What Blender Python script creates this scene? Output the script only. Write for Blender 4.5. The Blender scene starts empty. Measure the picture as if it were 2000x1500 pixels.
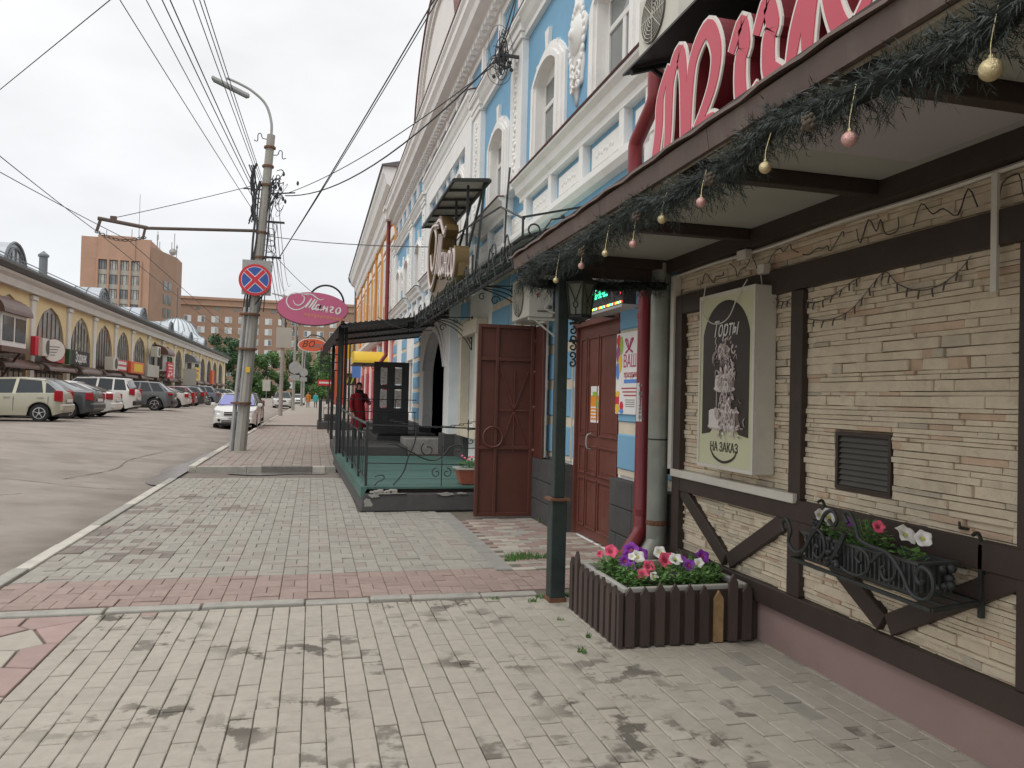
import bpy, bmesh, math, random
from mathutils import Vector, Matrix
rd = random.Random(11)
scene = bpy.context.scene
col = scene.collection

# ------------------------------------------------------------------ camera
YAW, PITCH, ROLL = math.radians(14.478), math.radians(1.126), math.radians(1.4)
cam_data = bpy.data.cameras.new('camera'); cam = bpy.data.objects.new('camera', cam_data); col.objects.link(cam)
F = Vector((math.sin(YAW)*math.cos(PITCH), math.cos(YAW)*math.cos(PITCH), math.sin(PITCH)))
Rv = Vector((math.cos(YAW), -math.sin(YAW), 0)); U = Rv.cross(F)
R2 = Rv*math.cos(ROLL)+U*math.sin(ROLL); U2 = U*math.cos(ROLL)-Rv*math.sin(ROLL)
M = Matrix((R2, U2, -F)).transposed().to_4x4(); M.translation = (0, 0, 1.5)
cam.matrix_world = M
cam_data.sensor_width = 36; cam_data.lens = 27; cam_data.clip_start = .05; cam_data.clip_end = 3000
scene.camera = cam

# ------------------------------------------------------------------ sky: bright overcast
SUN_EL, SUN_ROT = math.radians(55), math.radians(250)
world = bpy.data.worlds.new('World'); scene.world = world; world.use_nodes = True
nt = world.node_tree; nt.nodes.clear(); L = nt.links.new
out = nt.nodes.new('ShaderNodeOutputWorld'); bg = nt.nodes.new('ShaderNodeBackground'); L(bg.outputs[0], out.inputs[0])
sky = nt.nodes.new('ShaderNodeTexSky'); sky.sky_type = 'NISHITA'; sky.sun_disc = False
sky.sun_elevation = SUN_EL; sky.sun_rotation = SUN_ROT
tc = nt.nodes.new('ShaderNodeTexCoord')
sx = nt.nodes.new('ShaderNodeSeparateXYZ'); L(tc.outputs['Generated'], sx.inputs[0])
rp = nt.nodes.new('ShaderNodeValToRGB'); L(sx.outputs['Z'], rp.inputs[0])      # overcast sky brightens towards the zenith
e = rp.color_ramp.elements; e[0].position = 0.0; e[0].color = (7.9, 8.15, 8.5, 1); e[1].position = .85; e[1].color = (15.0, 15.0, 15.1, 1)
n1 = e.new(.25); n1.color = (9.3, 9.4, 9.55, 1); n1 = e.new(.48); n1.color = (9.9, 9.95, 10.05, 1)
mp = nt.nodes.new('ShaderNodeMapping'); mp.inputs['Scale'].default_value = (1.0, 1.0, 2.6); L(tc.outputs['Generated'], mp.inputs[0])
ns = nt.nodes.new('ShaderNodeTexNoise'); ns.inputs['Scale'].default_value = 2.6; ns.inputs['Detail'].default_value = 5; L(mp.outputs[0], ns.inputs[0])
mr = nt.nodes.new('ShaderNodeMapRange'); mr.inputs[1].default_value = .3; mr.inputs[2].default_value = .7; mr.inputs[3].default_value = .84; mr.inputs[4].default_value = 1.07; L(ns.outputs[0], mr.inputs[0])
ml = nt.nodes.new('ShaderNodeVectorMath'); ml.operation = 'SCALE'; L(rp.outputs[0], ml.inputs[0]); L(mr.outputs[0], ml.inputs['Scale'])
mx = nt.nodes.new('ShaderNodeMixRGB'); mx.inputs[0].default_value = .95; L(sky.outputs[0], mx.inputs[1]); L(ml.outputs[0], mx.inputs[2])
L(mx.outputs[0], bg.inputs[0]); bg.inputs[1].default_value = .1
sun_d = bpy.data.lights.new('sun', 'SUN'); sun_d.energy = .9; sun_d.angle = math.radians(25); sun_d.color = (1, .97, .92)
sun = bpy.data.objects.new('sun', sun_d); col.objects.link(sun)
sd = Vector((-.45, -.35, .82)).normalized(); sun.rotation_euler = sd.to_track_quat('Z', 'Y').to_euler(); sun.location = (0, 0, 40)
scene.view_settings.view_transform = 'Standard'; scene.view_settings.look = 'None'
scene.view_settings.exposure = .12; scene.view_settings.gamma = 1
scene.render.engine = 'CYCLES'; scene.cycles.max_bounces = 6; scene.cycles.transparent_max_bounces = 12

# ------------------------------------------------------------------ materials
MAT = {}
def mat(name, c, r=.7, var=.10, scale=5., bump=0., bscale=80., metal=0., isl=0., dirt=0., dcol=(.09, .08, .065), dscale=1.6, dthr=.55, emit=0., stain=0., gutter=False, spec=.5, coat=0., c2=None, c2thr=.6, stretch=None, alpha=1.):
    if name in MAT: return MAT[name]
    m = bpy.data.materials.new(name); m.use_nodes = True; N = m.node_tree.nodes; K = m.node_tree.links.new
    b = N['Principled BSDF']; b.inputs['Roughness'].default_value = r; b.inputs['Metallic'].default_value = metal
    b.inputs['Specular IOR Level'].default_value = spec; b.inputs['Coat Weight'].default_value = coat; b.inputs['Coat Roughness'].default_value = .08
    b.inputs['Alpha'].default_value = alpha
    geo = N.new('ShaderNodeNewGeometry'); pos = geo.outputs['Position']
    if stretch:
        mp = N.new('ShaderNodeMapping'); mp.inputs['Scale'].default_value = stretch; K(pos, mp.inputs[0]); pos = mp.outputs[0]
    def noise(s, d=4, rough=.6):
        n = N.new('ShaderNodeTexNoise'); n.inputs['Scale'].default_value = s; n.inputs['Detail'].default_value = d; n.inputs['Roughness'].default_value = rough
        K(pos, n.inputs['Vector']); return n.outputs[0]
    def rng(v, a, bb, lo, hi):
        q = N.new('ShaderNodeMapRange'); q.inputs[1].default_value = a; q.inputs[2].default_value = bb; q.inputs[3].default_value = lo; q.inputs[4].default_value = hi; K(v, q.inputs[0]); return q.outputs[0]
    rgb = N.new('ShaderNodeRGB'); rgb.outputs[0].default_value = (*c, 1); cur = rgb.outputs[0]
    def mix(f, a, cc):
        q = N.new('ShaderNodeMixRGB'); K(f, q.inputs[0]); K(a, q.inputs[1])
        if isinstance(cc, tuple): q.inputs[2].default_value = (*cc, 1)
        else: K(cc, q.inputs[2])
        return q.outputs[0]
    if c2: cur = mix(rng(noise(dscale*1.7, 3), c2thr-.06, c2thr+.06, 0, 1), cur, c2)
    sc = None
    if var: sc = rng(noise(scale), .25, .75, 1-var, 1+var)
    if isl:
        oi = N.new('ShaderNodeObjectInfo'); ad = N.new('ShaderNodeMath'); ad.operation = 'ADD'; K(oi.outputs['Random'], ad.inputs[0]); K(geo.outputs['Random Per Island'], ad.inputs[1])
        fr = N.new('ShaderNodeMath'); fr.operation = 'FRACT'; K(ad.outputs[0], fr.inputs[0])
        i2 = rng(fr.outputs[0], 0, 1, 1-isl, 1+isl)
        if sc:
            q = N.new('ShaderNodeMath'); q.operation = 'MULTIPLY'; K(sc, q.inputs[0]); K(i2, q.inputs[1]); sc = q.outputs[0]
        else: sc = i2
    if sc:
        q = N.new('ShaderNodeVectorMath'); q.operation = 'SCALE'; K(cur, q.inputs[0]); K(sc, q.inputs['Scale']); cur = q.outputs[0]
    if dirt: cur = mix(rng(noise(dscale, 6, .65), dthr, dthr+.16, 0, dirt), cur, dcol)
    if gutter:      # silt and damp along the kerb line, ragged edge
        sp = N.new('ShaderNodeSeparateXYZ'); K(geo.outputs['Position'], sp.inputs[0]); ad2 = N.new('ShaderNodeMath'); ad2.operation = 'MULTIPLY_ADD'; K(noise(1.1, 5, .6), ad2.inputs[0]); ad2.inputs[1].default_value = 1.5; K(sp.outputs['X'], ad2.inputs[2])
        cur = mix(rng(ad2.outputs[0], -2.35, -1.65, 0, .6), cur, (.13, .106, .086))
    if stain:
        q = N.new('ShaderNodeMath'); q.operation = 'MULTIPLY'; K(rng(noise(5.2, 4, .6), .52, .58, 0, 1), q.inputs[0]); K(rng(noise(1.0, 2), .49, .60, 0, stain), q.inputs[1])
        cur = mix(q.outputs[0], cur, dcol)
    K(cur, b.inputs['Base Color'])
    if bump:
        bp = N.new('ShaderNodeBump'); bp.inputs['Strength'].default_value = bump; bp.inputs['Distance'].default_value = .01; K(noise(bscale, 5, .65), bp.inputs['Height']); K(bp.outputs[0], b.inputs['Normal'])
    if emit: b.inputs['Emission Color'].default_value = (*c, 1); b.inputs['Emission Strength'].default_value = emit
    MAT[name] = m; m.diffuse_color = (*c, 1); return m
def M_(n): return MAT[n]

# ------------------------------------------------------------------ mesh builder
LOC = {}
class MB:
    def __init__(s): s.v = []; s.f = []; s.mi = []; s.cur = 0
    def add(s, vs, fs):
        n = len(s.v); s.v += [tuple(p) for p in vs]; s.f += [tuple(i+n for i in f) for f in fs]; s.mi += [s.cur]*len(fs); return s
    def use(s, i): s.cur = i; return s
    def box(s, x0, x1, y0, y1, z0, z1):
        if x0 > x1: x0, x1 = x1, x0
        if y0 > y1: y0, y1 = y1, y0
        if z0 > z1: z0, z1 = z1, z0
        return s.add([(x0,y0,z0),(x1,y0,z0),(x1,y1,z0),(x0,y1,z0),(x0,y0,z1),(x1,y0,z1),(x1,y1,z1),(x0,y1,z1)],
              [(3,2,1,0),(4,5,6,7),(0,1,5,4),(1,2,6,5),(2,3,7,6),(3,0,4,7)])
    def obox(s, c, size, mtx):
        hx, hy, hz = [q/2 for q in size]; c = Vector(c)
        vs = [c+mtx@Vector((x, y, z)) for z in (-hz, hz) for x, y in ((-hx,-hy),(hx,-hy),(hx,hy),(-hx,hy))]
        return s.add(vs, [(3,2,1,0),(4,5,6,7),(0,1,5,4),(1,2,6,5),(2,3,7,6),(3,0,4,7)])
    def bar(s, p, q, w, h, up=(0,0,1)):
        p, q = Vector(p), Vector(q); d = (q-p); l = d.length; d.normalize(); up = Vector(up)
        if abs(d.dot(up)) > .98: up = Vector((0, 1, 0))
        sd = d.cross(up).normalized(); u2 = sd.cross(d)
        return s.obox((p+q)/2, (l, w, h), Matrix((d, sd, u2)).transposed())
    def tube(s, pts, r, n=6, cap=True, r2=None):
        pts = [Vector(p) for p in pts]; m = len(pts)
        if m < 2: return s
        t0 = (pts[1]-pts[0]).normalized(); up = Vector((0,0,1)) if abs(t0.z) < .9 else Vector((1,0,0))
        a = t0.cross(up).normalized(); vs = []
        for i, p in enumerate(pts):
            t = (pts[min(i+1, m-1)]-pts[max(i-1, 0)]).normalized()
            a = (a-t*a.dot(t));  a = a.normalized() if a.length > 1e-6 else t.orthogonal().normalized()
            b = t.cross(a); rr = r if r2 is None else r+(r2-r)*i/(m-1)
            if isinstance(r, (list, tuple)): rr = r[i]
            vs += [p+(a*math.cos(2*math.pi*k/n)+b*math.sin(2*math.pi*k/n))*rr for k in range(n)]
        fs = [(i*n+k, i*n+(k+1) % n, (i+1)*n+(k+1) % n, (i+1)*n+k) for i in range(m-1) for k in range(n)]
        if cap: fs += [tuple(range(n-1, -1, -1)), tuple(range((m-1)*n, m*n))]
        return s.add(vs, fs)
    def lathe(s, prof, n=16, c=(0,0,0), axis='z', a0=0):
        vs = []; fs = []; m = len(prof)
        for r, h in prof:
            for k in range(n):
                a = a0+2*math.pi*k/n; x, y = r*math.cos(a), r*math.sin(a)
                v = (x, y, h) if axis == 'z' else ((h, x, y) if axis == 'x' else (y, h, x))
                vs.append((v[0]+c[0], v[1]+c[1], v[2]+c[2]))
        for i in range(m-1):
            for k in range(n): fs.append((i*n+k, i*n+(k+1) % n, (i+1)*n+(k+1) % n, (i+1)*n+k))
        if prof[0][0] > 1e-5: fs.append(tuple(range(n-1, -1, -1)))
        if prof[-1][0] > 1e-5: fs.append(tuple(range((m-1)*n, m*n)))
        return s.add(vs, fs)
    def ball(s, c, r, n=12, sx=1, sy=1, sz=1):
        m = max(4, n//2); o = len(s.v)
        s.lathe([(max(1e-6, r*math.sin(math.pi*i/m)), -r*math.cos(math.pi*i/m)) for i in range(m+1)], n, (0,0,0))
        for i in range(o, len(s.v)):
            x, y, z = s.v[i]; s.v[i] = (c[0]+x*sx, c[1]+y*sy, c[2]+z*sz)
        return s
    def prism(s, poly, a, b, axis='x'):
        n = len(poly)
        def P(u, v, h): return (h, u, v) if axis == 'x' else ((u, h, v) if axis == 'y' else (u, v, h))
        vs = [P(u, v, a) for u, v in poly]+[P(u, v, b) for u, v in poly]
        return s.add(vs, [tuple(range(n)), tuple(range(2*n-1, n-1, -1))]+[(i, i+n, (i+1) % n+n, (i+1) % n) for i in range(n)])
    def quad(s, *p): return s.add(p, [tuple(range(len(p)))])
    def build(s, name, mats, parent=None, smooth=False, bevel=0, fix=True, seg=1):
        me = bpy.data.meshes.new(name)
        l = Vector(LOC.get(parent.name, (0,0,0))) if parent else Vector((0,0,0))
        me.from_pydata([(p[0]-l.x, p[1]-l.y, p[2]-l.z) for p in s.v], [], s.f)
        if not isinstance(mats, (list, tuple)): mats = [mats]
        for m in mats: me.materials.append(MAT[m] if isinstance(m, str) else m)
        if len(mats) > 1: me.polygons.foreach_set('material_index', s.mi)
        if fix:
            bm = bmesh.new(); bm.from_mesh(me); bmesh.ops.recalc_face_normals(bm, faces=bm.faces); bm.to_mesh(me); bm.free()
        if smooth:
            me.polygons.foreach_set('use_smooth', [True]*len(me.polygons))
            if smooth != 'all': me.set_sharp_from_angle(angle=math.radians(38))
        o = bpy.data.objects.new(name, me); col.objects.link(o)
        if parent: o.parent = parent; LOC[o.name] = tuple(l)
        if bevel:
            b = o.modifiers.new('bevel', 'BEVEL'); b.width = bevel; b.segments = seg; b.limit_method = 'ANGLE'
        return o
def tag(o, label, cat, group=None):
    o['label'] = label; o['category'] = cat
    if group: o['group'] = group
    return o
def thing(name, label, cat, loc=(0,0,0), group=None, rz=0):
    o = bpy.data.objects.new(name, None); o.empty_display_size = .2; col.objects.link(o); o.location = loc; o.rotation_euler = (0,0,rz)
    LOC[o.name] = tuple(loc) if not rz else (0,0,0)
    return tag(o, label, cat, group)
def single(name, mb, m, label, cat, group=None, **k):
    return tag(mb.build(name, m, None, **k), label, cat, group)
def struct(name, mb, m, **k):
    o = mb.build(name, m, None, **k); o['kind'] = 'structure'; LOC[o.name] = (0,0,0); return o
def inst(name, me, parent, loc, rz=0, scale=None):
    o = bpy.data.objects.new(name, me); col.objects.link(o); o.parent = parent; o.location = loc; o.rotation_euler = (0,0,rz)
    if scale: o.scale = scale
    return o
def copy_tree(o, parent=None):
    c = o.copy(); col.objects.link(c); c.parent = parent
    for ch in list(o.children): copy_tree(ch, c)
    return c
def smooth_path(pts, k=6, closed=False):
    pts = [Vector(p) for p in pts]; n = len(pts); o = []
    for i in range(n-1 if not closed else n):
        g = lambda j: pts[j % n] if closed else pts[max(0, min(n-1, j))]
        p0, p1, p2, p3 = g(i-1), g(i), g(i+1), g(i+2)
        for q in range(k):
            t = q/k; o.append(.5*((2*p1)+(p2-p0)*t+(2*p0-5*p1+4*p2-p3)*t*t+(3*p1-p0-3*p2+p3)*t*t*t))
    if not closed: o.append(pts[-1])
    return o
def ribbon(mb, path, w, d0, d1, place, k=5, taper=.5, smooth=True):
    """flat lettering stroke in (u,v) swept to a solid between depths d0 and d1; place(u,v,d)->xyz"""
    pp = smooth_path([(u, v, 0) for u, v in path], k) if smooth else [Vector((u, v, 0)) for u, v in path]
    m = len(pp); Lf = []; Rt = []
    for i, p in enumerate(pp):
        t = pp[min(i+1, m-1)]-pp[max(i-1, 0)]
        t = t.normalized() if t.length > 1e-9 else Vector((1,0,0))
        nrm = Vector((-t.y, t.x, 0)); ww = w*(taper+(1-taper)*min(1, 3*min(i, m-1-i)/(m-1)))*.5
        Lf.append(p+nrm*ww); Rt.append(p-nrm*ww)
    vs = []
    for d in (d0, d1): vs += [place(q.x, q.y, d) for q in Lf]+[place(q.x, q.y, d) for q in Rt]
    fs = []; a, b, c, e_ = 0, m, 2*m, 3*m
    for i in range(m-1):
        fs += [(a+i, a+i+1, b+i+1, b+i), (c+i, e_+i, e_+i+1, c+i+1), (a+i, c+i, c+i+1, a+i+1), (b+i, b+i+1, e_+i+1, e_+i)]
    fs += [(a, b, e_, c), (a+m-1, c+m-1, e_+m-1, b+m-1)]
    mb.add(vs, fs)
def text_mesh(txt, size, shear=0, bold=0, depth=.002, align='CENTER', xs=1):
    cu = bpy.data.curves.new('lettering', 'FONT'); cu.body = txt; cu.size = size; cu.shear = shear; cu.offset = bold; cu.extrude = depth; cu.align_x = align; cu.align_y = 'CENTER'; cu.resolution_u = 3
    o = bpy.data.objects.new('lettering', cu); col.objects.link(o); bpy.context.view_layer.update()
    me = bpy.data.meshes.new_from_object(o.evaluated_get(bpy.context.evaluated_depsgraph_get())); bpy.data.objects.remove(o)
    if xs != 1:
        for v in me.vertices: v.co.x *= xs
    return me
def lettering(name, txt, size, m, parent, place, **k):
    """place(u,v,d) -> xyz in world"""
    me = text_mesh(txt, size, **k); l = Vector(LOC.get(parent.name, (0,0,0)))
    for v in me.vertices: v.co = Vector(place(v.co.x, v.co.y, v.co.z))-l
    me.materials.clear(); me.materials.append(MAT[m]); o = bpy.data.objects.new(name, me); col.objects.link(o); o.parent = parent; return o
def on_x(X, y0, z0):     # lettering on a street-facing wall: reads from far (+Y) to near
    return lambda u, v, d: (X-d, y0-u, z0+v)
def on_y(Y, x0, z0):     # lettering facing the viewer down the street
    return lambda u, v, d: (x0+u, Y-d, z0+v)
def scroll(mb, c, r0, r1, a0, turns, plane, r=.008, n=14, hand=1):
    pts = []
    for i in range(n+1):
        t = i/n; a = a0+hand*turns*2*math.pi*t; rr = r0+(r1-r0)*t; u, v = rr*math.cos(a), rr*math.sin(a)
        pts.append((c[0]+u, c[1], c[2]+v) if plane == 'y' else ((c[0], c[1]+u, c[2]+v) if plane == 'x' else (c[0]+u, c[1]+v, c[2])))
    mb.tube(pts, r, 5); return pts
def arcpts(ya, yb, zs, rise, n=12):
    w = (yb-ya)/2; R_ = (w*w+rise*rise)/(2*rise); zc = zs+rise-R_; yc = (ya+yb)/2; a = math.asin(min(1, w/R_))
    if rise > w: a = math.pi-a
    return [(yc+R_*math.sin(-a+2*a*i/n), zc+R_*math.cos(-a+2*a*i/n)) for i in range(n+1)]
def wall_open(mb, x0, x1, y0, y1, z0, z1, holes):
    ys = sorted({y0, y1, *[h[0] for h in holes], *[h[1] for h in holes]}); zs = sorted({z0, z1, *[h[2] for h in holes], *[h[3] for h in holes]})
    for i in range(len(ys)-1):
        for j in range(len(zs)-1):
            yc, zc = (ys[i]+ys[i+1])/2, (zs[j]+zs[j+1])/2
            if any(h[0] < yc < h[1] and h[2] < zc < h[3] for h in holes): continue
            mb.quad((x0, ys[i], zs[j]), (x0, ys[i], zs[j+1]), (x0, ys[i+1], zs[j+1]), (x0, ys[i+1], zs[j]))
    for a, b, c, d in holes:
        mb.quad((x0,a,c),(x1,a,c),(x1,a,d),(x0,a,d)); mb.quad((x0,b,c),(x0,b,d),(x1,b,d),(x1,b,c))
        mb.quad((x0,a,d),(x1,a,d),(x1,b,d),(x0,b,d)); mb.quad((x0,a,c),(x0,b,c),(x1,b,c),(x1,a,c))

# ------------------------------------------------------------------ material set
mat('asphalt', (.285, .247, .213), .9, .16, 1.3, .5, 120, dirt=.4, dcol=(.15, .122, .1), dscale=.45, dthr=.52, gutter=True, c2=(.235, .2, .17), c2thr=.57)
mat('asphalt_patch', (.15, .132, .115), .9, .2, 3, .5, 120)
mat('wet', (.17, .155, .14), .2, .15, 3, spec=.6)
mat('ground', (.2, .185, .16), .95, .2, .3)
mat('bed', (.15, .128, .10), .95, .25, 9, .4, 90)
mat('paver', (.385, .349, .292), .85, .10, 14, .45, 150, isl=.055, dirt=.25, dcol=(.125, .11, .088), dscale=2.7, dthr=.60, stain=1.0)
mat('paver_damp', (.175, .155, .127), .7, .14, 14, .3, 150, isl=.08, c2=(.385, .352, .297), c2thr=.47, dscale=4.2)
mat('paver_grey', (.315, .292, .252), .85, .10, 14, .35, 150, isl=.09, dirt=.35, dcol=(.2, .155, .13), dscale=.9, dthr=.54)
mat('paver_red', (.305, .226, .194), .85, .12, 14, .35, 150, isl=.09, dirt=.3, dcol=(.25, .2, .17), dscale=1.2)
mat('paver_dark', (.205, .172, .147), .85, .12, 14, .35, 150, isl=.14)
mat('paver_far', (.30, .262, .225), .88, .12, 2.5, .3, 60, isl=.1)
mat('flag_red', (.345, .245, .215), .85, .1, 8, .4, 130, isl=.08)
mat('flag_beige', (.40, .36, .30), .85, .1, 8, .4, 130, isl=.08)
mat('kerb', (.345, .33, .29), .9, .15, 8, .5, 90, dirt=.4, dscale=3)
mat('kerb_white', (.52, .485, .42), .85, .12, 8, .4, 90, dirt=.65, dcol=(.27, .25, .22), dscale=4, dthr=.53)
mat('kerb_dark', (.17, .16, .14), .9, .15, 8, .4, 90)
mat('concrete', (.27, .26, .235), .9, .15, 4, .4, 70, dirt=.4, dscale=2.2)
mat('soil', (.06, .045, .035), .95, .3, 20, .8, 60)
mat('stone', (.62, .53, .395), .85, .10, 12, .7, 45, isl=.05, dirt=.4, dcol=(.33, .245, .165), dscale=7, dthr=.57)
mat('stone_pink', (.54, .40, .285), .85, .12, 12, .6, 45, isl=.08)
mat('stone_grey', (.47, .415, .32), .85, .12, 12, .6, 45, isl=.08)
mat('mortar', (.27, .205, .14), .95, .15, 20, .5, 60)
mat('timber', (.042, .027, .021), .55, .18, 6, .25, 60, stretch=(3, 1, 1))
mat('timber_red', (.075, .032, .022), .5, .18, 6, .2, 60)
mat('plinth', (.27, .185, .17), .85, .06, 3, .25, 120, dirt=.3, dcol=(.16, .115, .1), dscale=1.1)
mat('trim_white', (.62, .59, .52), .5, .06, 5, dirt=.3, dcol=(.4, .36, .3), dscale=4)
mat('soffit', (.36, .365, .325), .7, .06, 1.5, .1, 40, dirt=.35, dcol=(.26, .24, .21), dscale=1.2)
mat('soffit_new', (.42, .39, .41), .5, .03)
mat('fascia', (.10, .064, .05), .5, .2, 4, .2, 40, dirt=.5, dcol=(.2, .16, .13), dscale=3, stretch=(1, 1, .3))
mat('sheet_brown', (.17, .12, .10), .5, .12, 4, metal=.2)
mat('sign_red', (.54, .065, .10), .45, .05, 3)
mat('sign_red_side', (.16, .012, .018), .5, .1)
mat('sign_white', (.72, .68, .62), .5, .06, 6)
mat('garland', (.030, .043, .037), .55, .35, 25, isl=.55)
mat('garland_core', (.012, .016, .013), .9)
mat('gold_ball', (.62, .52, .30), .32, .12, 60, .5, 160, metal=.75)
mat('rose_ball', (.62, .36, .32), .32, .12, 60, .5, 160, metal=.6)
mat('iron', (.022, .026, .025), .55, .3, 20, .3, 70)
mat('iron_green', (.021, .033, .030), .5, .3, 9, .2, 70, dirt=.4, dcol=(.10, .05, .03), dscale=2.2, dthr=.6)
mat('rust', (.16, .075, .04), .85, .3, 20, .5, 80)
mat('lamp_glass', (.17, .19, .15), .25, .1)
mat('red_pipe', (.215, .022, .028), .38, .10, 5, dirt=.35, dcol=(.2, .10, .09), dscale=4, dthr=.58)
mat('zinc', (.29, .305, .27), .45, .14, 6, metal=.35, dirt=.5, dcol=(.37, .19, .13), dscale=1.3, dthr=.52)
mat('blue', (.185, .385, .555), .8, .05, 2.5, .15, 60, dirt=.25, dcol=(.24, .36, .46), dscale=1.6)
mat('stucco', (.83, .815, .785), .8, .05, 3, .15, 60, dirt=.3, dcol=(.5, .47, .42), dscale=1.3)
mat('stucco_rose', (.80, .76, .73), .8, .06, 2, .12, 50, dirt=.3, dcol=(.45, .40, .37), dscale=.9)
mat('cream_strip', (.62, .55, .43), .8, .1, 5, .2, 60)
mat('flashing', (.16, .06, .055), .45, .12, 4)
mat('plinth_dark', (.062, .060, .058), .75, .16, 6, .3, 70, dirt=.35, dcol=(.16, .145, .13), dscale=5, dthr=.58)
mat('chipped', (.30, .285, .26), .9, .2, 12, .6, 50)
mat('door_brown', (.135, .042, .03), .42, .12, 5, .15, 50, dirt=.4, dcol=(.19, .085, .065), dscale=2.2, dthr=.5)
mat('gate_brown', (.098, .032, .022), .45, .12, 5, .15, 50)
mat('deck_green', (.058, .13, .11), .6, .22, 8, .3, 50, stretch=(.3, 3, 1), dirt=.5, dcol=(.13, .15, .13), dscale=3, isl=.15)
mat('pane', (.20, .215, .21), .08, .15, 2, spec=.7)
mat('pane_dark', (.045, .05, .052), .06, .2, 1, spec=.7)
mat('pvc', (.72, .71, .68), .4, .03)
mat('navy', (.05, .07, .12), .5, .1)
mat('awning_black', (.032, .03, .028), .5, .2, 6, metal=.2)
mat('poly_green', (.36, .46, .38), .35, .12, 4)
mat('gold_side', (.135, .085, .033), .42, .1, 4, metal=.3)
mat('letter_pink', (.72, .62, .60), .5, .04)
mat('pink', (.56, .125, .235), .42, .05, 2)
mat('pink_side', (.10, .035, .04), .5)
mat('lettering_white', (.74, .72, .69), .5, .03)
mat('orange', (.78, .27, .03), .5, .05)
mat('orange_sign', (.72, .12, .045), .45, .05)
mat('paper', (.74, .73, .71), .7, .04)
mat('magenta', (.48, .045, .14), .6)
mat('ink', (.03, .03, .03), .7)
mat('ink_grey', (.22, .21, .2), .7)
mat('ink_red', (.45, .08, .1), .7)
mat('sky_blue', (.10, .25, .62), .6)
mat('lime', (.30, .48, .06), .6)
mat('yellow', (.75, .50, .03), .5, .06, 2)
mat('violet', (.32, .08, .25), .6)
mat('sign_blue', (.035, .10, .36), .4, .05)
mat('signal_red', (.60, .03, .05), .4, .05)
mat('pale_green', (.56, .56, .37), .55, .03)
mat('poster_black', (.028, .022, .018), .4, .2, 4)
mat('cake', (.52, .44, .42), .6, .12, 30)
mat('cake_light', (.66, .61, .57), .6, .08, 30)
mat('cake_dark', (.16, .11, .10), .6, .2, 30)
mat('faded_orange', (.58, .20, .15), .5, .1, 20)
mat('cake2', (.34, .27, .26), .6, .2, 30)
mat('led_green', (.05, 1, .42), .5, 0, emit=3.0)
mat('led_red', (1, .06, .03), .5, 0, emit=2.5)
mat('led_yellow', (.9, .8, .05), .5, 0, emit=2.5)
mat('ac_body', (.58, .56, .48), .5, .06, 5)
mat('ac_dark', (.10, .095, .085), .7)
mat('yellow_wall', (.70, .56, .315), .85, .07, .5, .1, 20, dirt=.3, dcol=(.50, .40, .26), dscale=.4)
mat('white_wall', (.64, .62, .575), .85, .06, .6, dirt=.3, dcol=(.46, .44, .4), dscale=.5)
mat('shop_glass', (.25, .265, .255), .1, .45, .8, spec=.6, c2=(.36, .2, .19), c2thr=.58, dscale=.5)
mat('shop_glass2', (.22, .23, .215), .12, .6, 1.6, spec=.6, c2=(.36, .33, .28), c2thr=.53, dscale=.9)
mat('mullion', (.10, .085, .075), .6)
mat('tin', (.40, .43, .46), .4, .1, .8, metal=.35)
mat('tin_pale', (.60, .65, .67), .5, .08, .8, metal=.1)
mat('tin_dark', (.17, .185, .195), .5, .12, 1, metal=.3)
mat('brown_awning', (.12, .062, .045), .45, .2, 2)
mat('brick_far', (.46, .285, .20), .9, .1, .35, dirt=.3, dcol=(.28, .16, .11), dscale=.12)
mat('brick_far2', (.36, .225, .16), .9, .1, .4, dirt=.25, dcol=(.22, .14, .1), dscale=.15)
mat('win_white', (.70, .71, .72), .4, .1, .5)
mat('win_dark', (.19, .21, .215), .2, .35, .6)
mat('curtain', (.45, .45, .42), .7, .35, .9)
mat('panel_grey', (.42, .40, .35), .8, .1, .5)
mat('bark', (.10, .08, .06), .9, .2, 4, .5, 20)
mat('leaf_a', (.055, .125, .03), .6, .3, .5, isl=.45)
mat('leaf_b', (.075, .155, .035), .6, .3, .5, isl=.45)
mat('leaf_c', (.035, .085, .026), .6, .3, .5, isl=.45)
mat('leaf_p', (.085, .19, .04), .55, .25, 20, isl=.35)
mat('petal_pink', (.74, .10, .19), .6, .3, 90)
mat('petal_purple', (.24, .03, .36), .6, .35, 90)
mat('petal_white', (.78, .77, .72), .6, .04, 40)
mat('petal_heart', (.30, .03, .06), .6)
mat('petal_yellow', (.55, .55, .12), .6)
mat('planter_box', (.045, .05, .048), .5, .1)
mat('liner', (.40, .39, .35), .6, .1)
mat('terracotta', (.36, .11, .065), .6, .1)
mat('picket', (.058, .040, .034), .65, .2, 9, .3, 60, isl=.2, stretch=(1, 1, .2))
mat('picket_worn', (.30, .19, .09), .8, .35, 14, .3, 60)
mat('pole_conc', (.33, .315, .28), .9, .15, 3, .4, 40, dirt=.5, dcol=(.2, .18, .15), dscale=2, stretch=(1, 1, .3))
mat('galv', (.36, .36, .345), .5, .12, 4, metal=.3)
mat('cable', (.05, .05, .055), .6, 0)
mat('bracket_rust', (.10, .07, .055), .7, .2, 4)
mat('orange_wall', (.62, .285, .06), .85, .05, 1, dirt=.25, dcol=(.52, .27, .09), dscale=.6)
mat('red_wall', (.60, .11, .075), .85, .07, 1, dirt=.2, dcol=(.5, .2, .15), dscale=.7)
mat('beige_wall', (.43, .37, .29), .85, .15, .8, dirt=.5, dcol=(.28, .23, .17), dscale=.5)
mat('paleblue_wall', (.36, .47, .5), .85, .08, 1)
mat('roof_dark', (.13, .12, .12), .6, .1, 1)
mat('tyre', (.02, .02, .02), .85, .1)
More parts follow.
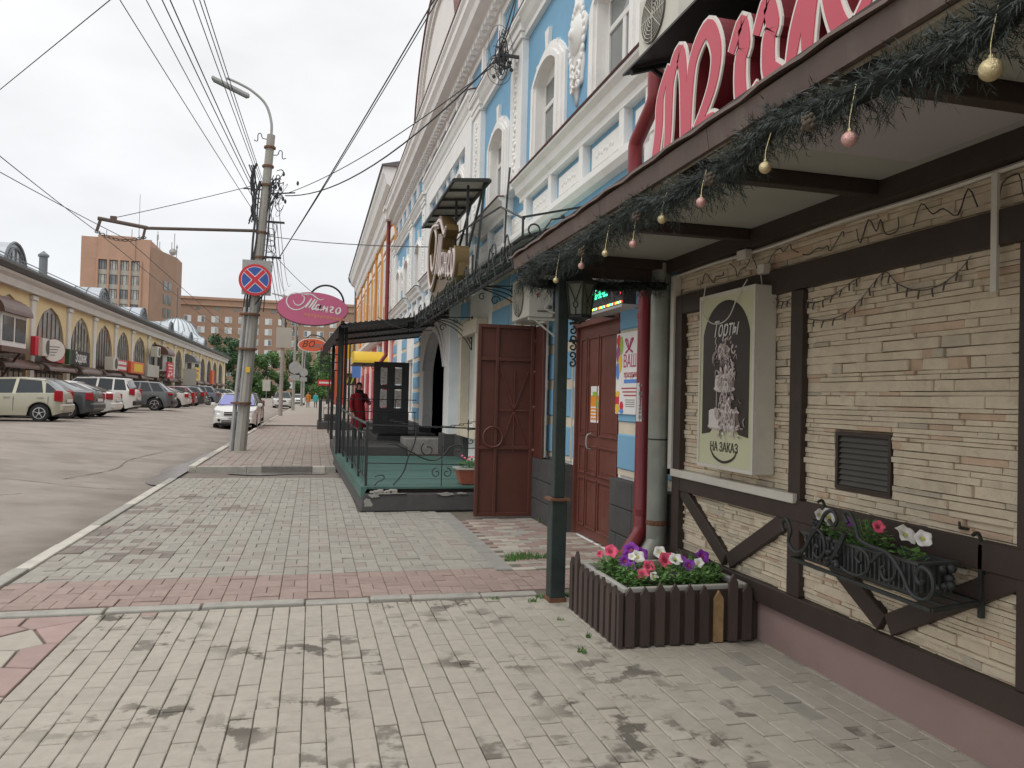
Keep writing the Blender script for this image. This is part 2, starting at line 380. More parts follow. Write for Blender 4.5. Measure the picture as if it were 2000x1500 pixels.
mat('rim', (.50, .50, .50), .35, .05, metal=.6)
mat('car_glass', (.03, .036, .04), .06, 0, spec=.35)
mat('car_glass_glare', (.16, .17, .46), .12, .05, 3, spec=.8)
mat('car_black', (.018, .018, .019), .5)
mat('tail_red', (.36, .012, .018), .2, 0, spec=.7)
mat('head_clear', (.55, .56, .55), .12, 0, spec=.8)
mat('chrome', (.6, .6, .6), .2, 0, metal=.9)
mat('plate', (.68, .68, .66), .5, 0)
for nm, cc in (('beige', (.40, .375, .285)), ('graphite', (.055, .057, .06)), ('white', (.66, .65, .62)), ('gunmetal', (.105, .11, .115)), ('silver', (.52, .51, .47)), ('darkgreen', (.045, .055, .05)), ('maroon', (.22, .02, .03)), ('bluegrey', (.12, .14, .165)), ('black', (.02, .02, .022))):
    mat('paint_'+nm, cc, .32, .03, 1.5, coat=.6, metal=.15 if nm not in ('white', 'black') else 0, dirt=.2, dcol=(.24, .21, .17), dscale=1.2, dthr=.56)
mat('skin', (.50, .30, .22), .55, .05)
mat('hair', (.025, .017, .014), .6, .2)
mat('coat_red', (.33, .014, .022), .85, .12, 9, .3, 80)
mat('scarf', (.012, .012, .014), .9, .2, 30, .5, 90)
mat('jacket_orange', (.52, .20, .035), .8, .1, 9)
mat('jacket_teal', (.06, .37, .36), .8, .1, 9)
mat('jeans', (.06, .075, .12), .85, .1, 9)
mat('trousers_black', (.018, .018, .02), .85, .1)

# ================================================================== GROUND AND ROAD
def road_z(x):
    return -.12 + (.48*min(1, max(0, (-2.35-x)/5.6)))
g = MB(); g.quad((-900,-300,-.6),(900,-300,-.6),(900,1500,-.6),(-900,1500,-.6)); struct('ground', g, 'ground')
g = MB(); xs = [-2.2,-3,-4,-5,-6,-7,-8,-8.65,-10,-13.1]; ys = [-14,-4,2,6,10,14,18,22,26,32,40,50,60,80,100,130,172]
vs = [(x, y, road_z(x)) for y in ys for x in xs]; n = len(xs)
g.add(vs, [(j*n+i, j*n+i+1, (j+1)*n+i+1, (j+1)*n+i) for j in range(len(ys)-1) for i in range(n-1)])
struct('road', g, 'asphalt')
# the cross street the road runs into
g = MB(); g.quad((-70,166,.14),(-70,184,.14),(60,184,.0),(60,166,.0)); struct('cross_street', g, 'asphalt')
g = MB(); g.box(-70, 60, 184, 184.4, -.1, .32); struct('far_kerb', g, 'kerb_white')
g = MB(); g.quad((-80,184.4,.25),(-80,228,.3),(70,228,.3),(70,184.4,.25)); struct('lawn', g, 'leaf_c')
# repair patches and cracks in the asphalt
def blob(cx_, cy_, rx, ry, n=18, seed=0, z=None, jag=.25):
    r_ = random.Random(seed); ph = [r_.uniform(0, 6.28) for _ in range(3)]
    pts = []
    for i in range(n):
        a = 2*math.pi*i/n; k = 1+jag*(.5*math.sin(2*a+ph[0])+.35*math.sin(3*a+ph[1])+.3*math.sin(5*a+ph[2]))
        x, y = cx_+rx*k*math.cos(a), cy_+ry*k*math.sin(a); x = min(x, -2.36)
        pts.append((x, y, (road_z(x) if z is None else z)))
    return pts
cr = MB()
for k, pts in enumerate([[(-7,13.2),(-5.9,13.0),(-4.6,13.5),(-3.4,13.2),(-2.5,13.35)],[(-6.2,9),(-5.2,9.9),(-4.4,11.3),(-3.9,12.1)],[(-8,18),(-6.6,18.3),(-5.3,18.1),(-4.2,18.5),(-3,18.2)],[(-3.9,14),(-3.6,16),(-3.75,18),(-3.5,21)],[(-9,28),(-7.2,28.6),(-5,28.2),(-3.6,28.8)]]):
    pp = smooth_path([(a, b, 0) for a, b in pts], 7)
    for i in range(len(pp)-1):
        a, b = pp[i], pp[i+1]; d = (b-a).normalized(); nn = Vector((-d.y, d.x, 0))*(.005+.008*rd.random())
        q = [a+nn, a-nn, b-nn, b+nn]; cr.quad(*[(v.x+rd.uniform(-.01,.01), v.y, road_z(v.x)+.007) for v in q])
o = struct('asphalt_cracks', cr, 'asphalt_patch', fix=False)
# puddles standing along the kerb
def puddle(outline, z=None):
    g = MB(); p = [Vector((x, y, 0)) for x, y in outline]; p = smooth_path(p, 5, True)
    c = sum(p, Vector())/len(p); N_ = len(p)
    zz = z if z is not None else road_z(-2.7)+.016
    g.add([(min(v.x, -2.355) if z is None else v.x, v.y, zz) for v in p]+[(c.x, c.y, zz)], [(k, (k+1) % N_, N_) for k in range(N_)]); return g
struct('puddle', puddle([(-2.34,14.3),(-2.34,16.2),(-2.34,19),(-2.35,22.4),(-2.45,22.6),(-2.62,20.5),(-2.66,18.2),(-2.9,16.9),(-2.75,15.6),(-2.8,14.6),(-2.55,13.9)]), 'wet', fix=False)


# ---- pavements: mortar beds
g = MB(); g.box(-2.2, 3.2, -3, 14.25, -.4, -.014); walk = struct('sidewalk', g, 'bed')
g = MB(); g.box(-2.2, .75, 16.42, 36.9, -.4, -.014); walk2 = struct('sidewalk_beyond_driveway', g, 'bed')
g = MB(); g.box(-2.2, 3.2, 37.1, 166, -.4, .012); struct('sidewalk_far', g, 'paver_far')
g = MB(); g.box(.75, 3.2, 16.42, 36.9, -.4, -.02); struct('building_apron', g, 'concrete')
g = MB(); g.quad((-2.36,14.25,-.11),(-2.36,16.26,-.115),(3.2,16.26,-.085),(3.2,14.25,-.06)); struct('driveway', g, 'asphalt')
g = puddle([(-1.3,15.7),(-.9,15.6),(-.3,15.85),(.2,15.8),(.3,16.05),(-.1,16.2),(-.7,16.1),(-1.2,16.2),(-1.6,16.0)], -.088); struct('puddle', g, 'wet', fix=False)

def paver_mesh(name, sx, sy, m, h=.05, bev=.0035):
    b = MB(); x, y = sx/2, sy/2; e_ = bev
    b.add([(-x,-y,-h),(x,-y,-h),(x,y,-h),(-x,y,-h),(-x,-y,-e_),(x,-y,-e_),(x,y,-e_),(-x,y,-e_),(-x+e_,-y+e_,0),(x-e_,-y+e_,0),(x-e_,y-e_,0),(-x+e_,y-e_,0)],
          [(0,1,5,4),(1,2,6,5),(2,3,7,6),(3,0,4,7),(4,5,9,8),(5,6,10,9),(6,7,11,10),(7,4,8,11),(8,9,10,11)])
    return b
def lay(items, parent, kind_of, limit=300, piece='paver', stuffname='paver_field'):
    """items: (x,y,sx,sy,material). The `limit` that show largest become single objects, the rest one joined part."""
    def size(it):
        d = Vector((it[0], it[1], -1.5)); f = d.dot(F)
        if f < .3: return -1
        u, v = d.dot(Rv)/f, d.dot(U)/f
        if abs(u) > .72 or abs(v) > .56: return -1
        return it[2]*it[3]/(f*f*f)
    items = sorted(items, key=size, reverse=True); meshes = {}
    rest = {}
    for i, (x, y, sx, sy, m) in enumerate(items):
        z = rd.gauss(0, .0022); rz = rd.gauss(0, .008)
        if i < limit:
            key = (round(sx, 3), round(sy, 3), m)
            if key not in meshes:
                b = paver_mesh('p', sx, sy, m); o = b.build(piece, m, None, fix=False); meshes[key] = o.data; bpy.data.objects.remove(o)
            o_ = inst(piece, meshes[key], parent, (x, y, z-.001), rz); o_.rotation_euler = (rd.gauss(0,.009), rd.gauss(0,.012), rz)
        else:
            b = rest.setdefault(m, MB()); pm_ = paver_mesh('p', sx, sy, m); c, s_ = math.cos(rz), math.sin(rz)
            b.add([(x+vx*c-vy*s_, y+vx*s_+vy*c, z+vz) for vx, vy, vz in pm_.v], pm_.f)
    if rest:
        b = MB(); ms = list(rest)
        for k, m in enumerate(ms): b.use(k); b.add(rest[m].v, rest[m].f)
        o = b.build(stuffname, ms, parent, fix=False); o['kind'] = 'stuff'
# foreground: long pavers in running bond
it = []; cw, cl = .107, .214
DAMP = [(.42,3.05,.22,.35,.6),(.72,3.35,.2,.5,.55),(1.0,2.9,.25,.3,.5),(1.35,3.5,.35,.45,.4),(.15,4.1,.35,.4,.22),(.45,4.5,.3,.4,.3),(-.7,4.3,.5,.6,.10),(-.4,3.2,.4,.5,.12),(1.55,3.0,.35,.3,.45),(.0,2.9,.15,.4,.4),(2.3,3.0,.5,.5,.12)]
for i in range(40):
    x = -1.40+cw*(i+.5)
    if x > 2.84: break
    y = 1.2+(i % 2)*cl*.5+rd.uniform(-.03,.03)
    while y+cl < 5.66:
        m = 'paver'
        if x > 2.1 and rd.random() < .12: m = 'paver_grey'
        if any(((x-q[0])/q[2])**2+((y-q[1])/q[3])**2 < 1 and rd.random() < q[4]*.5 for q in DAMP): m = 'paver_damp'
        it.append((x, y+cl/2, cw-.0045, cl-.0045, m)); y += cl
    if 5.66-y > .05: it.append((x, (y+5.655)/2, cw-.008, 5.65-y, 'paver' if i != 3 else 'paver_red'))
lay(it, walk, None, 300)
# basket-weave field, red along the cross kerb
it = []; s_ = .2
wet_c = [(-1.9,8.6,.45,1.1),(-1.6,7.6,.35,.5),(-1.95,10.4,.4,.9),(-1.3,9.2,.3,.35),(-.9,10.6,.25,.3),(-1.5,11.6,.5,.5)]
for i in range(19):
    x = -2.1+s_*i; y = 5.86; j = 0
    if x > 1.5: break
    while y < 14.1:
        if x > .55 and y > 9.98: break
        red = y < 6.52
        for k in range(2):
            m = 'paver_red' if red else 'paver_grey'
            if (i+j) % 2: px_, py_, a, b = x, y+.05+.1*k, .1955, .0965
            else: px_, py_, a, b = x-.05+.1*k, y+.1, .0965, .1955
            if not red:
                if any(((px_-q[0])/q[2])**2+((py_-q[1])/q[3])**2 < rd.uniform(.3,1.2) for q in wet_c) and rd.random() < .45: m = 'paver_dark'
                elif rd.random() < .10: m = 'paver_far'
            it.append((px_, py_, a, b, m))
        y += .2; j += 1
lay(it, walk, None, 300, 'block_paver', 'block_paver_field')
# second stretch beyond the driveway: laid blocks, too small to pick apart
it = []
for i in range(14):
    x = -2.1+.2*i; y = 16.45; j = i % 2
    while y < 36.8:
        m = 'paver_far' if rd.random() > .25 else 'paver_red'
        it.append((x, y+.05, .195, .096, m)); y += .1
    if x > .4: break
b = MB(); ms = ['paver_far', 'paver_red']
for x, y, sx, sy, m in it:
    pm_ = paver_mesh('p', sx, sy, m, .02, .004); b.use(ms.index(m)); z = rd.gauss(0, .002); b.add([(x+a, y+c, z+d) for a, c, d in pm_.v], pm_.f[4:])
o = b.build('block_paver_field', ms, walk2, fix=False); o['kind'] = 'stuff'
# apron by the doors: reddish worn bricks
it = []
for i in range(8):
    for j in range(26):
        y = 6.62+.107*j+.02*(i % 2); x = 1.86+.214*(i % 6)+(.107 if j % 2 else 0)
        if i < 6 and x < 2.98 and y < 9.4: it.append((x, y, .207, .1, rd.choice(['paver_red', 'paver_red', 'paver_grey', 'flag_beige'])))
for i in range(14):
    for j in range(6):
        x = 1.58+.107*i; y = 5.93+.107*j
        if x < 2.85: it.append((x, y, .1, .1, 'paver_red'))
lay(it, walk, None, 170, 'apron_brick', 'apron_brick_field')
# concrete strip slabs
for a, b_ in ((6.62,7.35),(7.36,8.15),(8.16,9.0),(9.01,9.95)):
    g = MB(); g.box(1.545, 1.775, a, b_, -.05, -.003+rd.uniform(-.003,.003)); g.build('concrete_slab', 'concrete', walk, bevel=.006)
g = MB(); g.box(1.50, 2.1, 5.1, 5.66, -.05, -.004); g.build('concrete_patch', 'concrete', walk)
# crazy paving at the left
def clip(poly, p, n):
    o = []
    for i in range(len(poly)):
        a, b = poly[i], poly[(i+1) % len(poly)]; da = (a[0]-p[0])*n[0]+(a[1]-p[1])*n[1]; db = (b[0]-p[0])*n[0]+(b[1]-p[1])*n[1]
        if da <= 0: o.append(a)
        if da*db < 0: t = da/(da-db); o.append((a[0]+(b[0]-a[0])*t, a[1]+(b[1]-a[1])*t))
    return o
r_ = random.Random(21); seeds = []
while len(seeds) < 30:
    q = (r_.uniform(-2.2, -1.41), r_.uniform(2.6, 5.62))
    if all((q[0]-k[0])**2+(q[1]-k[1])**2 > .055 for k in seeds): seeds.append(q)
for i, q in enumerate(seeds):
    poly = [(-2.19,2.5),(-1.408,2.5),(-1.408,5.65),(-2.19,5.65)]
    for k in seeds:
        if k is q: continue
        n_ = Vector((k[0]-q[0], k[1]-q[1])); l = n_.length; n_ /= l
        poly = clip(poly, ((q[0]+k[0])/2-n_.x*.009, (q[1]+k[1])/2-n_.y*.009), n_)
        if len(poly) < 3: break
    if len(poly) >= 3:
        g = MB(); g.prism(poly, -.04, rd.uniform(-.002,.003), 'z'); g.build('flagstone', 'flag_red' if r_.random() < .8 else 'flag_beige', walk, bevel=.004)
# kerbs
k_ = struct('kerb', MB().box(-2.34, -2.21, -2, 14.2, -.4, -.02), 'kerb')
y = 1.1; segs = [(1.1,3.1,0),(3.1,5.0,1),(5.0,7.15,0),(7.15,9.35,1),(9.35,11.0,0),(11.0,13.2,1),(13.2,14.2,0)]
def kerbstones(par, x0, x1, segs, z1):
    for a, b_, w in segs:
        nn = max(1, round((b_-a)/1.05)); 
        for j in range(nn):
            g = MB(); ya, yb = a+(b_-a)*j/nn, a+(b_-a)*(j+1)/nn; dz = rd.uniform(-.006,.006)
            g.box(x0+rd.uniform(-.006,.006), x1, ya+.004, yb-.004, -.3, z1+dz); g.build('kerbstone', ('kerb', 'kerb_white', 'kerb_dark')[w], par, bevel=.012, seg=2)
kerbstones(k_, -2.345, -2.222, segs, .008)
k2 = struct('kerb_beyond_driveway', MB().box(-2.34, -2.21, 16.3, 166, -.4, -.02), 'kerb')
kerbstones(k2, -2.352, -2.205, [(16.3+2.0*i, 18.3+2.0*i, (1, 0)[i % 2]) for i in range(24)], .03)
k3 = struct('cross_kerb', MB().box(-2.2, 1.74, 5.675, 5.82, -.3, -.02), 'kerb')
for a, b_ in ((-2.19,-1.33),(-1.32,-.72),(-.71,-.02),(-.01,.44),(.45,.74),(.75,1.27),(1.28,1.72)):
    g = MB(); t = rd.uniform(-.018,.014); g.box(a+rd.uniform(0,.01), b_, 5.70+t, 5.815+t*.5, -.2, .010+rd.uniform(-.008,.008)); g.build('kerbstone', 'kerb', k3, bevel=.01, seg=2)
k4 = struct('driveway_kerb', MB().box(-2.2, .5, 16.27, 16.4, -.4, -.03), 'kerb')
for a, b_, m in ((-2.19,-1.25,'kerb'),(-1.24,-.96,'kerb'),(-.95,0.02,'kerb_dark'),(.03,.28,'kerb_white'),(.29,.5,'kerb')):
    g = MB(); g.box(a, b_, 16.255, 16.405, -.3, .02+rd.uniform(-.004,.004)); g.build('kerbstone', m, k4, bevel=.012, seg=2)
k5 = struct('second_driveway_kerb', MB().box(-2.2, 1.2, 36.92, 37.08, -.4, .05), 'kerb_dark')
# weeds in the joints
def tuft(mb, x, y, n, r, h, z=0):
    for _ in range(n):
        a = rd.uniform(0, 6.28); q = r*math.sqrt(rd.random()); bx_, by_ = x+q*math.cos(a), y+q*math.sin(a)*.6; t = rd.uniform(0, 6.28); hh = h*rd.uniform(.4,1); l = hh*rd.uniform(.2,.8); w = .006
        mb.add([(bx_-w*math.sin(t), by_+w*math.cos(t), z), (bx_+w*math.sin(t), by_-w*math.cos(t), z), (bx_+l*.5*math.cos(t), by_+l*.5*math.sin(t), z+hh*.7), (bx_+l*math.cos(t), by_+l*math.sin(t), z+hh)], [(0,1,2),(0,2,3)])
for lab, spots in (('low green weeds sprouting between the red bricks beside the post', [(1.95,7.02,170,.16,.07),(1.83,6.93,60,.07,.05),(2.16,7.0,50,.07,.06),(2.3,6.95,30,.05,.05)]), ('small weeds at the foot of the black post', [(1.72,5.6,40,.05,.04),(1.9,5.62,40,.05,.04),(1.62,5.5,25,.04,.04),(1.98,5.15,40,.05,.03)]), ('tiny weeds in the paver joints before the picket planter', [(1.73,4.62,14,.03,.05),(1.60,4.35,16,.035,.05),(1.68,5.0,10,.03,.04),(1.35,5.62,20,.05,.03)]), ('weeds in the corner between dark plinth and brown door', [(2.76,9.0,90,.06,.09)])):
    g = MB(); [tuft(g, *s) for s in spots]; o = single('weeds', g, 'leaf_p', lab, 'weeds', fix=False); o['kind'] = 'stuff'

# ================================================================== CAFE BUILDING (stone cladding, timber frame)
cafe = thing('cafe_building', 'cafe clad in cream ledge stone with dark brown timber framing above a pinkish plinth', 'building', (2.8, 3, 0))
b = MB(); b.box(2.835, 7.5, -3.5, 5.58, 0, 3.4); b.build('wall', 'mortar', cafe)
b = MB(); b.box(2.80, 2.834, -3.5, 5.555, -.2, .252); b.build('plinth', 'plinth', cafe)
b = MB(); b.box(2.86, 7.5, -3.4, 5.57, 3.4, 3.5); b.build('roof', 'awning_black', cafe)
b = MB(); b.box(2.80, 2.834, -3.5, 5.56, 2.76, 3.4); b.build('upper_wall', 'sign_red_side', cafe)  # dark maroon: shade behind the sign letters put into the wall colour
# ledge stones, course by course
def unit_stone(m, seed):
    r_ = random.Random(seed); j = lambda a: r_.uniform(-a, a); g = MB(); e_ = .06
    g.add([(.5,-.5,-.5),(.5,.5,-.5),(.5,.5,.5),(.5,-.5,.5),(-.35,-.5,-.5+j(.06)),(-.35,.5,-.5+j(.06)),(-.35,.5,.5+j(.06)),(-.35,-.5,.5+j(.06)),(-.5+j(.16),-.485,-.44),(-.5+j(.16),.485,-.44),(-.5+j(.16),.485,.44),(-.5+j(.16),-.485,.44)],
          [(0,1,5,4),(1,2,6,5),(2,3,7,6),(3,0,4,7),(4,5,9,8),(5,6,10,9),(6,7,11,10),(7,4,8,11),(8,9,10,11)])
    o = g.build('ledge_stone', m, None); me = o.data; bpy.data.objects.remove(o); return me
UNIT = {m: [unit_stone(m, 10*i+k) for k in range(4)] for i, m in enumerate(('stone', 'stone_pink', 'stone_grey'))}
stones = []; z = .365
while z < 2.74:
    h = rd.choice([.02,.022,.026,.03,.034,.038,.044,.056]); h = min(h, 2.75-z); y = 1.2-rd.random()*.2
    while y < 5.57:
        l = rd.choice([.07,.1,.14,.19,.25,.33]) * (1.15 if h > .045 else 1); l = min(l, 5.575-y) if 5.575-y < l+.04 else l
        if z+h > 1.05 and z < 1.37 and y < 3.24 < y+l and 3.24-y > .03: l = 3.24-y
        if z+h > 1.05 and z < 1.37 and 3.23 < y < 3.67: y = 3.67; continue
        if True:
            q = rd.random(); stones.append((y+l/2, z+h/2, l, h, 'stone' if q > .12 else ('stone_pink' if q > .05 else 'stone_grey')))
        y += l
    z += h
def st_size(s): return s[2]*s[3]/(s[0]**2.2) if 2.35 < s[0] else 0
stones.sort(key=st_size, reverse=True); rest = MB(); ms = list(UNIT)
for i, (y, z, l, h, m) in enumerate(stones):
    t = rd.uniform(.022, .042); xc = 2.836-t/2
    if i < 300: inst('ledge_stone', rd.choice(UNIT[m]), cafe, (xc-2.8, y-3, z), 0, (t, l-.0012, h-.0012))
    else:
        me = rd.choice(UNIT[m]); rest.use(ms.index(m)); rest.add([(xc+v.co.x*t, y+v.co.y*(l-.0012), z+v.co.z*(h-.0012)) for v in me.vertices], [tuple(p.vertices) for p in me.polygons])
o = rest.build('ledge_stone_field', ms, cafe, fix=False); o['kind'] = 'stuff'
# vent opening is closed at the back by the wall; louvre below.  timbers
def timber(p, q, w, x0=2.762, x1=2.82, m='timber'):
    g = MB(); g.bar((( x0+x1)/2, p[0], p[1]), ((x0+x1)/2, q[0], q[1]), x1-x0, w, (1,0,0)); 
    a = Vector((0, q[0]-p[0], q[1]-p[1])); l = a.length; a.normalize(); nrm = Vector((0, -a.z, a.y)); g = MB()
    P, Q = Vector((0, *p)), Vector((0, *q)); poly = [P+nrm*w/2, Q+nrm*w/2, Q-nrm*w/2, P-nrm*w/2]
    g.prism([(v.y, v.z) for v in poly], x0, x1, 'x'); return g.build('timber_beam', m, cafe, bevel=.004)
timber((-3.5,.316), (5.585,.316), .126, 2.756)
timber((-3.5,.885), (5.49,.885), .125, 2.760)
timber((-3.5,2.27), (5.55,2.27), .15, 2.758)
timber((3.99,.38), (3.99,2.19), .115, 2.765); timber((2.445,.38), (2.445,2.19), .115, 2.765); timber((.9,.38), (.9,2.19), .115, 2.765)
timber((5.50,.02), (5.50,2.34), .12, 2.754)
for a, b_, c in ((5.43,4.75,4.05),(3.93,3.24,2.51),(2.38,1.66,.95)):
    timber((a,.83), (b_+.02,.43), .105, 2.768); timber((b_-.02,.43), (c,.83), .105, 2.771)
b = MB(); b.box(2.735, 2.80, 5.545, 5.605, .93, 2.51); b.box(2.735, 2.80, 3.955, 5.604, .928, .985); b.build('corner_channel', 'trim_white', cafe, bevel=.004)
b = MB(); b.tube(smooth_path([(2.765,5.57,2.505),(2.765,4.95,2.512),(2.765,4.3,2.50),(2.765,3.6,2.515),(2.765,2.9,2.505),(2.765,1.5,2.52),(2.765,-1,2.51)], 4), .012, 6); b.build('cable_duct', 'trim_white', cafe, smooth=True)
b = MB(); b.box(2.748, 2.764, 2.595, 2.625, 2.0, 2.5); b.build('conduit', 'trim_white', cafe)
for yy, zz, s in ((4.53,2.49,.11),(4.30,2.36,.07)):
    b = MB(); b.box(2.71, 2.765, yy-s*.5, yy+s*.5, zz-.03, zz+.035); b.build('junction_box', 'trim_white', cafe, bevel=.006)
b = MB(); b.tube(smooth_path([(2.74,4.53,2.45),(2.72,4.46,2.40),(2.735,4.40,2.38),(2.74,4.34,2.34),(2.74,4.32,2.26)], 4), .004, 5); b.tube(smooth_path([(2.63,4.84,2.34),(2.62,4.86,2.15),(2.625,4.76,2.06),(2.62,4.62,2.04),(2.62,4.5,2.08),(2.63,4.42,2.2),(2.66,4.36,2.3)], 5), .004, 5); b.build('wire', 'trim_white', cafe)
vent = thing('vent_grille', 'dark louvred vent set in the cream stone wall', 'vent', (2.8, 3.455, 1.05))
b = MB(); b.box(2.80, 2.834, 3.245, 3.265, 1.055, 1.365); b.box(2.80, 2.834, 3.645, 3.665, 1.055, 1.365); b.box(2.80, 2.834, 3.265, 3.645, 1.345, 1.365); b.box(2.80, 2.834, 3.265, 3.645, 1.055, 1.075); b.build('frame', 'timber', vent)
for i in range(9):
    zz = 1.09+i*.0295; g = MB(); g.add([(2.806,3.267,zz-.012),(2.806,3.643,zz-.012),(2.826,3.643,zz+.017),(2.826,3.267,zz+.017),(2.812,3.267,zz-.012),(2.812,3.643,zz-.012),(2.832,3.643,zz+.017),(2.832,3.267,zz+.017)], [(0,1,2,3),(7,6,5,4),(0,4,5,1),(2,6,7,3),(1,5,6,2),(0,3,7,4)]); g.build('slat', 'ac_dark', vent)
g = MB(); g.box(2.775, 2.80, 2.76, 2.80, .975, .985); g.tube([(2.80,2.78,.98),(2.765,2.78,.98),(2.76,2.78,1.01)], .006, 5); single('wall_hook', g, 'iron', 'small black iron hook screwed to the stone wall', 'hook')
# string of little lights
for k, (pts, lab) in enumerate((([(4.03,2.16),(3.92,2.11),(3.8,2.1),(3.66,2.13),(3.55,2.17),(3.47,2.19)], 'string of little unlit lights looping below the upper beam by the corner'), ([(4.0,2.04),(3.85,2.0),(3.7,1.99),(3.55,2.02),(3.45,2.08),(3.36,2.15),(3.28,2.19),(3.2,2.12),(3.08,2.07),(2.95,2.07),(2.83,2.12),(2.76,2.18)], 'long string of little unlit lights draped across the stone wall'), ([(4.28,2.2),(4.2,2.15),(4.12,2.14),(4.05,2.16)], 'short string of unlit lights beside the cake sign'))):
    t = thing('string_light', lab, 'string lights', (2.77, pts[0][0], pts[0][1])); pp = smooth_path([(2.785, y, z) for y, z in pts], 5); b = MB(); b.tube(pp, .0025, 4); b.build('cord', 'cable', t)
    for i in range(2, len(pp), 3):
        a = rd.uniform(-.5,.5); g = MB(); q = pp[i]; g.tube([q, (q.x-.006, q.y+.012*a, q.z-.018), (q.x-.008, q.y+.03*a, q.z-.042)], .0045, 5); g.build('bulb', 'ac_dark', t)
b = MB()
for k in range(7):
    y0 = 5.2-k*.42; pp = [(2.785+rd.uniform(-.01,.0), y0-.05*i+rd.uniform(-.03,.03), 2.44+rd.uniform(-.07,.05)) for i in range(8)]; b.tube(smooth_path(pp, 3), .0035, 4)
single('loose_cables', b, 'cable', 'tangle of thin loose cables above the upper timber beam under the soffit', 'cables')

# ---- cake sign (light box)
cs = thing('cake_sign', 'tall light box sign with tiered cake on black and pale green border', 'sign', (2.72, 4.6, 1.06))
XF = 2.65; b = MB(); b.box(XF+.006, 2.80, 4.24, 4.95, 1.065, 2.255); b.build('case', 'trim_white', cs, bevel=.006)
b = MB(); b.box(XF, XF+.006, 4.262, 4.928, 1.09, 2.23); b.build('face', 'pale_green', cs)
b = MB()
for a in ((4.24,4.262,1.065,2.255),(4.928,4.95,1.065,2.255),(4.262,4.928,1.065,1.09),(4.262,4.928,2.23,2.255)): b.box(XF-.006, XF+.008, *a)
b.build('frame', 'trim_white', cs)
ov = [(4.595+.2*math.cos(a), 1.265+.105*math.sin(a)) for a in [i*math.pi/16 for i in range(17)]]
b = MB(); b.prism([(4.30,1.29)]+[(2*4.595-y, z) for y, z in ov if z > 1.29]+[(4.89,1.29)]+[(4.89,1.97)]+list(reversed(arcpts(4.30,4.89,1.97,.225,16)))[1:-1]+[(4.30,1.97)], XF-.003, XF+.001, 'x'); b.build('picture_panel', 'poster_black', cs)
pl = on_x(XF-.003, 4.595, 0)
lettering('lettering', 'Торты', .15, 'lettering_white', cs, on_x(XF-.005, 4.60, 2.0), shear=.35, xs=.72, depth=.001)
lettering('lettering', 'НА ЗАКАЗ', .085, 'ink', cs, on_x(XF-.002, 4.595, 1.21), xs=.85, depth=.001, bold=.001)
b = MB(); ribbon(b, [(-.17,1.20),(-.12,1.145),(0,1.115),(.12,1.145),(.17,1.20)], .016, .0, .003, pl, taper=.2); b.build('swoosh', 'ink', cs)
# tiers of the cake, as flat print in four tones
tone = {'cake_light': MB(), 'cake': MB(), 'cake2': MB(), 'cake_dark': MB()}; lay_ = [0]
def dd(): lay_[0] += 1; return .0008+lay_[0]*.00002
def ell(m, u, v, ru, rv, rot=0, n=12):
    d = dd(); c, s_ = math.cos(rot), math.sin(rot); tone[m].add([pl(u+ru*math.cos(2*math.pi*i/n)*c-rv*math.sin(2*math.pi*i/n)*s_, v+ru*math.cos(2*math.pi*i/n)*s_+rv*math.sin(2*math.pi*i/n)*c, d) for i in range(n)], [tuple(range(n))])
def swp(m, p, w): d = dd(); ribbon(tone[m], p, w, d-.00001, d, pl, taper=.35)
r_ = random.Random(8)
def tier(uc, w, v0, v1):
    for k in range(9):      # rounded drum: light left, dark right
        u0 = uc-w+2*w*k/9; m = ('cake_light','cake_light','cake_light','cake','cake','cake2','cake2','cake2','cake_dark')[k]; d = dd(); tone[m].add([pl(u0,v0,d), pl(u0+2*w/9,v0,d), pl(u0+2*w/9,v1,d), pl(u0,v1,d)], [(0,1,2,3)])
    ell('cake', uc, v0, w*1.09, .022); ell('cake_light', uc-.02, v0+.008, w*.98, .015); ell('cake_light', uc, v1, w, .018)
tier(-.01, .19, 1.345, 1.455)
for x in (-.10,.085): swp('cake2', [(x,1.46),(x,1.60)], .016)
tier(.0, .125, 1.60, 1.685)
for x in (-.055,.045): swp('cake', [(x,1.69),(x,1.83)], .012)
def bouquet(uc, vc, ru, rv, n):
    for k in range(n):
        u, v = uc+r_.gauss(0,ru*.5), vc+r_.gauss(0,rv*.5); m = r_.choice(['cake_light','cake','cake','cake2','cake2','cake_dark'])
        if r_.random() < .5: ell(m, u, v, r_.uniform(.008,.022), r_.uniform(.006,.014), r_.uniform(0,3.1))
        else:
            a = r_.uniform(0,6.28); q = r_.uniform(.02,.05); swp(m, [(u,v),(u+q*math.cos(a),v+q*math.sin(a)),(u+q*1.3*math.cos(a+.7),v+q*1.3*math.sin(a+.7)-.02)], r_.uniform(.006,.014))
bouquet(.0, 1.85, .11, .10, 90); bouquet(.04, 1.67, .09, .10, 70); bouquet(.03, 1.43, .14, .13, 110)
for k, (u, v) in enumerate([(-.06,1.60),(.03,1.58),(-.09,1.40),(.05,1.44),(.0,1.37),(.09,1.66),(-.02,1.50)]): swp('cake_light' if k % 2 else 'cake', [(u,v),(u-.025,v+.035),(u,v+.07),(u+.028,v+.035),(u+.004,v-.005)], .012)
swp('cake2', [(-.10,1.86),(-.14,1.83),(-.15,1.78)], .025); swp('cake', [(.08,1.80),(.11,1.74),(.09,1.68)], .022)
for m in tone: tone[m].build('cake_print', m, cs, fix=False)['kind'] = 'stuff'

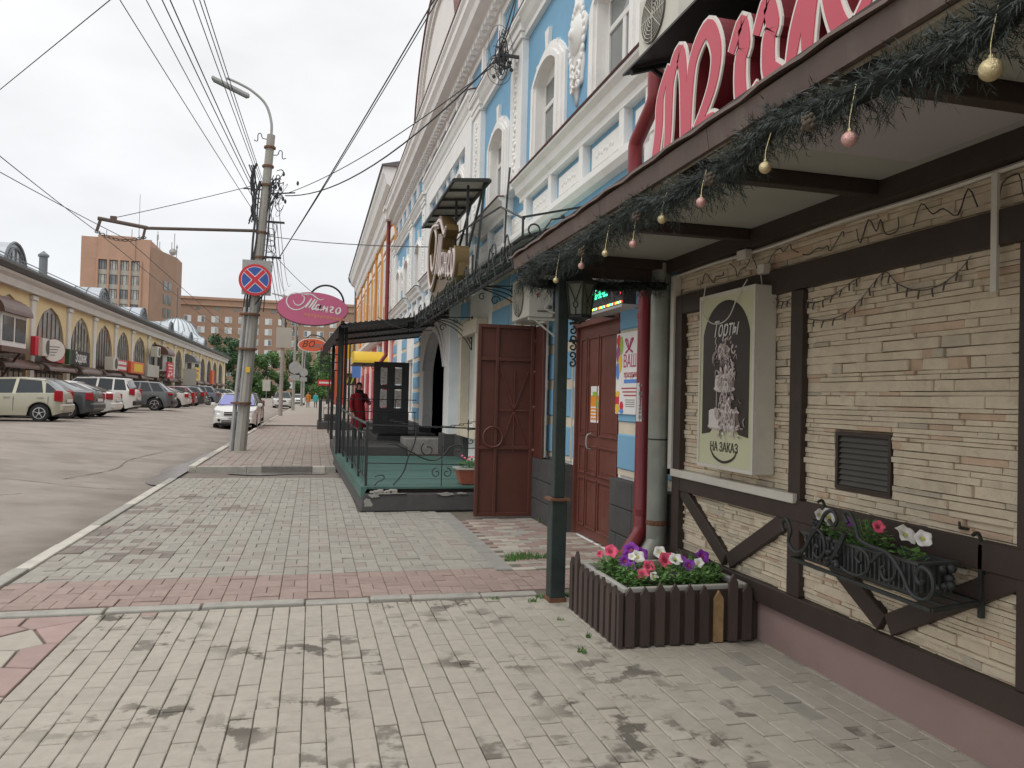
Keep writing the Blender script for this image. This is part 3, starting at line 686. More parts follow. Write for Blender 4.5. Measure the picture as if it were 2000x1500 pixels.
# ---- canopy over the cafe front
cp = thing('cafe_canopy', 'cafe canopy with brown fascia, dark cross beams and pale soffit panels', 'canopy', (2.1, 3, 2.5))
YB = [5.66,4.44,3.28,2.16,1.02,-.1,-1.3]
for i in range(len(YB)-1):
    b = MB(); b.box(1.53, 2.78, YB[i+1]+.05, YB[i]-.05, 2.635, 2.65); b.build('soffit_panel', 'soffit', cp)
b = MB(); b.box(1.95, 2.62, 2.26, 2.92, 2.626, 2.634); b.build('soffit_patch', 'soffit_new', cp)
for y in YB: b = MB(); b.box(1.52, 2.70, y-.036, y+.036, 2.565, 2.66); b.build('cross_beam', 'timber', cp, bevel=.004)
b = MB(); b.box(2.70, 2.795, -1.4, 5.72, 2.53, 2.662); b.build('ledger_beam', 'timber', cp)
b = MB(); b.box(1.52, 1.60, -1.4, 5.61, 2.552, 2.663); b.build('edge_beam', 'timber', cp)
ys_ = [-1.4,.4,1.55,2.72,3.9,4.9,5.74]
for i in range(len(ys_)-1):
    b = MB(); a, c = ys_[i], ys_[i+1]-.004; b.prism([(1.49,2.495),(1.478,2.50),(1.465,2.582),(1.475,2.592),(1.50,2.59)], a, c, 'y'); b.build('fascia_board', 'fascia', cp)
b = MB(); b.prism([(1.50,2.475),(2.78,2.475),(2.78,2.60),(1.50,2.59)], 5.72, 5.745, 'y'); b.build('end_board', 'fascia', cp)
b = MB(); ny = 60; pr = []
for j in range(ny+1):
    y = -1.4+7.2*j/ny; w = .006*math.sin(j*2.1)+.004*math.sin(j*.9)
    pr += [(1.445, y, 2.590+w), (2.0, y, 2.72+w*.5), (2.83, y, 2.93), (1.445, y, 2.602+w), (2.0, y, 2.735+w*.5), (2.83, y, 2.945)]
fs = []
for j in range(ny):
    a, c = 6*j, 6*j+6; fs += [(a,a+1,c+1,c),(a+1,a+2,c+2,c+1),(a+3,c+3,c+4,a+4),(a+4,c+4,c+5,a+5),(a,c,c+3,a+3),(a+2,a+5,c+5,c+2)]
b.add(pr, fs+[(0,3,4,1),(1,4,5,2),(6*ny,6*ny+1,6*ny+4,6*ny+3),(6*ny+1,6*ny+2,6*ny+5,6*ny+4)]); b.build('roof_sheet', 'sheet_brown', cp)
b = MB(); b.tube([(1.515, y, 2.505+.006*math.sin(y*3)) for y in [-1.4+.3*i for i in range(24)]], .007, 5); b.build('cable', 'cream_strip', cp)

# ---- big red sign lettering
sg = thing('red_letter_sign', 'large red blackletter sign letters with white outlines standing on the canopy', 'sign', (1.75, 3, 2.7))
LT = {'М': ([[(3.866,2.72),(3.80,2.80),(3.753,2.966),(3.739,3.125),(3.638,3.249)], [(3.665,2.70),(3.64,2.9),(3.628,3.151),(3.538,3.273),(3.48,3.131),(3.46,2.70)], [(3.42,2.70),(3.41,3.001),(3.37,3.179),(3.243,3.262),(3.155,3.134),(3.172,2.997),(3.26,2.88),(3.38,2.78)], [(3.36,2.78),(3.27,2.80),(3.18,2.80),(3.125,2.76)]], .098),
 'и': ([[(3.023,3.05),(2.945,3.15),(2.915,3.04),(2.945,2.985),(2.94,2.849),(2.895,2.775),(2.80,2.82)], [(2.825,3.04),(2.752,3.145),(2.705,3.03),(2.73,2.98),(2.725,2.86),(2.66,2.80),(2.74,2.76)]], .098),
 'л': ([[(2.60,2.72),(2.565,2.88),(2.52,3.0),(2.44,3.12),(2.40,3.16)], [(2.47,2.76),(2.475,2.9),(2.44,3.08),(2.39,3.17)], [(2.39,3.17),(2.36,3.0),(2.30,2.84),(2.23,2.78),(2.15,2.86)]], .09),
 'е': ([[(2.12,2.96),(2.0,3.02),(1.93,3.1),(2.02,3.16),(2.1,3.06),(2.1,2.9),(2.02,2.79),(1.92,2.83)]], .085)}
pl = lambda u, v, d: (1.75-d, -u, v)
for ch, (paths, w) in LT.items():
    t = None; side = MB(); wh = MB(); red = MB()
    for k, p in enumerate(paths):
        q = [(-y, z) for y, z in p]; e_ = .0009*k
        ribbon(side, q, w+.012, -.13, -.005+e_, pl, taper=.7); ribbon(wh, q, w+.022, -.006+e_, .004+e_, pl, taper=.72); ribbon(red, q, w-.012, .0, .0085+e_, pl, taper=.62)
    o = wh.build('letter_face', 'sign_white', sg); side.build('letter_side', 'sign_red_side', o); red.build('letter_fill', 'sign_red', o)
b = MB(); b.bar((1.93,5.0,2.82), (1.93,.5,2.82), .03, .03); b.bar((1.93,3.2,2.82), (2.8,3.2,3.1), .03, .03); b.bar((1.93,2.2,2.82), (2.8,2.2,3.1), .03, .03); b.build('support_rail', 'iron', sg)
# dark shed roof over the sign
sh = thing('sign_shelter', 'dark sheet metal shelter roof above the red letter sign', 'awning', (2.3, 3.5, 3.8))
b = MB(); b.add([(1.98,4.86,3.72),(1.98,.8,3.72),(2.95,.8,4.05),(2.95,4.86,4.05),(1.98,4.86,3.735),(1.98,.8,3.735),(2.95,.8,4.065),(2.95,4.86,4.065)], [(0,1,2,3),(7,6,5,4),(0,4,5,1),(1,5,6,2),(2,6,7,3),(3,7,4,0)]); b.build('roof_sheet', 'awning_black', sh)
for y in (4.75,3.6,2.4,1.2): b = MB(); b.bar((2.0,y,3.705), (2.94,y,4.02), .035, .03); b.bar((2.9,y,3.3), (2.15,y,3.75), .025, .025); b.build('rafter', 'iron', sh)
b = MB(); b.box(2.2, 2.9, .8, 4.7, 3.45, 3.52); b.build('back_beam', 'sheet_brown', sh)
b = MB(); b.box(2.86, 2.9, -3, 5.58, 3.38, 4.3); b.build('back_panel', 'awning_black', sh)

# ---- pine garland with baubles
gd = thing('pine_garland', 'artificial dark green pine garland hung below the canopy edge', 'garland', (1.52, 3, 2.4))
path = [(1.505+.015*math.sin(i*1.3), .5+.2*i, 2.42+.022*math.sin(i*.9)+.012*math.sin(i*2.3)) for i in range(26)]
path += [(1.58,5.63,2.40),(1.75,5.64,2.39),(1.95,5.64,2.42),(2.2,5.64,2.40),(2.45,5.64,2.42),(2.7,5.63,2.43)]
pp = smooth_path(path, 6); b = MB(); b.tube(pp, .035, 6); b.build('core', 'garland_core', gd)
nb = MB(); br = MB()
for i in range(len(pp)-1):
    t = (pp[i+1]-pp[i]); tl = t.length; t.normalize(); o1 = t.orthogonal().normalized(); o2 = t.cross(o1)
    for _ in range(int(tl/.2*120)):
        a = rd.uniform(0, 6.283); base = pp[i]+t*tl*rd.random(); dr = (o1*math.cos(a)+o2*math.sin(a)+t*rd.uniform(-.6,.6)); dr.normalize(); dr.z -= .25
        ln = rd.uniform(.045,.12); st = base+dr*.01; sd_ = dr.cross(Vector((rd.random(), rd.random(), rd.random()))).normalized()
        for k in range(13):     # a sprig: needles along a twig
            p0 = st+dr*ln*(k/13); f_ = 6.28*rd.random(); nd = (dr*.75+(sd_*math.cos(f_)+dr.cross(sd_)*math.sin(f_))*.8).normalized()*rd.uniform(.022,.040); w = nd.cross(dr).normalized()*.0017
            nb.add([p0-w, p0+w, p0+nd], [(0,1,2)])
o = nb.build('needles', 'garland', gd, fix=False); o['kind'] = 'stuff'
for i, (y, z, r, m, c) in enumerate([(1.39,2.265,.030,'gold_ball','gold'),(1.86,2.26,.026,'rose_ball','rose'),(2.28,2.30,.024,'gold_ball','gold'),(2.72,2.29,.023,'rose_ball','rose'),(3.07,2.30,.023,'gold_ball','gold'),(3.38,2.25,.022,'rose_ball','rose'),(3.74,2.27,.021,'gold_ball','gold'),(4.11,2.265,.022,'rose_ball','rose'),(4.58,2.25,.021,'gold_ball','gold')]):
    t = thing('bauble', ('gold' if c == 'gold' else 'rosy')+' glitter bauble hanging from the pine garland', 'bauble', (1.45, y, z), c+' baubles on the garland')
    b = MB(); r *= .86; b.ball((1.45, y, z), r, 16); b.build('ball', m, t, smooth='all')
    b = MB(); b.lathe([(.005, 0), (.005, .009)], 8, (1.45, y, z+r-.002)); b.tube(smooth_path([(1.45,y,z+r+.005),(1.455,y+.005,z+r+.04),(1.47,y,2.42)], 3), .0013, 4); b.build('cap_and_thread', 'gold_ball', t)
for i, (y, z) in enumerate([(2.02,2.36),(2.62,2.35),(3.3,2.36),(4.05,2.33)]):
    b = MB(); b.ball((1.43, y, z), .02, 8, 1, 1, 1.3)
    for k in range(16): a = k*2.4; b.ball((1.43+.016*math.cos(a), y+.016*math.sin(a), z-.018+.0024*k), .008, 6)
    single('pine_cone', b, 'bark', 'small brown pine cone tucked in the garland', 'pine cone', 'pine cones in the garland', smooth='all')

# ---- black post with wall lantern
po = thing('canopy_post', 'black square steel post with flange and scroll bracket holding up the canopy corner', 'post', (1.8, 5.52, 0))
b = MB(); b.box(1.742, 1.858, 5.462, 5.578, -.02, .75); b.build('lower_post', 'iron_green', po, bevel=.006)
b = MB(); b.box(1.722, 1.878, 5.442, 5.598, .75, .768); b.build('flange', 'rust', po)
b = MB(); b.box(1.758, 1.842, 5.478, 5.562, .768, 2.56); b.build('upper_post', 'iron_green', po, bevel=.006)
b = MB(); b.box(1.735, 1.865, 5.455, 5.585, -.015, .03); b.build('base', 'rust', po)
b = MB(); zz = 1.78
for k in range(5): scroll(b, (1.885, 5.50, zz+k*.062), .032, .008, -1.57 if k % 2 else 1.57, 1.1, 'y', .007, 12, 1 if k % 2 else -1)
b.bar((1.86,5.5,1.95),(1.93,5.5,1.95),.012,.02); b.bar((1.86,5.5,2.08),(1.98,5.5,2.11),.014,.02); b.build('scroll_bracket', 'iron', po)
la = thing('lantern', 'black six sided iron lantern with clouded glass beside the post top', 'lantern', (1.935, 5.5, 2.12))
cx_, cy_ = 1.93, 5.5; R6 = lambda r, z, k: (cx_+1.3*r*math.cos(k*math.pi/3+.4), cy_+1.3*r*math.sin(k*math.pi/3+.4), z)
b = MB()
for k in range(6): b.tube([R6(.072,2.14,k), R6(.098,2.38,k)], .006, 4)
for r, z in ((.074,2.14),(.098,2.38)): b.tube([R6(r,z,k) for k in range(7)], .007, 4)
b.lathe([(.02,2.08),(.03,2.10),(.1,2.125),(.1,2.14),(.0001,2.141)], 6, (cx_,cy_,0), a0=.4); b.lathe([(.136,2.38),(.14,2.39),(.065,2.45),(.015,2.50),(.015,2.56)], 6, (cx_,cy_,0), a0=.4); b.build('frame', 'iron', la)
b = MB()
for k in range(6):
    f0, f1 = lambda t, z0, z1: 0, 0
    A, B, C_, D_ = Vector(R6(.075,2.145,k)), Vector(R6(.075,2.145,k+1)), Vector(R6(.099,2.375,k+1)), Vector(R6(.099,2.375,k))
    pt = lambda u, v: (A*(1-u)+B*u)*(1-v)+(D_*(1-u)+C_*u)*v
    b.tube([pt(.12,.95), pt(.4,.55), pt(.5,.42)], .0035, 4); b.tube([pt(.88,.95), pt(.6,.55), pt(.5,.42)], .0035, 4); b.tube([pt(.5+.17*math.cos(q), .32+.1*math.sin(q)) for q in [j*.7 for j in range(10)]], .0035, 4); b.tube([pt(.5,.22), pt(.5,.0)], .0035, 4)
b.build('glass_ornament', 'iron', la)
b = MB(); b.lathe([(.086,2.143),(.117,2.378)], 6, (cx_,cy_,0), a0=.4); b.build('glass', 'lamp_glass', la)

# ---- picket planter with petunias
pk = thing('picket_planter', 'brown picket fence planter box with plastic liner on the pavers', 'planter', (2.3, 4.8, 0))
b = MB()
for a in ((1.85,1.87,4.38,5.24),(2.76,2.78,4.38,5.24),(1.87,2.76,4.38,4.40),(1.87,2.76,5.22,5.24)): b.box(a[0], a[1], a[2], a[3], .01, .33)
b.box(1.87, 2.76, 4.40, 5.22, .01, .06); b.build('box', 'timber', pk)
b = MB()
for a in ((1.885,1.92,4.42,5.2),(2.71,2.745,4.42,5.2),(1.92,2.71,4.42,4.455),(1.92,2.71,5.165,5.2)): b.box(a[0], a[1], a[2], a[3], .25, .352)
b.build('liner_rim', 'liner', pk, bevel=.008, seg=2)
b = MB(); b.box(1.92, 2.71, 4.455, 5.165, .1, .315); b.build('soil', 'soil', pk)
def picket(x, y, along, m, h):
    g = MB(); w = .03
    pts = [(-w,.012),(w,.012),(w,h-.05),(0,h),(-w,h-.05)]
    if along == 'y': g.prism([(y+a, z) for a, z in pts], x-.011, x+.011, 'x')
    else: g.prism([(x+a, z) for a, z in pts], y-.011, y+.011, 'y')
    g.build('picket', m, pk)
for i in range(9): picket(1.832, 4.43+.1*i, 'y', 'picket', rd.uniform(.36,.40) if i not in (7,) else .44)
for i in range(9):
    if i == 6: picket(1.90+.1*i, 4.362, 'x', 'picket_worn', .33); continue
    picket(1.90+.1*i, 4.362, 'x', 'picket', rd.uniform(.365,.40) if i != 7 else .43)
b = MB(); b.box(1.822, 1.85, 4.345, 4.375, .012, .34); b.build('corner_post', 'picket', pk)
def petal_flower(parts, c, nrm, r, m, heart):
    """five-lobed petunia: funnel with ruffled rim"""
    nrm = Vector(nrm).normalized(); a = nrm.orthogonal().normalized(); b_ = nrm.cross(a); c = Vector(c); g = MB(); n = 20; ph = rd.random()*6.28
    rings = [(0.02, -.55), (.28, -.12), (.66, .06), (1.0, .02)]; vs = []
    for k, (q, h) in enumerate(rings):
        for i in range(n):
            t = 2*math.pi*i/n; lob = 1 if k < 2 else 1-.13*abs(math.sin(2.5*t+ph))**.6*(k-1)
            vs.append(c+(a*math.cos(t)+b_*math.sin(t))*r*q*lob+nrm*r*(h+(.10*math.sin(5*t+ph) if k == 3 else 0)))
    fs = [(k*n+i, k*n+(i+1) % n, (k+1)*n+(i+1) % n, (k+1)*n+i) for k in range(3) for i in range(n)]
    g.add(vs, fs); g.cur = 1
    g.add([c+(a*math.cos(2*math.pi*i/10)+b_*math.sin(2*math.pi*i/10))*r*.2+nrm*(-.1*r) for i in range(10)], [tuple(range(10))])
    return g.build('flower', [m, heart], parts, smooth='all', fix=False)
def foliage(parent, spots, n, size, m='leaf_p', h=.1):
    g = MB()
    for (x, y, z, rx, ry) in spots:
        for _ in range(n):
            a = rd.uniform(0, 6.28); q = math.sqrt(rd.random()); px_, py_ = x+rx*q*math.cos(a), y+ry*q*math.sin(a); pz = z+h*rd.random()*(1.1-q*.6)
            t = rd.uniform(0, 6.28); el = rd.uniform(-.2,.9); d = Vector((math.cos(t)*math.cos(el), math.sin(t)*math.cos(el), math.sin(el))); s = d.cross(Vector((0,0,1))).normalized(); l = size*rd.uniform(.6,1.2); p = Vector((px_, py_, pz)); w = l*.3; dn = Vector((0,0,-l*.12))
            g.add([p, p+d*l*.45+s*w, p+d*l+dn, p+d*l*.45-s*w, p+d*l*.5+Vector((0,0,l*.08))], [(0,1,4),(1,2,4),(2,3,4),(3,0,4)])
        for _ in range(n//14):
            a = rd.uniform(0, 6.28); q = rd.random(); g.tube([(x, y, z-.02), (x+rx*q*.6*math.cos(a), y+ry*q*.6*math.sin(a), z+h*.5), (x+rx*q*math.cos(a), y+ry*q*math.sin(a), z+h)], .002, 4)
    o = g.build('foliage', m, parent, fix=False); o['kind'] = 'stuff'; return o
def petunia(label, base, spots, flowers, n=150, h=.12, size=.045):
    t = thing('petunia_plant', label, 'flowers', base); foliage(t, spots, n, size, h=h)
    for (p, r, m, he) in flowers: petal_flower(t, p, (rd.uniform(-.5,.1), -.9+rd.uniform(-.2,.2), rd.uniform(.3,.8)), r*1.15, m, he)
    return t
petunia('pink petunia plant in the picket planter', (2.0,4.8,.31), [(2.0,4.9,.315,.09,.2),(2.02,4.62,.315,.09,.13),(2.35,4.66,.315,.12,.15)], [((1.99,4.9,.485),.05,'petal_pink','petal_heart'),((1.94,4.98,.45),.026,'petal_pink','petal_heart'),((2.07,4.56,.40),.04,'petal_pink','petal_heart'),((2.14,4.62,.435),.045,'petal_pink','petal_heart'),((2.3,4.7,.455),.058,'petal_pink','petal_heart')], 210, .14)
petunia('purple petunia plant in the picket planter', (2.3,4.9,.31), [(2.15,5.0,.315,.12,.12),(2.55,4.8,.315,.14,.2)], [((2.06,4.82,.43),.045,'petal_purple','petal_heart'),((2.08,4.78,.40),.04,'petal_purple','petal_heart'),((2.17,4.98,.47),.06,'petal_purple','petal_heart'),((2.24,4.95,.45),.05,'petal_purple','petal_heart'),((2.4,4.7,.45),.05,'petal_purple','petal_heart'),((2.58,4.72,.47),.05,'petal_purple','petal_heart'),((2.45,4.66,.425),.045,'petal_purple','petal_heart'),((2.30,4.6,.37),.032,'petal_purple','petal_heart'),((2.11,4.9,.455),.035,'petal_purple','petal_heart')], 210, .14)
petunia('white petunia plant in the picket planter', (2.3,4.7,.31), [(2.2,4.62,.315,.14,.12),(2.5,4.58,.315,.14,.1),(2.64,4.8,.315,.06,.2)], [((2.16,4.84,.455),.05,'petal_white','petal_yellow'),((2.32,4.84,.48),.045,'petal_white','petal_yellow'),((2.36,4.68,.465),.05,'petal_white','petal_yellow'),((2.15,4.56,.385),.032,'petal_white','petal_yellow'),((2.52,4.66,.44),.035,'petal_white','petal_yellow'),((2.10,4.8,.465),.028,'petal_white','petal_yellow')], 200, .12)

# ---- wrought iron rack with flower trough on the wall
rk = thing('iron_flower_rack', 'wrought iron scroll rack bolted to the stone wall holding a flower trough', 'flower rack', (2.65, 3.15, .68))
b = MB(); zb = .685
fr = [(2.76,3.70,zb),(2.50,3.62,zb),(2.45,2.60,zb),(2.76,2.67,zb)]
for i in range(3): b.bar(fr[i], fr[i+1], .016, .016)
b.bar((2.58,3.65,zb),(2.56,2.63,zb),.012,.012); b.bar((2.66,3.67,zb),(2.66,2.65,zb),.012,.012); b.bar((2.76,3.70,zb),(2.76,2.67,zb),.014,.014)
b.build('base_frame', 'iron', rk)
for y in (3.70, 2.67): b = MB(); b.bar((2.77,y,.62),(2.77,y,.93),.02,.02); b.tube(smooth_path([(2.77,y,.93),(2.75,y,.98),(2.72,y,.97)],4), .008, 5); b.build('upright', 'iron', rk)
b = MB()
def wave(pts, r=.011): b.tube(smooth_path([(2.475+.05*max(0,(p[0]-3.2)*.4), p[0], p[1]) for p in pts], 6), r, 6)
wave([(3.66,.82),(3.68,.86),(3.64,.89),(3.60,.84),(3.62,.77),(3.55,.73),(3.48,.76),(3.42,.84),(3.36,.9),(3.31,.97),(3.25,.99),(3.22,.95),(3.25,.92),(3.28,.945)], .010)
wave([(3.45,.80),(3.40,.88),(3.33,.86),(3.31,.79),(3.35,.74),(3.40,.76),(3.38,.80),(3.36,.79)], .009)
wave([(3.14,.95),(3.17,.99),(3.13,1.0),(3.09,.95),(3.06,.89),(2.98,.87),(2.88,.86),(2.80,.80),(2.74,.72),(2.66,.71),(2.62,.76),(2.63,.82),(2.68,.84),(2.71,.80),(2.69,.77),(2.67,.79)], .010)
wave([(3.2,.74),(3.14,.72),(3.06,.72),(3.0,.76),(3.0,.82),(3.05,.84),(3.08,.80),(3.05,.78)], .008); wave([(2.98,.80),(2.9,.86),(2.83,.83),(2.84,.76),(2.89,.74),(2.92,.78),(2.89,.80)], .008)
wave([(3.3,.72),(3.22,.80),(3.16,.90)], .014); b.build('front_scrolls', 'iron', rk, smooth=True)
b = MB()
for k in range(9): b.ball((2.47+rd.uniform(-.015,.01), 3.22+rd.uniform(-.05,.05), .80+rd.uniform(-.07,.08)), rd.uniform(.010,.02), 8)
for k in range(7): b.ball((2.60+rd.uniform(-.02,.02), 2.685+rd.uniform(-.04,.03), .79+rd.uniform(-.05,.05)), rd.uniform(.014,.024), 8)
for k in range(5): b.ball((2.72, 3.72+rd.uniform(-.03,.03), .87+rd.uniform(-.05,.04)), rd.uniform(.012,.018), 8)
b.build('cast_leaves', 'iron', rk, smooth='all')
tr = thing('flower_trough', 'dark ribbed plastic flower trough in the iron rack', 'planter', (2.6, 3.1, .69))
b = MB(); x0, x1, y0, y1, z0, z1 = 2.51, 2.70, 2.74, 3.52, .695, .835
o_ = lambda q, z: [(x0+q,y0+q,z),(x1-q,y0+q,z),(x1-q,y1-q,z),(x0+q,y1-q,z)]
b.add(o_(.02,z0)+o_(0,z1)+o_(-.01,z1)+o_(-.01,z1+.012)+o_(.012,z1+.012)+o_(.025,z0+.05), [(3,2,1,0)]+[(4*k+i, 4*k+(i+1)%4, 4*k+4+(i+1)%4, 4*k+4+i) for k in range(5) for i in range(4)]+[(20,21,22,23)]); b.build('trough', 'planter_box', tr)
b = MB(); b.box(x0+.014,x1-.014,y0+.014,y1-.014,z0+.06,z1-.02); b.build('soil', 'soil', tr)
b = MB()
for i in range(26): y = y0+.03*i+.015; b.box(x0-.004, x0+.012, y-.005, y+.005, z0+.02, z1-.004) if y < y1 else None
for i in range(6): x = x0+.02+.03*i; b.box(x-.005, x+.005, y0-.004, y0+.01, z0+.02, z1-.004)
b.build('ribs', 'planter_box', tr)
petunia('white petunia with two open blooms at the near end of the trough', (2.6,2.86,.81), [(2.58,2.86,.82,.05,.06)], [((2.565,2.87,.945),.05,'petal_white','petal_yellow'),((2.60,2.81,.935),.04,'petal_white','petal_yellow')], 34, .07, .05)
petunia('red petunia in the middle of the wall trough', (2.6,3.1,.81), [(2.6,3.15,.82,.06,.16)], [((2.58,3.06,.945),.032,'petal_pink','petal_heart'),((2.56,3.24,.94),.024,'petal_purple','petal_heart')], 200, .14, .04)
petunia('white petunia behind the scrolls at the far end of the trough', (2.6,3.38,.81), [(2.6,3.4,.82,.05,.09)], [((2.54,3.36,.945),.048,'petal_white','petal_yellow'),((2.56,3.46,.94),.034,'petal_white','petal_yellow')], 70, .12, .04)

# ================================================================== BLUE BUILDING
BX = 2.9
bb = thing('blue_building', 'ornate blue two storey building with white stucco trim and curved gable', 'building', (3.5, 17, 0))
Y0, Y1 = 5.62, 29.3
b = MB(); b.box(3.36, 10, Y0, Y1, -.3, 8.6); b.build('body', 'stucco', bb)
cen = [7.28, 9.65, 12.45, 22.55, 25.35, 27.9]
holes = [(c-.5, c+.5, 4.62, 5.98) for c in cen]
tri = [(15.35,16.45),(16.85,18.15),(18.55,19.65)]
holesT = [(a, c, 4.62, 6.2) for a, c in tri]
b = MB(); wall_open(b, BX, BX+.4, Y0, Y1, 3.55, 8.25, holes+holesT); b.build('upper_wall', 'blue', bb, fix=False)
b = MB(); wall_open(b, BX, BX+.45, Y0, Y1, 0, 3.55, [(7.0,8.3,0,2.33),(13.2,14.55,.95,2.65),(16.1,19.2,.3,3.0),(23.4,24.8,.95,2.65),(26.4,27.8,.95,2.65)]); b.build('ground_floor_wall', 'stucco', bb, fix=False)
b = MB(); b.quad((BX,Y0,0),(3.4,Y0,0),(3.4,Y0,8.25),(BX,Y0,8.25)); b.build('end_wall', 'stucco', bb, fix=False)
# windows: white reveal, segmental head, frame and panes
def big_window(ya, yb, z0, zs, rise, head=.32, depth=.09, deep=.0):
    x0 = BX-.05; xr = BX+depth
    t = MB()   # jamb lining + head filler
    t.box(x0, xr, ya-.001, ya+.035, z0, zs+rise); t.box(x0, xr, yb-.035, yb+.001, z0, zs+rise)
    arc = arcpts(ya+.035, yb-.035, zs, rise, 10)
    t.prism([(ya+.035, zs+rise+.1)]+arc+[(yb-.035, zs+rise+.1)], x0, xr, 'x'); t.build('window_reveal', 'stucco', bb)
    # moulded surround in three steps
    for k, (w0, w1, xx) in enumerate(((.0,.10,-.085),(.10,.19,-.06),(.19,.27,-.035))):
        g = MB(); 
        g.box(BX+xx, BX+.01, ya-w1, ya-w0, z0, zs); g.box(BX+xx, BX+.01, yb+w0, yb+w1, z0, zs)
        o = arcpts(ya-w1, yb+w1, zs, rise+w1*.75, 12); i_ = arcpts(ya-w0, yb+w0, zs, rise+w0*.75, 12)
        for j in range(12): g.prism([i_[j], o[j], o[j+1], i_[j+1]], BX+xx, BX+.01, 'x')
        g.build('window_surround', 'stucco', bb)
    g = MB(); g.prism([((ya+yb)/2-.05, zs+rise+.16),((ya+yb)/2+.05, zs+rise+.16),((ya+yb)/2+.09, zs+rise+.42),((ya+yb)/2-.09, zs+rise+.42)], BX-.05, BX+.01, 'x'); g.build('keystone', 'stucco', bb)
    f = MB(); xf = xr-.02; ym = (ya+yb)/2; f.box(xf, xf+.05, ya+.03, ya+.09, z0, zs+.05); f.box(xf, xf+.05, yb-.09, yb-.03, z0, zs+.05); f.box(xf+.001, xf+.049, ya+.09, yb-.09, z0, z0+.07); f.box(xf+.001, xf+.049, ya+.09, yb-.09, zs-.35, zs-.28); f.box(xf+.002, xf+.048, ym-.04, ym+.04, z0+.07, zs-.35); f.box(xf+.001, xf+.049, ya+.09, yb-.09, zs-.0, zs+rise)
    fo = f.build('window_frame', 'pvc', bb, bevel=.006)
    for p in ((ya+.09, ym-.04, z0+.07, zs-.35), (ym+.04, yb-.09, z0+.07, zs-.35), (ya+.09, yb-.09, zs-.28, zs)):
        g = MB(); g.box(xf+.022, xf+.03, *p); g.build('pane', 'pane', fo)
for c in cen: big_window(c-.5, c+.5, 4.62, 5.8, .18)
for a, c in tri: big_window(a, c, 4.62, 5.85, .35)
# pilasters with carved strip, base and capital
def pilaster(ya, yb, z0=4.6, z1=7.05, proud=.1):
    g = MB(); g.box(BX-proud, BX+.01, ya, yb, z0+.25, z1-.3); g.box(BX-proud-.05, BX+.011, ya-.04, yb+.04, z0, z0+.14); g.box(BX-proud-.03, BX+.012, ya-.02, yb+.02, z0+.14, z0+.25)
    g.box(BX-proud-.03, BX+.012, ya-.02, yb+.02, z1-.3, z1-.2); g.box(BX-proud-.05, BX+.013, ya-.05, yb+.05, z1-.2, z1-.06); g.box(BX-proud-.09, BX+.014, ya-.09, yb+.09, z1-.06, z1+.02); o = g.build('pilaster', 'stucco', bb, bevel=.008)
    g = MB(); ym = (ya+yb)/2; 
    for k in range(24):
        z = z0+.32+k*(z1-z0-.7)/24; g.ball((BX-proud-.004, ym+.035*math.sin(k*2.2), z), .055, 6, .45, 1, .8)
    g.build('carved_strip', 'stucco', o, smooth='all')
for ya, yb in ((10.72,11.38),(13.62,14.25),(20.75,21.38),(23.62,24.28),(28.6,29.25)): pilaster(ya, yb)
g = MB(); g.box(BX-.09, BX+.01, 5.63, 6.35, 3.55, 8.2); g.box(BX-.11, BX+.011, 5.70, 5.80, 3.6, 8.1); g.box(BX-.11, BX+.012, 6.1, 6.2, 3.6, 8.1); g.build('corner_pilaster', 'stucco', bb, bevel=.008)
# cartouches between paired windows
def cartouche(y, z, s=1):
    g = MB(); n = 40; g.prism([(y+(.27+.05*math.sin(5*a)+.03*math.sin(9*a+1))*math.cos(a), z-.12+(.62+.07*math.sin(7*a)+.04*math.sin(11*a))*math.sin(a)) for a in [6.2832*i/n for i in range(n)]], BX-.03, BX+.005, 'x')
    g.lathe([(.03,-.13),(.06,-.115),(.075,-.09),(.10,-.10),(.115,-.075),(.15,-.085),(.17,-.055),(.21,-.06),(.235,-.02)], 22, (BX, y, z), 'x')
    for k in range(26): a = k*.2417; g.ball((BX-.03, y+.24*math.cos(a), z-.05+.40*math.sin(a)), .05, 8, .45, 1, 1)
    for k in range(3):
        scroll(g, (BX-.04, y-.1, z-.42-.1*k), .09-.02*k, .02, 0, 1.1, 'x', .022, 10); scroll(g, (BX-.04, y+.1, z-.42-.1*k), .09-.02*k, .02, 3.14, 1.1, 'x', .022, 10, -1)
    g.build('cartouche', 'stucco', bb, smooth='all')
cartouche(8.47, 5.78); cartouche(26.62, 5.78)
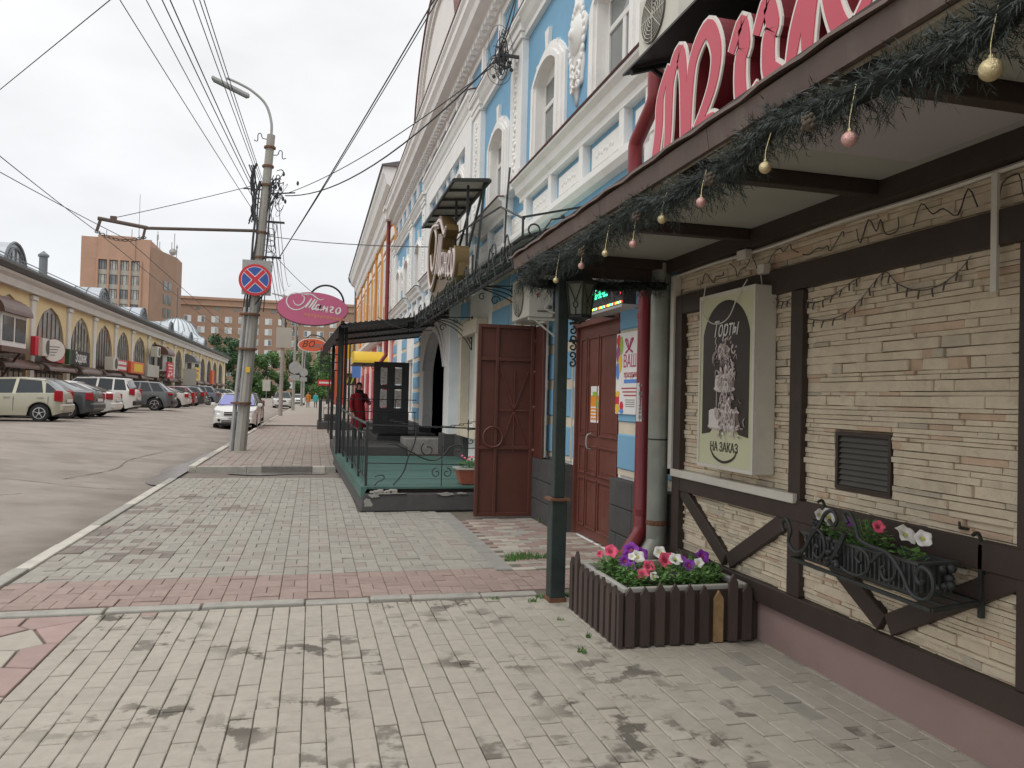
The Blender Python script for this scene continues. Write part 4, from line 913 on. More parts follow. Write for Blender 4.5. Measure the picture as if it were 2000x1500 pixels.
# horizontal members; each moulding is a profile run along the front
def run(prof, ya, yb, m, name, par=None): g = MB(); g.prism(prof, ya, yb, 'y'); return g.build(name, m, par or bb)
sill = [(BX+.01,4.33),(2.80,4.33),(2.80,4.40),(2.74,4.44),(2.72,4.53),(2.66,4.57),(2.66,4.60),(BX+.01,4.615)]
for ya, yb in ((5.62,10.68),(11.42,13.58),(14.3,20.7),(21.42,23.58),(24.32,29.3)):
    run(sill, ya, yb, 'stucco', 'sill_course'); run([(2.645,4.605),(2.635,4.612),(BX+.012,4.64),(BX+.012,4.618)], ya-.02, yb+.02, 'flashing', 'sill_flashing')
run([(BX+.01,3.78),(2.82,3.80),(2.78,3.86),(2.78,3.93),(BX+.01,3.95)], 5.62, 29.3, 'stucco', 'lower_course')
for k in range(20):
    ya = 5.72+1.172*k
    if ya > 28.5: break
    g = MB(); g.box(2.805, BX+.01, ya-.06, ya+.06, 3.95, 4.34); g.build('panel_post', 'stucco', bb, bevel=.006)
    a, c = ya+.14, ya+.98; g = MB(); g.box(2.872, BX+.01, a, c, 3.985, 4.25); g.box(2.858, 2.873, a+.05, c-.05, 4.01, 4.225); g.box(2.866, 2.872, a+.10, c-.10, 4.05, 4.19)
    for j in range(7): g.ball((2.858, a+.2+.075*j, 4.115+.02*(j % 2)), .035, 6, .35, 1, .8)
    g.build('relief_panel', 'stucco', bb)
ent = [(BX+.01,6.78),(2.83,6.78),(2.83,6.86),(2.78,6.92),(2.74,7.0),(2.70,7.04),(2.70,7.09),(BX+.01,7.13)]
for ya, yb in ((5.62,14.2),(20.8,29.3)): run(ent, ya, yb, 'stucco', 'entablature'); run([(2.69,7.092),(2.69,7.1),(BX+.01,7.15),(BX+.01,7.135)], ya, yb, 'flashing', 'entablature_flashing')
# central bay with its own heavier mouldings
g = MB(); wall_open(g, BX-.10, BX+.35, 14.45, 20.55, 4.64, 7.2, [(a-.28, c+.28, 4.64, 6.55) for a, c in tri]); g.quad((BX-.10,14.45,4.64),(BX,14.45,4.64),(BX,14.45,7.4),(BX-.10,14.45,7.4)); g.quad((BX-.10,20.55,4.64),(BX,20.55,4.64),(BX,20.55,7.4),(BX-.10,20.55,7.4)); g.build('central_bay', 'stucco', bb, fix=False)
run([(BX,7.0),(2.79,7.0),(2.785,7.1),(2.75,7.16),(2.72,7.26),(2.69,7.29),(2.69,7.37),(BX,7.42)], 14.3, 20.7, 'stucco', 'bay_cornice'); run([(2.68,7.372),(2.675,7.38),(BX,7.45),(BX,7.43)], 14.28, 20.72, 'flashing', 'bay_cornice_flashing')
# frieze panels, dentils, cornice
for k in range(18):
    ya = 5.8+1.31*k
    if ya > 28.6: break
    g = MB(); g.box(2.86, BX+.01, ya, ya+1.31, 7.16, 7.32); g.box(2.86, BX+.01, ya, ya+1.31, 7.85, 7.98); g.box(2.855, BX+.012, ya-.11, ya+.11, 7.32, 7.85); g.box(2.82, BX+.013, ya-.07, ya+.07, 7.25, 7.9); g.build('frieze_frame', 'stucco', bb)
run([(BX+.01,7.98),(2.80,7.98),(2.78,8.06),(2.73,8.1),(2.71,8.16),(2.54,8.22),(2.51,8.36),(2.47,8.42),(2.44,8.46),(2.44,8.60),(2.40,8.66),(2.40,8.74),(3.4,8.80)], Y0, Y1+.15, 'stucco_rose', 'cornice')
run([(2.38,8.742),(2.38,8.765),(3.9,9.4),(3.9,9.36),(3.2,8.82)], Y0, Y1+.2, 'flashing', 'roof_edge')
g = MB()
for k in range(92): y = 5.72+.256*k; g.box(2.70, 2.80, y, y+.12, 8.0, 8.10)
o = g.build('dentils', 'stucco', bb); o['kind'] = 'stuff'
# curved gable over the central bay
gy0, gy1 = 14.4, 20.5
for k, (ins, x0, m) in enumerate(((0, 2.42, 'stucco_rose'), (.38, 2.36, 'stucco_rose'))):
    pass
arc = arcpts(gy0, gy1, 8.82, 2.05, 22); g = MB(); g.prism([(gy0, 8.76)]+arc+[(gy1, 8.76)], 2.56, 3.1, 'x'); g.build('gable', 'stucco_rose', bb)
for w0, w1, x0, m, nm in ((-.02,.16,2.44,'stucco','gable_moulding'),(.16,.32,2.50,'stucco_rose','gable_moulding'),(-.06,-.02,2.40,'flashing','gable_flashing')):
    o_ = arcpts(gy0+w0, gy1-w0, 8.80, 2.05-w0, 22); i_ = arcpts(gy0+w1, gy1-w1, 8.80, 2.05-w1, 22); g = MB()
    for j in range(22): g.prism([i_[j], o_[j], o_[j+1], i_[j+1]], x0, 3.12 if nm == 'gable_flashing' else 2.57, 'x')
    g.build(nm, m, bb)
g = MB(); g.add([(3.0,Y0,8.8),(3.0,Y1,8.8),(6.6,Y1,10.3),(6.6,Y0,10.3),(10,Y1,8.8),(10,Y0,8.8)], [(0,1,2,3),(3,2,4,5),(0,3,5),(1,4,2)]); g.build('roof', 'roof_dark', bb)
# rusticated blue blocks of the ground floor with cream strips between
def rustic(ya, yb, z0=.80, z1=3.5, xo=0):
    zs = [.80,1.25,1.69,2.13,2.57,3.01,3.45]
    for i in range(len(zs)-1):
        if zs[i+1] > z1+.05: break
        g = MB(); e_ = .035; a, c, x1, x0 = zs[i]+.035, zs[i+1]-.035, BX-.002+xo, BX-.045+xo
        g.add([(x1,ya,a),(x1,yb,a),(x1,yb,c),(x1,ya,c),(x0,ya+e_,a+e_),(x0,yb-e_,a+e_),(x0,yb-e_,c-e_),(x0,ya+e_,c-e_)], [(4,5,6,7),(0,1,5,4),(1,2,6,5),(2,3,7,6),(3,0,4,7)]); g.build('facade_block', 'blue', bb)
    g = MB(); g.box(BX-.028+xo, BX+.01, ya+.01, yb-.01, .80, z1); g.build('block_joint', 'cream_strip', bb)
for ya, yb in ((5.66,6.96),(8.36,9.3),(10.1,11.3),(11.35,12.55),(14.6,15.4),(20.4,21.6),(21.65,22.9),(25.0,26.2),(28.0,29.2)): rustic(ya, yb)
# dark plinth blocks
def plinth(ya, yb, x0=2.80):
    zs = [0,.26,.51,.77]; k = 0
    g = MB(); g.box(x0+.02, BX+.02, ya+.004, yb-.004, -.1, .765); g.build('plinth_core', 'plinth_dark', bb)
    for i in range(3):
        y = ya
        while y < yb-.02:
            l = min(.46 if (k+i) % 2 else .36, yb-y); l = yb-y if yb-y-l < .12 else l
            g = MB(); g.box(x0, x0+.03, y+.004, y+l-.004, zs[i]+.004, zs[i+1]-.004); g.build('plinth_block', 'plinth_dark', bb, bevel=.006); y += l; k += 1
plinth(5.62, 6.98); plinth(8.34, 9.42, 2.72); plinth(9.9, 12.7); plinth(14.5, 15.45); plinth(20.3, 29.2)
# white arched portal
pt_ = arcpts(16.1, 19.2, 2.15, .85, 16)
g = MB(); g.prism([(15.45,.75),(15.45,3.6),(19.85,3.6),(19.85,.75),(19.2,.75),(19.2,2.15)]+list(reversed(pt_))[1:-1]+[(16.1,2.15),(16.1,.75)], 2.66, 2.9, 'x'); g.build('portal', 'stucco', bb)
for w, xx in ((.14,2.62),(.30,2.645)):
    o_ = arcpts(16.1-w, 19.2+w, 2.15, .85+w, 16); g = MB()
    for j in range(16): g.prism([pt_[j], o_[j], o_[j+1], pt_[j+1]], xx, 2.67, 'x')
    g.build('portal_moulding', 'stucco', bb)
g = MB(); g.box(2.9, 3.6, 19.2, 19.22, .3, 3.0); g.box(2.9, 3.6, 16.08, 16.1, .3, 3.0); g.build('portal_reveal', 'stucco', bb)
g = MB(); g.box(3.28, 3.32, 16.1, 19.2, .3, 3.0); g.build('portal_door', 'navy', bb)
for a, c in ((15.42,16.1),(19.2,19.9)): g = MB(); g.box(2.58, 2.9, a, c, 0, .76); g.build('portal_plinth', 'plinth_dark', bb, bevel=.01)
g = MB(); g.box(2.7, 2.9, 13.0, 14.7, .78, .95); g.box(2.72, 2.9, 13.05, 13.22, .95, 2.65); g.box(2.72, 2.9, 14.53, 14.68, .95, 2.65); g.box(2.68, 2.9, 12.98, 14.74, 2.65, 2.9); g.build('shop_window_surround', 'cream_strip', bb, bevel=.01)
for a, c in ((13.2,14.55),(23.4,24.8),(26.4,27.8)):
    f = MB(); f.box(3.0,3.06,a,a+.07,.95,2.65); f.box(3.0,3.06,c-.07,c,.95,2.65); f.box(3.001,3.059,a+.07,c-.07,.95,1.03); f.box(3.001,3.059,a+.07,c-.07,2.57,2.65); fo = f.build('shop_window', 'pvc', bb); g = MB(); g.box(3.02,3.03,a+.07,c-.07,1.03,2.57); g.build('pane', 'pane', fo)
# gutter head at the far corner
g = MB(); g.prism([(29.0,8.15),(29.55,8.15),(29.6,8.5),(28.95,8.5)], 2.45, 2.75, 'x'); g.box(2.38, 2.75, 28.9, 29.65, 8.5, 8.62); g.build('gutter_head', 'stucco_rose', bb)
dp = thing('corner_downpipe', 'dark red downpipe between the blue and the orange building', 'downpipe', (2.62, 29.45, 0))
g = MB(); g.tube([(2.60,29.45,8.2),(2.62,29.45,3.25),(2.62,29.4,3.05),(2.36,28.9,2.72),(2.36,28.85,2.5),(2.36,28.85,.4)], .075, 10); g.build('pipe', 'red_pipe', dp, smooth=True)
g = MB(); [g.lathe([(.083,0),(.083,.06)], 10, (2.61, 29.45, z)) for z in (7.2,6.2,5.2,4.2)]; g.build('collars', 'red_pipe', dp)

# ---- brown panelled door with leaflet
dr = thing('brown_door', 'reddish brown panelled street door in the blue wall', 'door', (2.95, 7.65, 0))
DX = 2.93; g = MB(); g.box(DX, DX+.06, 7.02, 8.28, .02, 2.32); g.build('leaf', 'door_brown', dr)
def fr_(y0, y1, z0, z1):
    g = MB(); w = .022
    for a in ((y0,y1,z0,z0+w),(y0,y1,z1-w,z1),(y0,y0+w,z0+w,z1-w),(y1-w,y1,z0+w,z1-w)): g.box(DX-.016, DX+.001, *a)
    g.box(DX-.006, DX+.002, y0+.05, y1-.05, z0+.05, z1-.05); g.build('panel', 'door_brown', dr, bevel=.004)
for a in ((7.66,7.98),(8.02,8.22)):
    for z in ((.12,.66),(.70,1.02),(1.12,2.2)): fr_(*a, *z)
for z in ((.12,.66),(.70,1.02),(1.12,2.2)): fr_(7.1, 7.62, *z)
g = MB(); g.tube(smooth_path([(DX,7.86,.98),(DX-.05,7.86,1.0),(DX-.05,7.86,1.12),(DX,7.86,1.15)],4), .009, 6); g.build('handle', 'galv', dr)
g = MB(); g.box(2.86, 2.96, 6.98, 8.34, 2.32, 2.38); g.box(2.895, 2.96, 8.285, 8.335, 0, 2.32); g.build('frame', 'door_brown', dr)
lf = thing('door_leaflet', 'orange and white leaflet taped to the brown door', 'leaflet', (DX-.012, 7.72, 1.27))
g = MB(); g.box(DX-.012, DX-.009, 7.60, 7.86, 1.27, 1.66); g.build('sheet', 'paper', lf)
g = MB(); g.box(DX-.014, DX-.0125, 7.63, 7.86, 1.30, 1.56); g.build('orange_print', 'orange', lf); g = MB(); g.box(DX-.0155, DX-.0142, 7.66, 7.80, 1.55, 1.60); g.ball((DX-.015,7.67,1.47), .05, 8, .02, 1, 1.2); g.build('green_print', 'lime', lf)
g = MB(); [g.box(DX-.016, DX-.0145, 7.69, 7.84, 1.32+.035*k, 1.335+.035*k) for k in range(4)]; g.build('text_lines', 'paper', lf)
# ---- LED display
ld = thing('led_display', 'black LED display with green running text above the brown door', 'display', (2.6, 6.75, 2.35))
g = MB(); g.box(2.58, 2.70, 6.2, 7.26, 2.35, 2.66); g.build('case', 'car_black', ld); g = MB(); g.box(2.56, 2.72, 6.18, 7.28, 2.325, 2.349); g.build('bottom_trim', 'galv', ld)
def dots(name, m, fn): 
    g = MB()
    for k in range(46):
        for r in range(11):
            if fn(k, r): y, z = 7.23-.0222*k, 2.375+.0255*r; g.box(2.5755, 2.5795, y-.008, y+.008, z-.009, z+.009)
    g.build(name, m, ld)
r_ = random.Random(3); pat = {(k, r): r_.random() < .66 for k in range(46) for r in range(11)}
dots('green_text', 'led_green', lambda k, r: ((r in (4,5) and 8 <= k <= 29 and k % 4 != 3) or (r in (6,7,8) and 12 <= k <= 30 and k % 5 < 3)) and pat[k, r])
dots('red_border', 'led_red', lambda k, r: (r == 0 and (k//3) % 3 == 0) or (k == 44 and r % 3 == 0)); dots('yellow_border', 'led_yellow', lambda k, r: r == 0 and (k//3) % 3 == 1); dots('green_border', 'led_green', lambda k, r: r == 0 and (k//3) % 3 == 2)
g = MB(); g.bar((2.62,6.3,2.34),(2.88,6.3,2.34),.02,.02); g.bar((2.62,7.1,2.34),(2.88,7.1,2.34),.02,.02); scroll(g, (2.80,6.18,2.22), .11, .02, 1.2, 1.1, 'y', .009, 16); scroll(g, (2.82,6.18,2.0), .06, .015, 4.5, 1.0, 'y', .008, 12, -1); g.build('bracket', 'iron', ld)
# ---- festive poster
ps = thing('celebration_poster', 'white poster with balloons and gift boxes on the blue wall', 'poster', (2.84, 6.8, 1.39)); PX = 2.838
g = MB(); g.box(PX, PX+.012, 6.22, 6.96, 1.385, 2.155); g.build('board', 'paper', ps)
pp_ = on_x(PX-.001, 6.96, 1.385)
def pr(name, m, fn): g = MB(); fn(g); g.build(name, m, ps, fix=False)
def el(g, u, v, ru, rv, d, n=14): g.add([pp_(u+ru*math.cos(6.283*i/n), v+rv*math.sin(6.283*i/n), d) for i in range(n)], [tuple(range(n))])
pr('balloon', 'signal_red', lambda g: el(g, .055, .70, .05, .06, .0005)); pr('balloon', 'lime', lambda g: el(g, .125, .65, .04, .09, .001)); pr('balloon', 'violet', lambda g: el(g, .05, .575, .045, .085, .0015)); pr('balloon', 'yellow', lambda g: el(g, .10, .48, .045, .085, .002)); pr('balloon', 'sky_blue', lambda g: el(g, .045, .41, .04, .085, .0025))
lettering('lettering', 'ВАШ', .17, 'magenta', ps, on_x(PX-.002, 6.96-.33, 1.385+.49), xs=.8, depth=.001); lettering('lettering', 'праздник', .085, 'ink_red', ps, on_x(PX-.002, 6.96-.36, 1.385+.37), xs=.85, depth=.001)
pr('bow', 'magenta', lambda g: [ribbon(g, q, .02, 0, .002, lambda u, v, d: pp_(u, v, d+.0007), taper=.6) for q in ([(.30,.60),(.25,.66),(.22,.70),(.27,.69),(.31,.61)], [(.31,.60),(.36,.66),(.40,.70),(.35,.69),(.31,.61)], [(.29,.60),(.22,.575)], [(.33,.60),(.40,.575)])])
pr('blue_band', 'sky_blue', lambda g: g.add([pp_(.20,.29,.001),pp_(.5,.29,.001),pp_(.5,.325,.001),pp_(.20,.325,.001)], [(0,1,2,3)]))
pr('text_lines', 'ink_red', lambda g: [g.add([pp_(.14+.03*k,.235-.033*k,.001),pp_(.58-.03*k,.235-.033*k,.001),pp_(.58-.03*k,.248-.033*k,.001),pp_(.14+.03*k,.248-.033*k,.001)], [(0,1,2,3)]) for k in range(3)])
pr('small_text', 'ink_grey', lambda g: [g.add([pp_(.24+.01*(k % 2),.13-.02*k,.001),pp_(.46,.13-.02*k,.001),pp_(.46,.137-.02*k,.001),pp_(.24+.01*(k % 2),.137-.02*k,.001)], [(0,1,2,3)]) for k in range(4)])
pr('gift_box', 'signal_red', lambda g: (g.add([pp_(.0,.09,.001),pp_(.09,.09,.001),pp_(.09,.17,.001),pp_(.0,.17,.001)], [(0,1,2,3)]), el(g, .15,.075,.045,.045,.0012))); pr('gift_box', 'yellow', lambda g: (el(g, .045,.05,.05,.045,.0015), el(g, .05,.19,.045,.03,.0017))); pr('gift_box', 'sky_blue', lambda g: el(g, .15,.025,.05,.022,.0019))
# ---- pipes by the cafe corner
rp_ = thing('red_downpipe', 'dark red downpipe with paper notice in front of the blue wall', 'downpipe', (2.68, 5.98, 0)); PXr = 2.68
g = MB(); g.tube([(2.62,5.72,4.25),(2.62,5.72,3.99),(2.62,5.74,3.95),(2.62,5.78,3.92),(2.62,6.04,3.76),(2.62,6.08,3.73),(2.62,6.10,3.69),(2.62,6.10,3.42),(2.63,6.08,3.3),(PXr,5.95,2.9),(PXr,5.95,2.5),(PXr,5.96,.47),(PXr-.01,5.95,.43),(PXr-.04,5.92,.39),(PXr-.34,5.65,.17)], .064, 14); g.build('pipe', 'red_pipe', rp_, smooth=True)
g = MB(); [g.lathe([(.068,0),(.068,.05)], 14, (PXr, 5.96, z)) for z in (.56,2.2)]; [g.tube([(PXr+.05,5.96,z),(2.9,5.96,z)], .008, 6) for z in (.7,1.5,2.3)]; g.build('collar', 'red_pipe', rp_)
vs = [(PXr+.0665*math.cos(a), 5.96+.0665*math.sin(a), z) for z in (1.34,1.66) for a in [math.pi+.1+i*.2 for i in range(10)]]; g = MB(); g.add(vs, [(i, i+1, 11+i, 10+i) for i in range(9)]); g.build('notice', 'paper', rp_)
g = MB()
for k, z in enumerate((1.63,1.57,1.555,1.53,1.47,1.44,1.41,1.38,1.365)):
    h = .02 if k in (0,1,2) else .008; aa = [math.pi+.55+i*.15 for i in range(4+(k % 3))]; vs = [(PXr+.0672*math.cos(a), 5.96+.0672*math.sin(a), z+q) for q in (0, h) for a in aa]; n = len(aa); g.add(vs, [(i, i+1, n+i+1, n+i) for i in range(n-1)])
g.build('notice_text', 'ink_grey', rp_)
zp = thing('zinc_downpipe', 'wide grey zinc downpipe with peeling orange paint beside the red one', 'downpipe', (2.70, 5.70, 0))
g = MB(); g.tube([(2.70,5.70,2.62),(2.70,5.70,.45),(2.69,5.69,.36),(2.50,5.56,.18),(2.44,5.52,.10)], .082, 16); g.build('pipe', 'zinc', zp, smooth=True)
g = MB(); g.lathe([(.085,0),(.087,.02),(.085,.04)], 16, (2.70,5.70,.52)); g.build('seam', 'rust', zp); g = MB(); g.lathe([(.085,0),(.085,.012)], 16, (2.70,5.70,1.2)); g.tube([(2.75,5.70,1.206),(2.9,5.7,1.206)], .006, 5); g.build('clamp', 'iron', zp)
g = MB(); g.tube(smooth_path([(2.72,5.74,2.5),(2.73,5.73,1.8),(2.71,5.75,1.3),(2.74,5.72,.9)], 5), .004, 4); single('thin_cable', g, 'cable', 'thin black cable running down beside the zinc downpipe', 'cable')
# ---- open gate leaf
gt = thing('gate_leaf', 'open brown sheet steel gate leaf with ring and crossed rods', 'gate', (2.35, 9.45, .05)); GY = 9.45
def gb(*a, name='frame_bar', m='gate_brown'): g = MB(); g.box(*a); return g.build(name, m, gt, bevel=.004)
gb(2.0, 2.72, GY+.012, GY+.02, .03, 2.43, name='sheet')
for a in ((1.985,2.03,.02,2.44),(2.68,2.73,.02,2.44),(2.22,2.26,.02,2.44)): gb(a[0], a[1], GY-.02, GY+.03, a[2], a[3])
for z in (.02,.86,1.98,2.395): gb(2.03, 2.68, GY-.018, GY+.028, z, z+.045)
g = MB(); cxr, czr = 2.47, 1.36
for a in (0, .36, -.36, 1.57): dx_, dz_ = math.sin(a), math.cos(a); L_ = .5 if a != 1.57 else .2; g.bar((cxr-dx_*L_, GY-.008, czr-dz_*L_*1.05), (cxr+dx_*L_, GY-.008, czr+dz_*L_*1.05), .012, .012, (0,1,0))
g.build('crossed_rods', 'door_brown', gt); g = MB(); g.tube([(2.20+.125*math.cos(a), GY-.03, 1.02+.13*math.sin(a)) for a in [i*math.pi/14 for i in range(29)]], .011, 6, cap=False); g.build('ring', 'door_brown', gt, smooth=True)
gb(2.735, 2.775, GY-.36, GY+.03, .77, 2.43, name='hinge_panel', m='gate_brown')
g = MB(); [g.ball((2.735, GY-.01, z), .03, 8) for z in (.85,1.4,1.85,2.25)]; g.build('hinge', 'gate_brown', gt)
g = MB(); [g.prism([(8.30,.0),(8.34,.03),(8.34,.10),(8.30,.13)], 2.84, 2.88, 'x') for _ in (0,)]
# ---- air conditioners
def air_con(label, x0, x1, y0, y1, z0, z1, wallx):
    t = thing('air_conditioner', label, 'air conditioner', (wallx, (y0+y1)/2, z0))
    g = MB(); g.box(x0, x1, y0, y1, z0, z1); g.build('case', 'ac_body', t, bevel=.012, seg=2); yc, zc, R_ = (y0+y1)/2+.06, (z0+z1)/2, min(y1-y0, z1-z0)*.44
    g = MB(); g.lathe([(R_,0),(R_,-.012),(R_*.97,-.014),(.001,-.005)], 24, (x0, yc, zc), 'x'); g.build('fan_recess', 'ac_dark', t)
    g = MB()
    for k in range(7): g.tube([(x0-.018, yc+R_*(k+1)/7.3*math.cos(a), zc+R_*(k+1)/7.3*math.sin(a)) for a in [i*math.pi/10 for i in range(21)]], .003, 4, cap=False)
    for k in range(8): g.bar((x0-.018,yc,zc), (x0-.018,yc+R_*math.cos(k*.785),zc+R_*math.sin(k*.785)), .005, .005)
    g.build('fan_guard', 'ac_body', t)
    for y in (y0+.08, y1-.1): g = MB(); g.bar((x0+.02,y,z0-.02),(wallx,y,z0-.02),.03,.03); g.bar((wallx-.02,y,z0-.02),(wallx-.02,y,z0-.3),.03,.03); g.bar((x0+.1,y,z0-.03),(wallx-.02,y,z0-.26),.015,.02); g.build('bracket', 'ac_body', t)
    g = MB(); g.tube(smooth_path([(x1-.08,y0-.01,z0+.3),(x1-.06,y0-.06,z0+.2),(x1-.12,y0-.05,z0+.1),(x1+.02,y0-.02,z0+.05)], 5), .012, 6); g.build('pipe', 'trim_white', t)
    return t
ac = air_con('cream air conditioner above the gate with fan facing the street', 2.47, 2.78, 8.86, 9.66, 2.50, 3.02, 2.9)
g = MB(); [g.box(2.50+.012*k, 2.60, 8.852, 8.858, 2.90-.025*k-h, 2.90-.025*k) for k, h in ((0,.012),(1,.008),(5,.02),(6,.012))]; g.build('worn_print', 'ink_red', ac)
g = MB(); g.box(2.72,2.76,8.845,8.858,2.6,2.64); g.box(2.58,2.72,8.845,8.858,2.56,2.575); g.build('service_cover', 'ac_dark', ac)
air_con('cream air conditioner high on the white corner pilaster', 2.52, 2.78, 5.15, 5.85, 4.32, 4.80, 2.9)

# ================================================================== STOOP WITH GREEN DECK
st = thing('stoop', 'raised stoop with green boarded deck and peeling dark plaster sides', 'stoop', (1.6, 13, 0))
b = MB(); b.add([(.62,10.06,0),(2.88,10.06,0),(2.88,17.2,0),(.45,17.2,0),(.66,10.09,.235),(2.88,10.09,.235),(2.88,17.2,.235),(.49,17.2,.235)], [(3,2,1,0),(4,5,6,7),(0,1,5,4),(1,2,6,5),(2,3,7,6),(3,0,4,7)]); b.build('base', 'plinth_dark', st, bevel=.02, seg=2)
# chipped plaster: irregular flakes proud of the dark face
def flake(mb, x, z, rx, rz, y, seed):
    r_ = random.Random(seed); mb.prism([(x+rx*r_.uniform(.5,1.1)*math.cos(a), z+rz*r_.uniform(.5,1.1)*math.sin(a)) for a in [i*.52 for i in range(12)]], y-.006, y+.03, 'y')
for i, (x, z, rx, rz) in enumerate([(.72,.10,.06,.10),(.80,.21,.08,.035),(1.0,.235,.2,.012),(1.75,.222,.13,.025),(1.95,.23,.1,.015),(.8,.025,.07,.025),(1.7,.012,.1,.01)]): b = MB(); flake(b, x, z, rx, rz, 10.075, i); b.build('plaster_patch', 'chipped', st)
b = MB()
for k in range(6): b.box(.74+k*.05, .80+k*.06, 10.08, 10.16, .235, .262+.012*(k % 3))
b.build('rubble', 'chipped', st, bevel=.01)
for i in range(37):
    y = 10.13+.1425*i; b = MB(); w = (.46-.62)*(y-10)/7; t = rd.uniform(-.004,.006)
    b.box(.655+w, 2.86, y, y+.134, .285+t, .318+t); b.build('deck_board', 'deck_green', st, bevel=.004)
for i in range(7): y0 = 10.1+i*1.0; b = MB(); w0, w1 = -.16*(y0-10)/7, -.16*(y0+1-10)/7; b.add([(.63+w0,y0,.18),(.63+w1,y0+.99,.18),(.63+w1,y0+.99,.322),(.63+w0,y0,.322),(.72+w0,y0,.322),(.72+w1,y0+.99,.322),(.655+w0,y0,.18),(.655+w1,y0+.99,.18)], [(0,1,2,3),(3,2,5,4),(4,5,7,6),(6,7,1,0),(0,3,4,6),(1,7,5,2)]); b.build('edge_sheet', 'deck_green', st)
b = MB(); b.box(.8, 2.86, 10.2, 17.1, .234, .284); b.build('deck_frame', 'timber', st)
# iron railing, side run and front run
rl = thing('stoop_railing', 'black wrought iron railing around the green deck with scrolls', 'railing', (.7, 12, .3))
def rx(y): return .70-.16*(y-10)/7
b = MB(); b.tube([(rx(10.2),10.2,1.13),(rx(13),13,1.15),(rx(16.3),16.3,1.24)], .019, 6); b.build('top_rail', 'iron', rl); b = MB(); b.bar((rx(10.2),10.2,.42),(rx(16.3),16.3,.42),.02,.014); b.bar((rx(10.2),10.2,.98),(rx(16.3),16.3,1.02),.014,.012); b.build('lower_rail', 'iron', rl)
for i in range(6): y = 10.2+i*1.22; b = MB(); b.box(rx(y)-.016, rx(y)+.016, y-.016, y+.016, .3, 1.16); b.build('rail_post', 'iron', rl)
for i in range(19):
    y = 10.4+i*.31; b = MB(); x = rx(y); b.bar((x,y,.42),(x,y,1.0),.012,.012)
    if i % 3 == 1: scroll(b, (x, y+.05, .8), .05, .012, 3.1, 1.0, 'x', .006, 9); scroll(b, (x, y+.05, .58), .05, .012, 3.1, 1.0, 'x', .006, 9, -1)
    b.build('baluster', 'iron', rl)
b = MB(); b.bar((.68,10.2,1.12),(2.18,10.22,1.09),.022,.018); b.bar((.68,10.2,.62),(2.0,10.22,.60),.016,.012); b.build('front_rail', 'iron', rl)
b = MB(); b.tube(smooth_path([(.95,10.2,.86),(1.05,10.2,.87),(1.25,10.2,.78),(1.45,10.2,.68),(1.6,10.2,.66),(1.72,10.2,.74),(1.8,10.2,.84),(1.92,10.2,.86),(1.95,10.2,.80),(1.88,10.2,.78)], 5), .010, 5)
scroll(b, (1.50,10.2,.80), .10, .03, 2.2, 1.0, 'y', .009, 14); scroll(b, (1.62,10.2,.49), .07, .015, 1.57, 1.1, 'y', .007, 12); scroll(b, (1.76,10.2,.49), .07, .015, 1.57, 1.1, 'y', .007, 12, -1); b.bar((1.69,10.2,.30),(1.69,10.2,.85),.012,.012)
b.tube(smooth_path([(1.34,10.2,1.1),(1.32,10.2,.9),(1.24,10.2,.7),(1.18,10.2,.5),(1.05,10.2,.33)], 5), .010, 5); b.tube(smooth_path([(.80,10.12,.45),(.9,10.12,.47),(.92,10.12,.42),(.84,10.12,.38),(.80,10.12,.33)], 4), .008, 5); b.build('front_scrolls', 'iron', rl)
b = MB()
for k in range(5): x = 2.10+.11*k; b.bar((x,10.5,.62),(x,10.5,1.2+.03*(k % 2)),.012,.012); scroll(b, (x+.04,10.5,.9), .045, .01, 3.1, 1.0, 'y', .006, 9)
b.bar((2.08,10.5,.8),(2.56,10.5,.82),.012,.012); b.bar((2.08,10.5,1.06),(2.56,10.5,1.08),.014,.014); b.build('end_panel', 'iron', rl)
# chain
ch = thing('barrier_chain', 'black chain slung across the stoop steps', 'chain', (1.8, 12, 1.1))
n = 20
for i in range(n):
    t = i/n; x = 1.20+1.36*t; z = 1.12-.10*math.sin(math.pi*t)+.02*t; b = MB(); w = .013 
    pts = [(x+.038*math.cos(a), 12+(w*math.sin(a) if i % 2 else 0), z+(0 if i % 2 else w*math.sin(a))) for a in [k*.6283 for k in range(11)]]; b.tube(pts, .0055, 5, cap=False); b.build('link', 'iron', ch)
pot = thing('flower_pot', 'terracotta flower box with small pink flowers on the green deck', 'flower pot', (2.12, 10.35, .32))
b = MB(); b.add([(1.98,10.25,.33),(2.32,10.25,.33),(2.32,10.5,.33),(1.98,10.5,.33),(1.92,10.2,.53),(2.38,10.2,.53),(2.38,10.55,.53),(1.92,10.55,.53)], [(3,2,1,0),(0,1,5,4),(1,2,6,5),(2,3,7,6),(3,0,4,7),(4,5,6,7)]); b.build('pot', 'terracotta', pot); b = MB(); b.box(1.90,2.40,10.18,10.57,.53,.545); b.build('rim', 'liner', pot)
foliage(pot, [(2.12,10.37,.545,.17,.13)], 170, .05, h=.13)
for k in range(9): petal_flower(pot, (2.0+.03*k, 10.3+rd.uniform(-.05,.1), .68+rd.uniform(-.02,.03)), (0,-.6,.8), .022, 'petal_pink', 'petal_white')
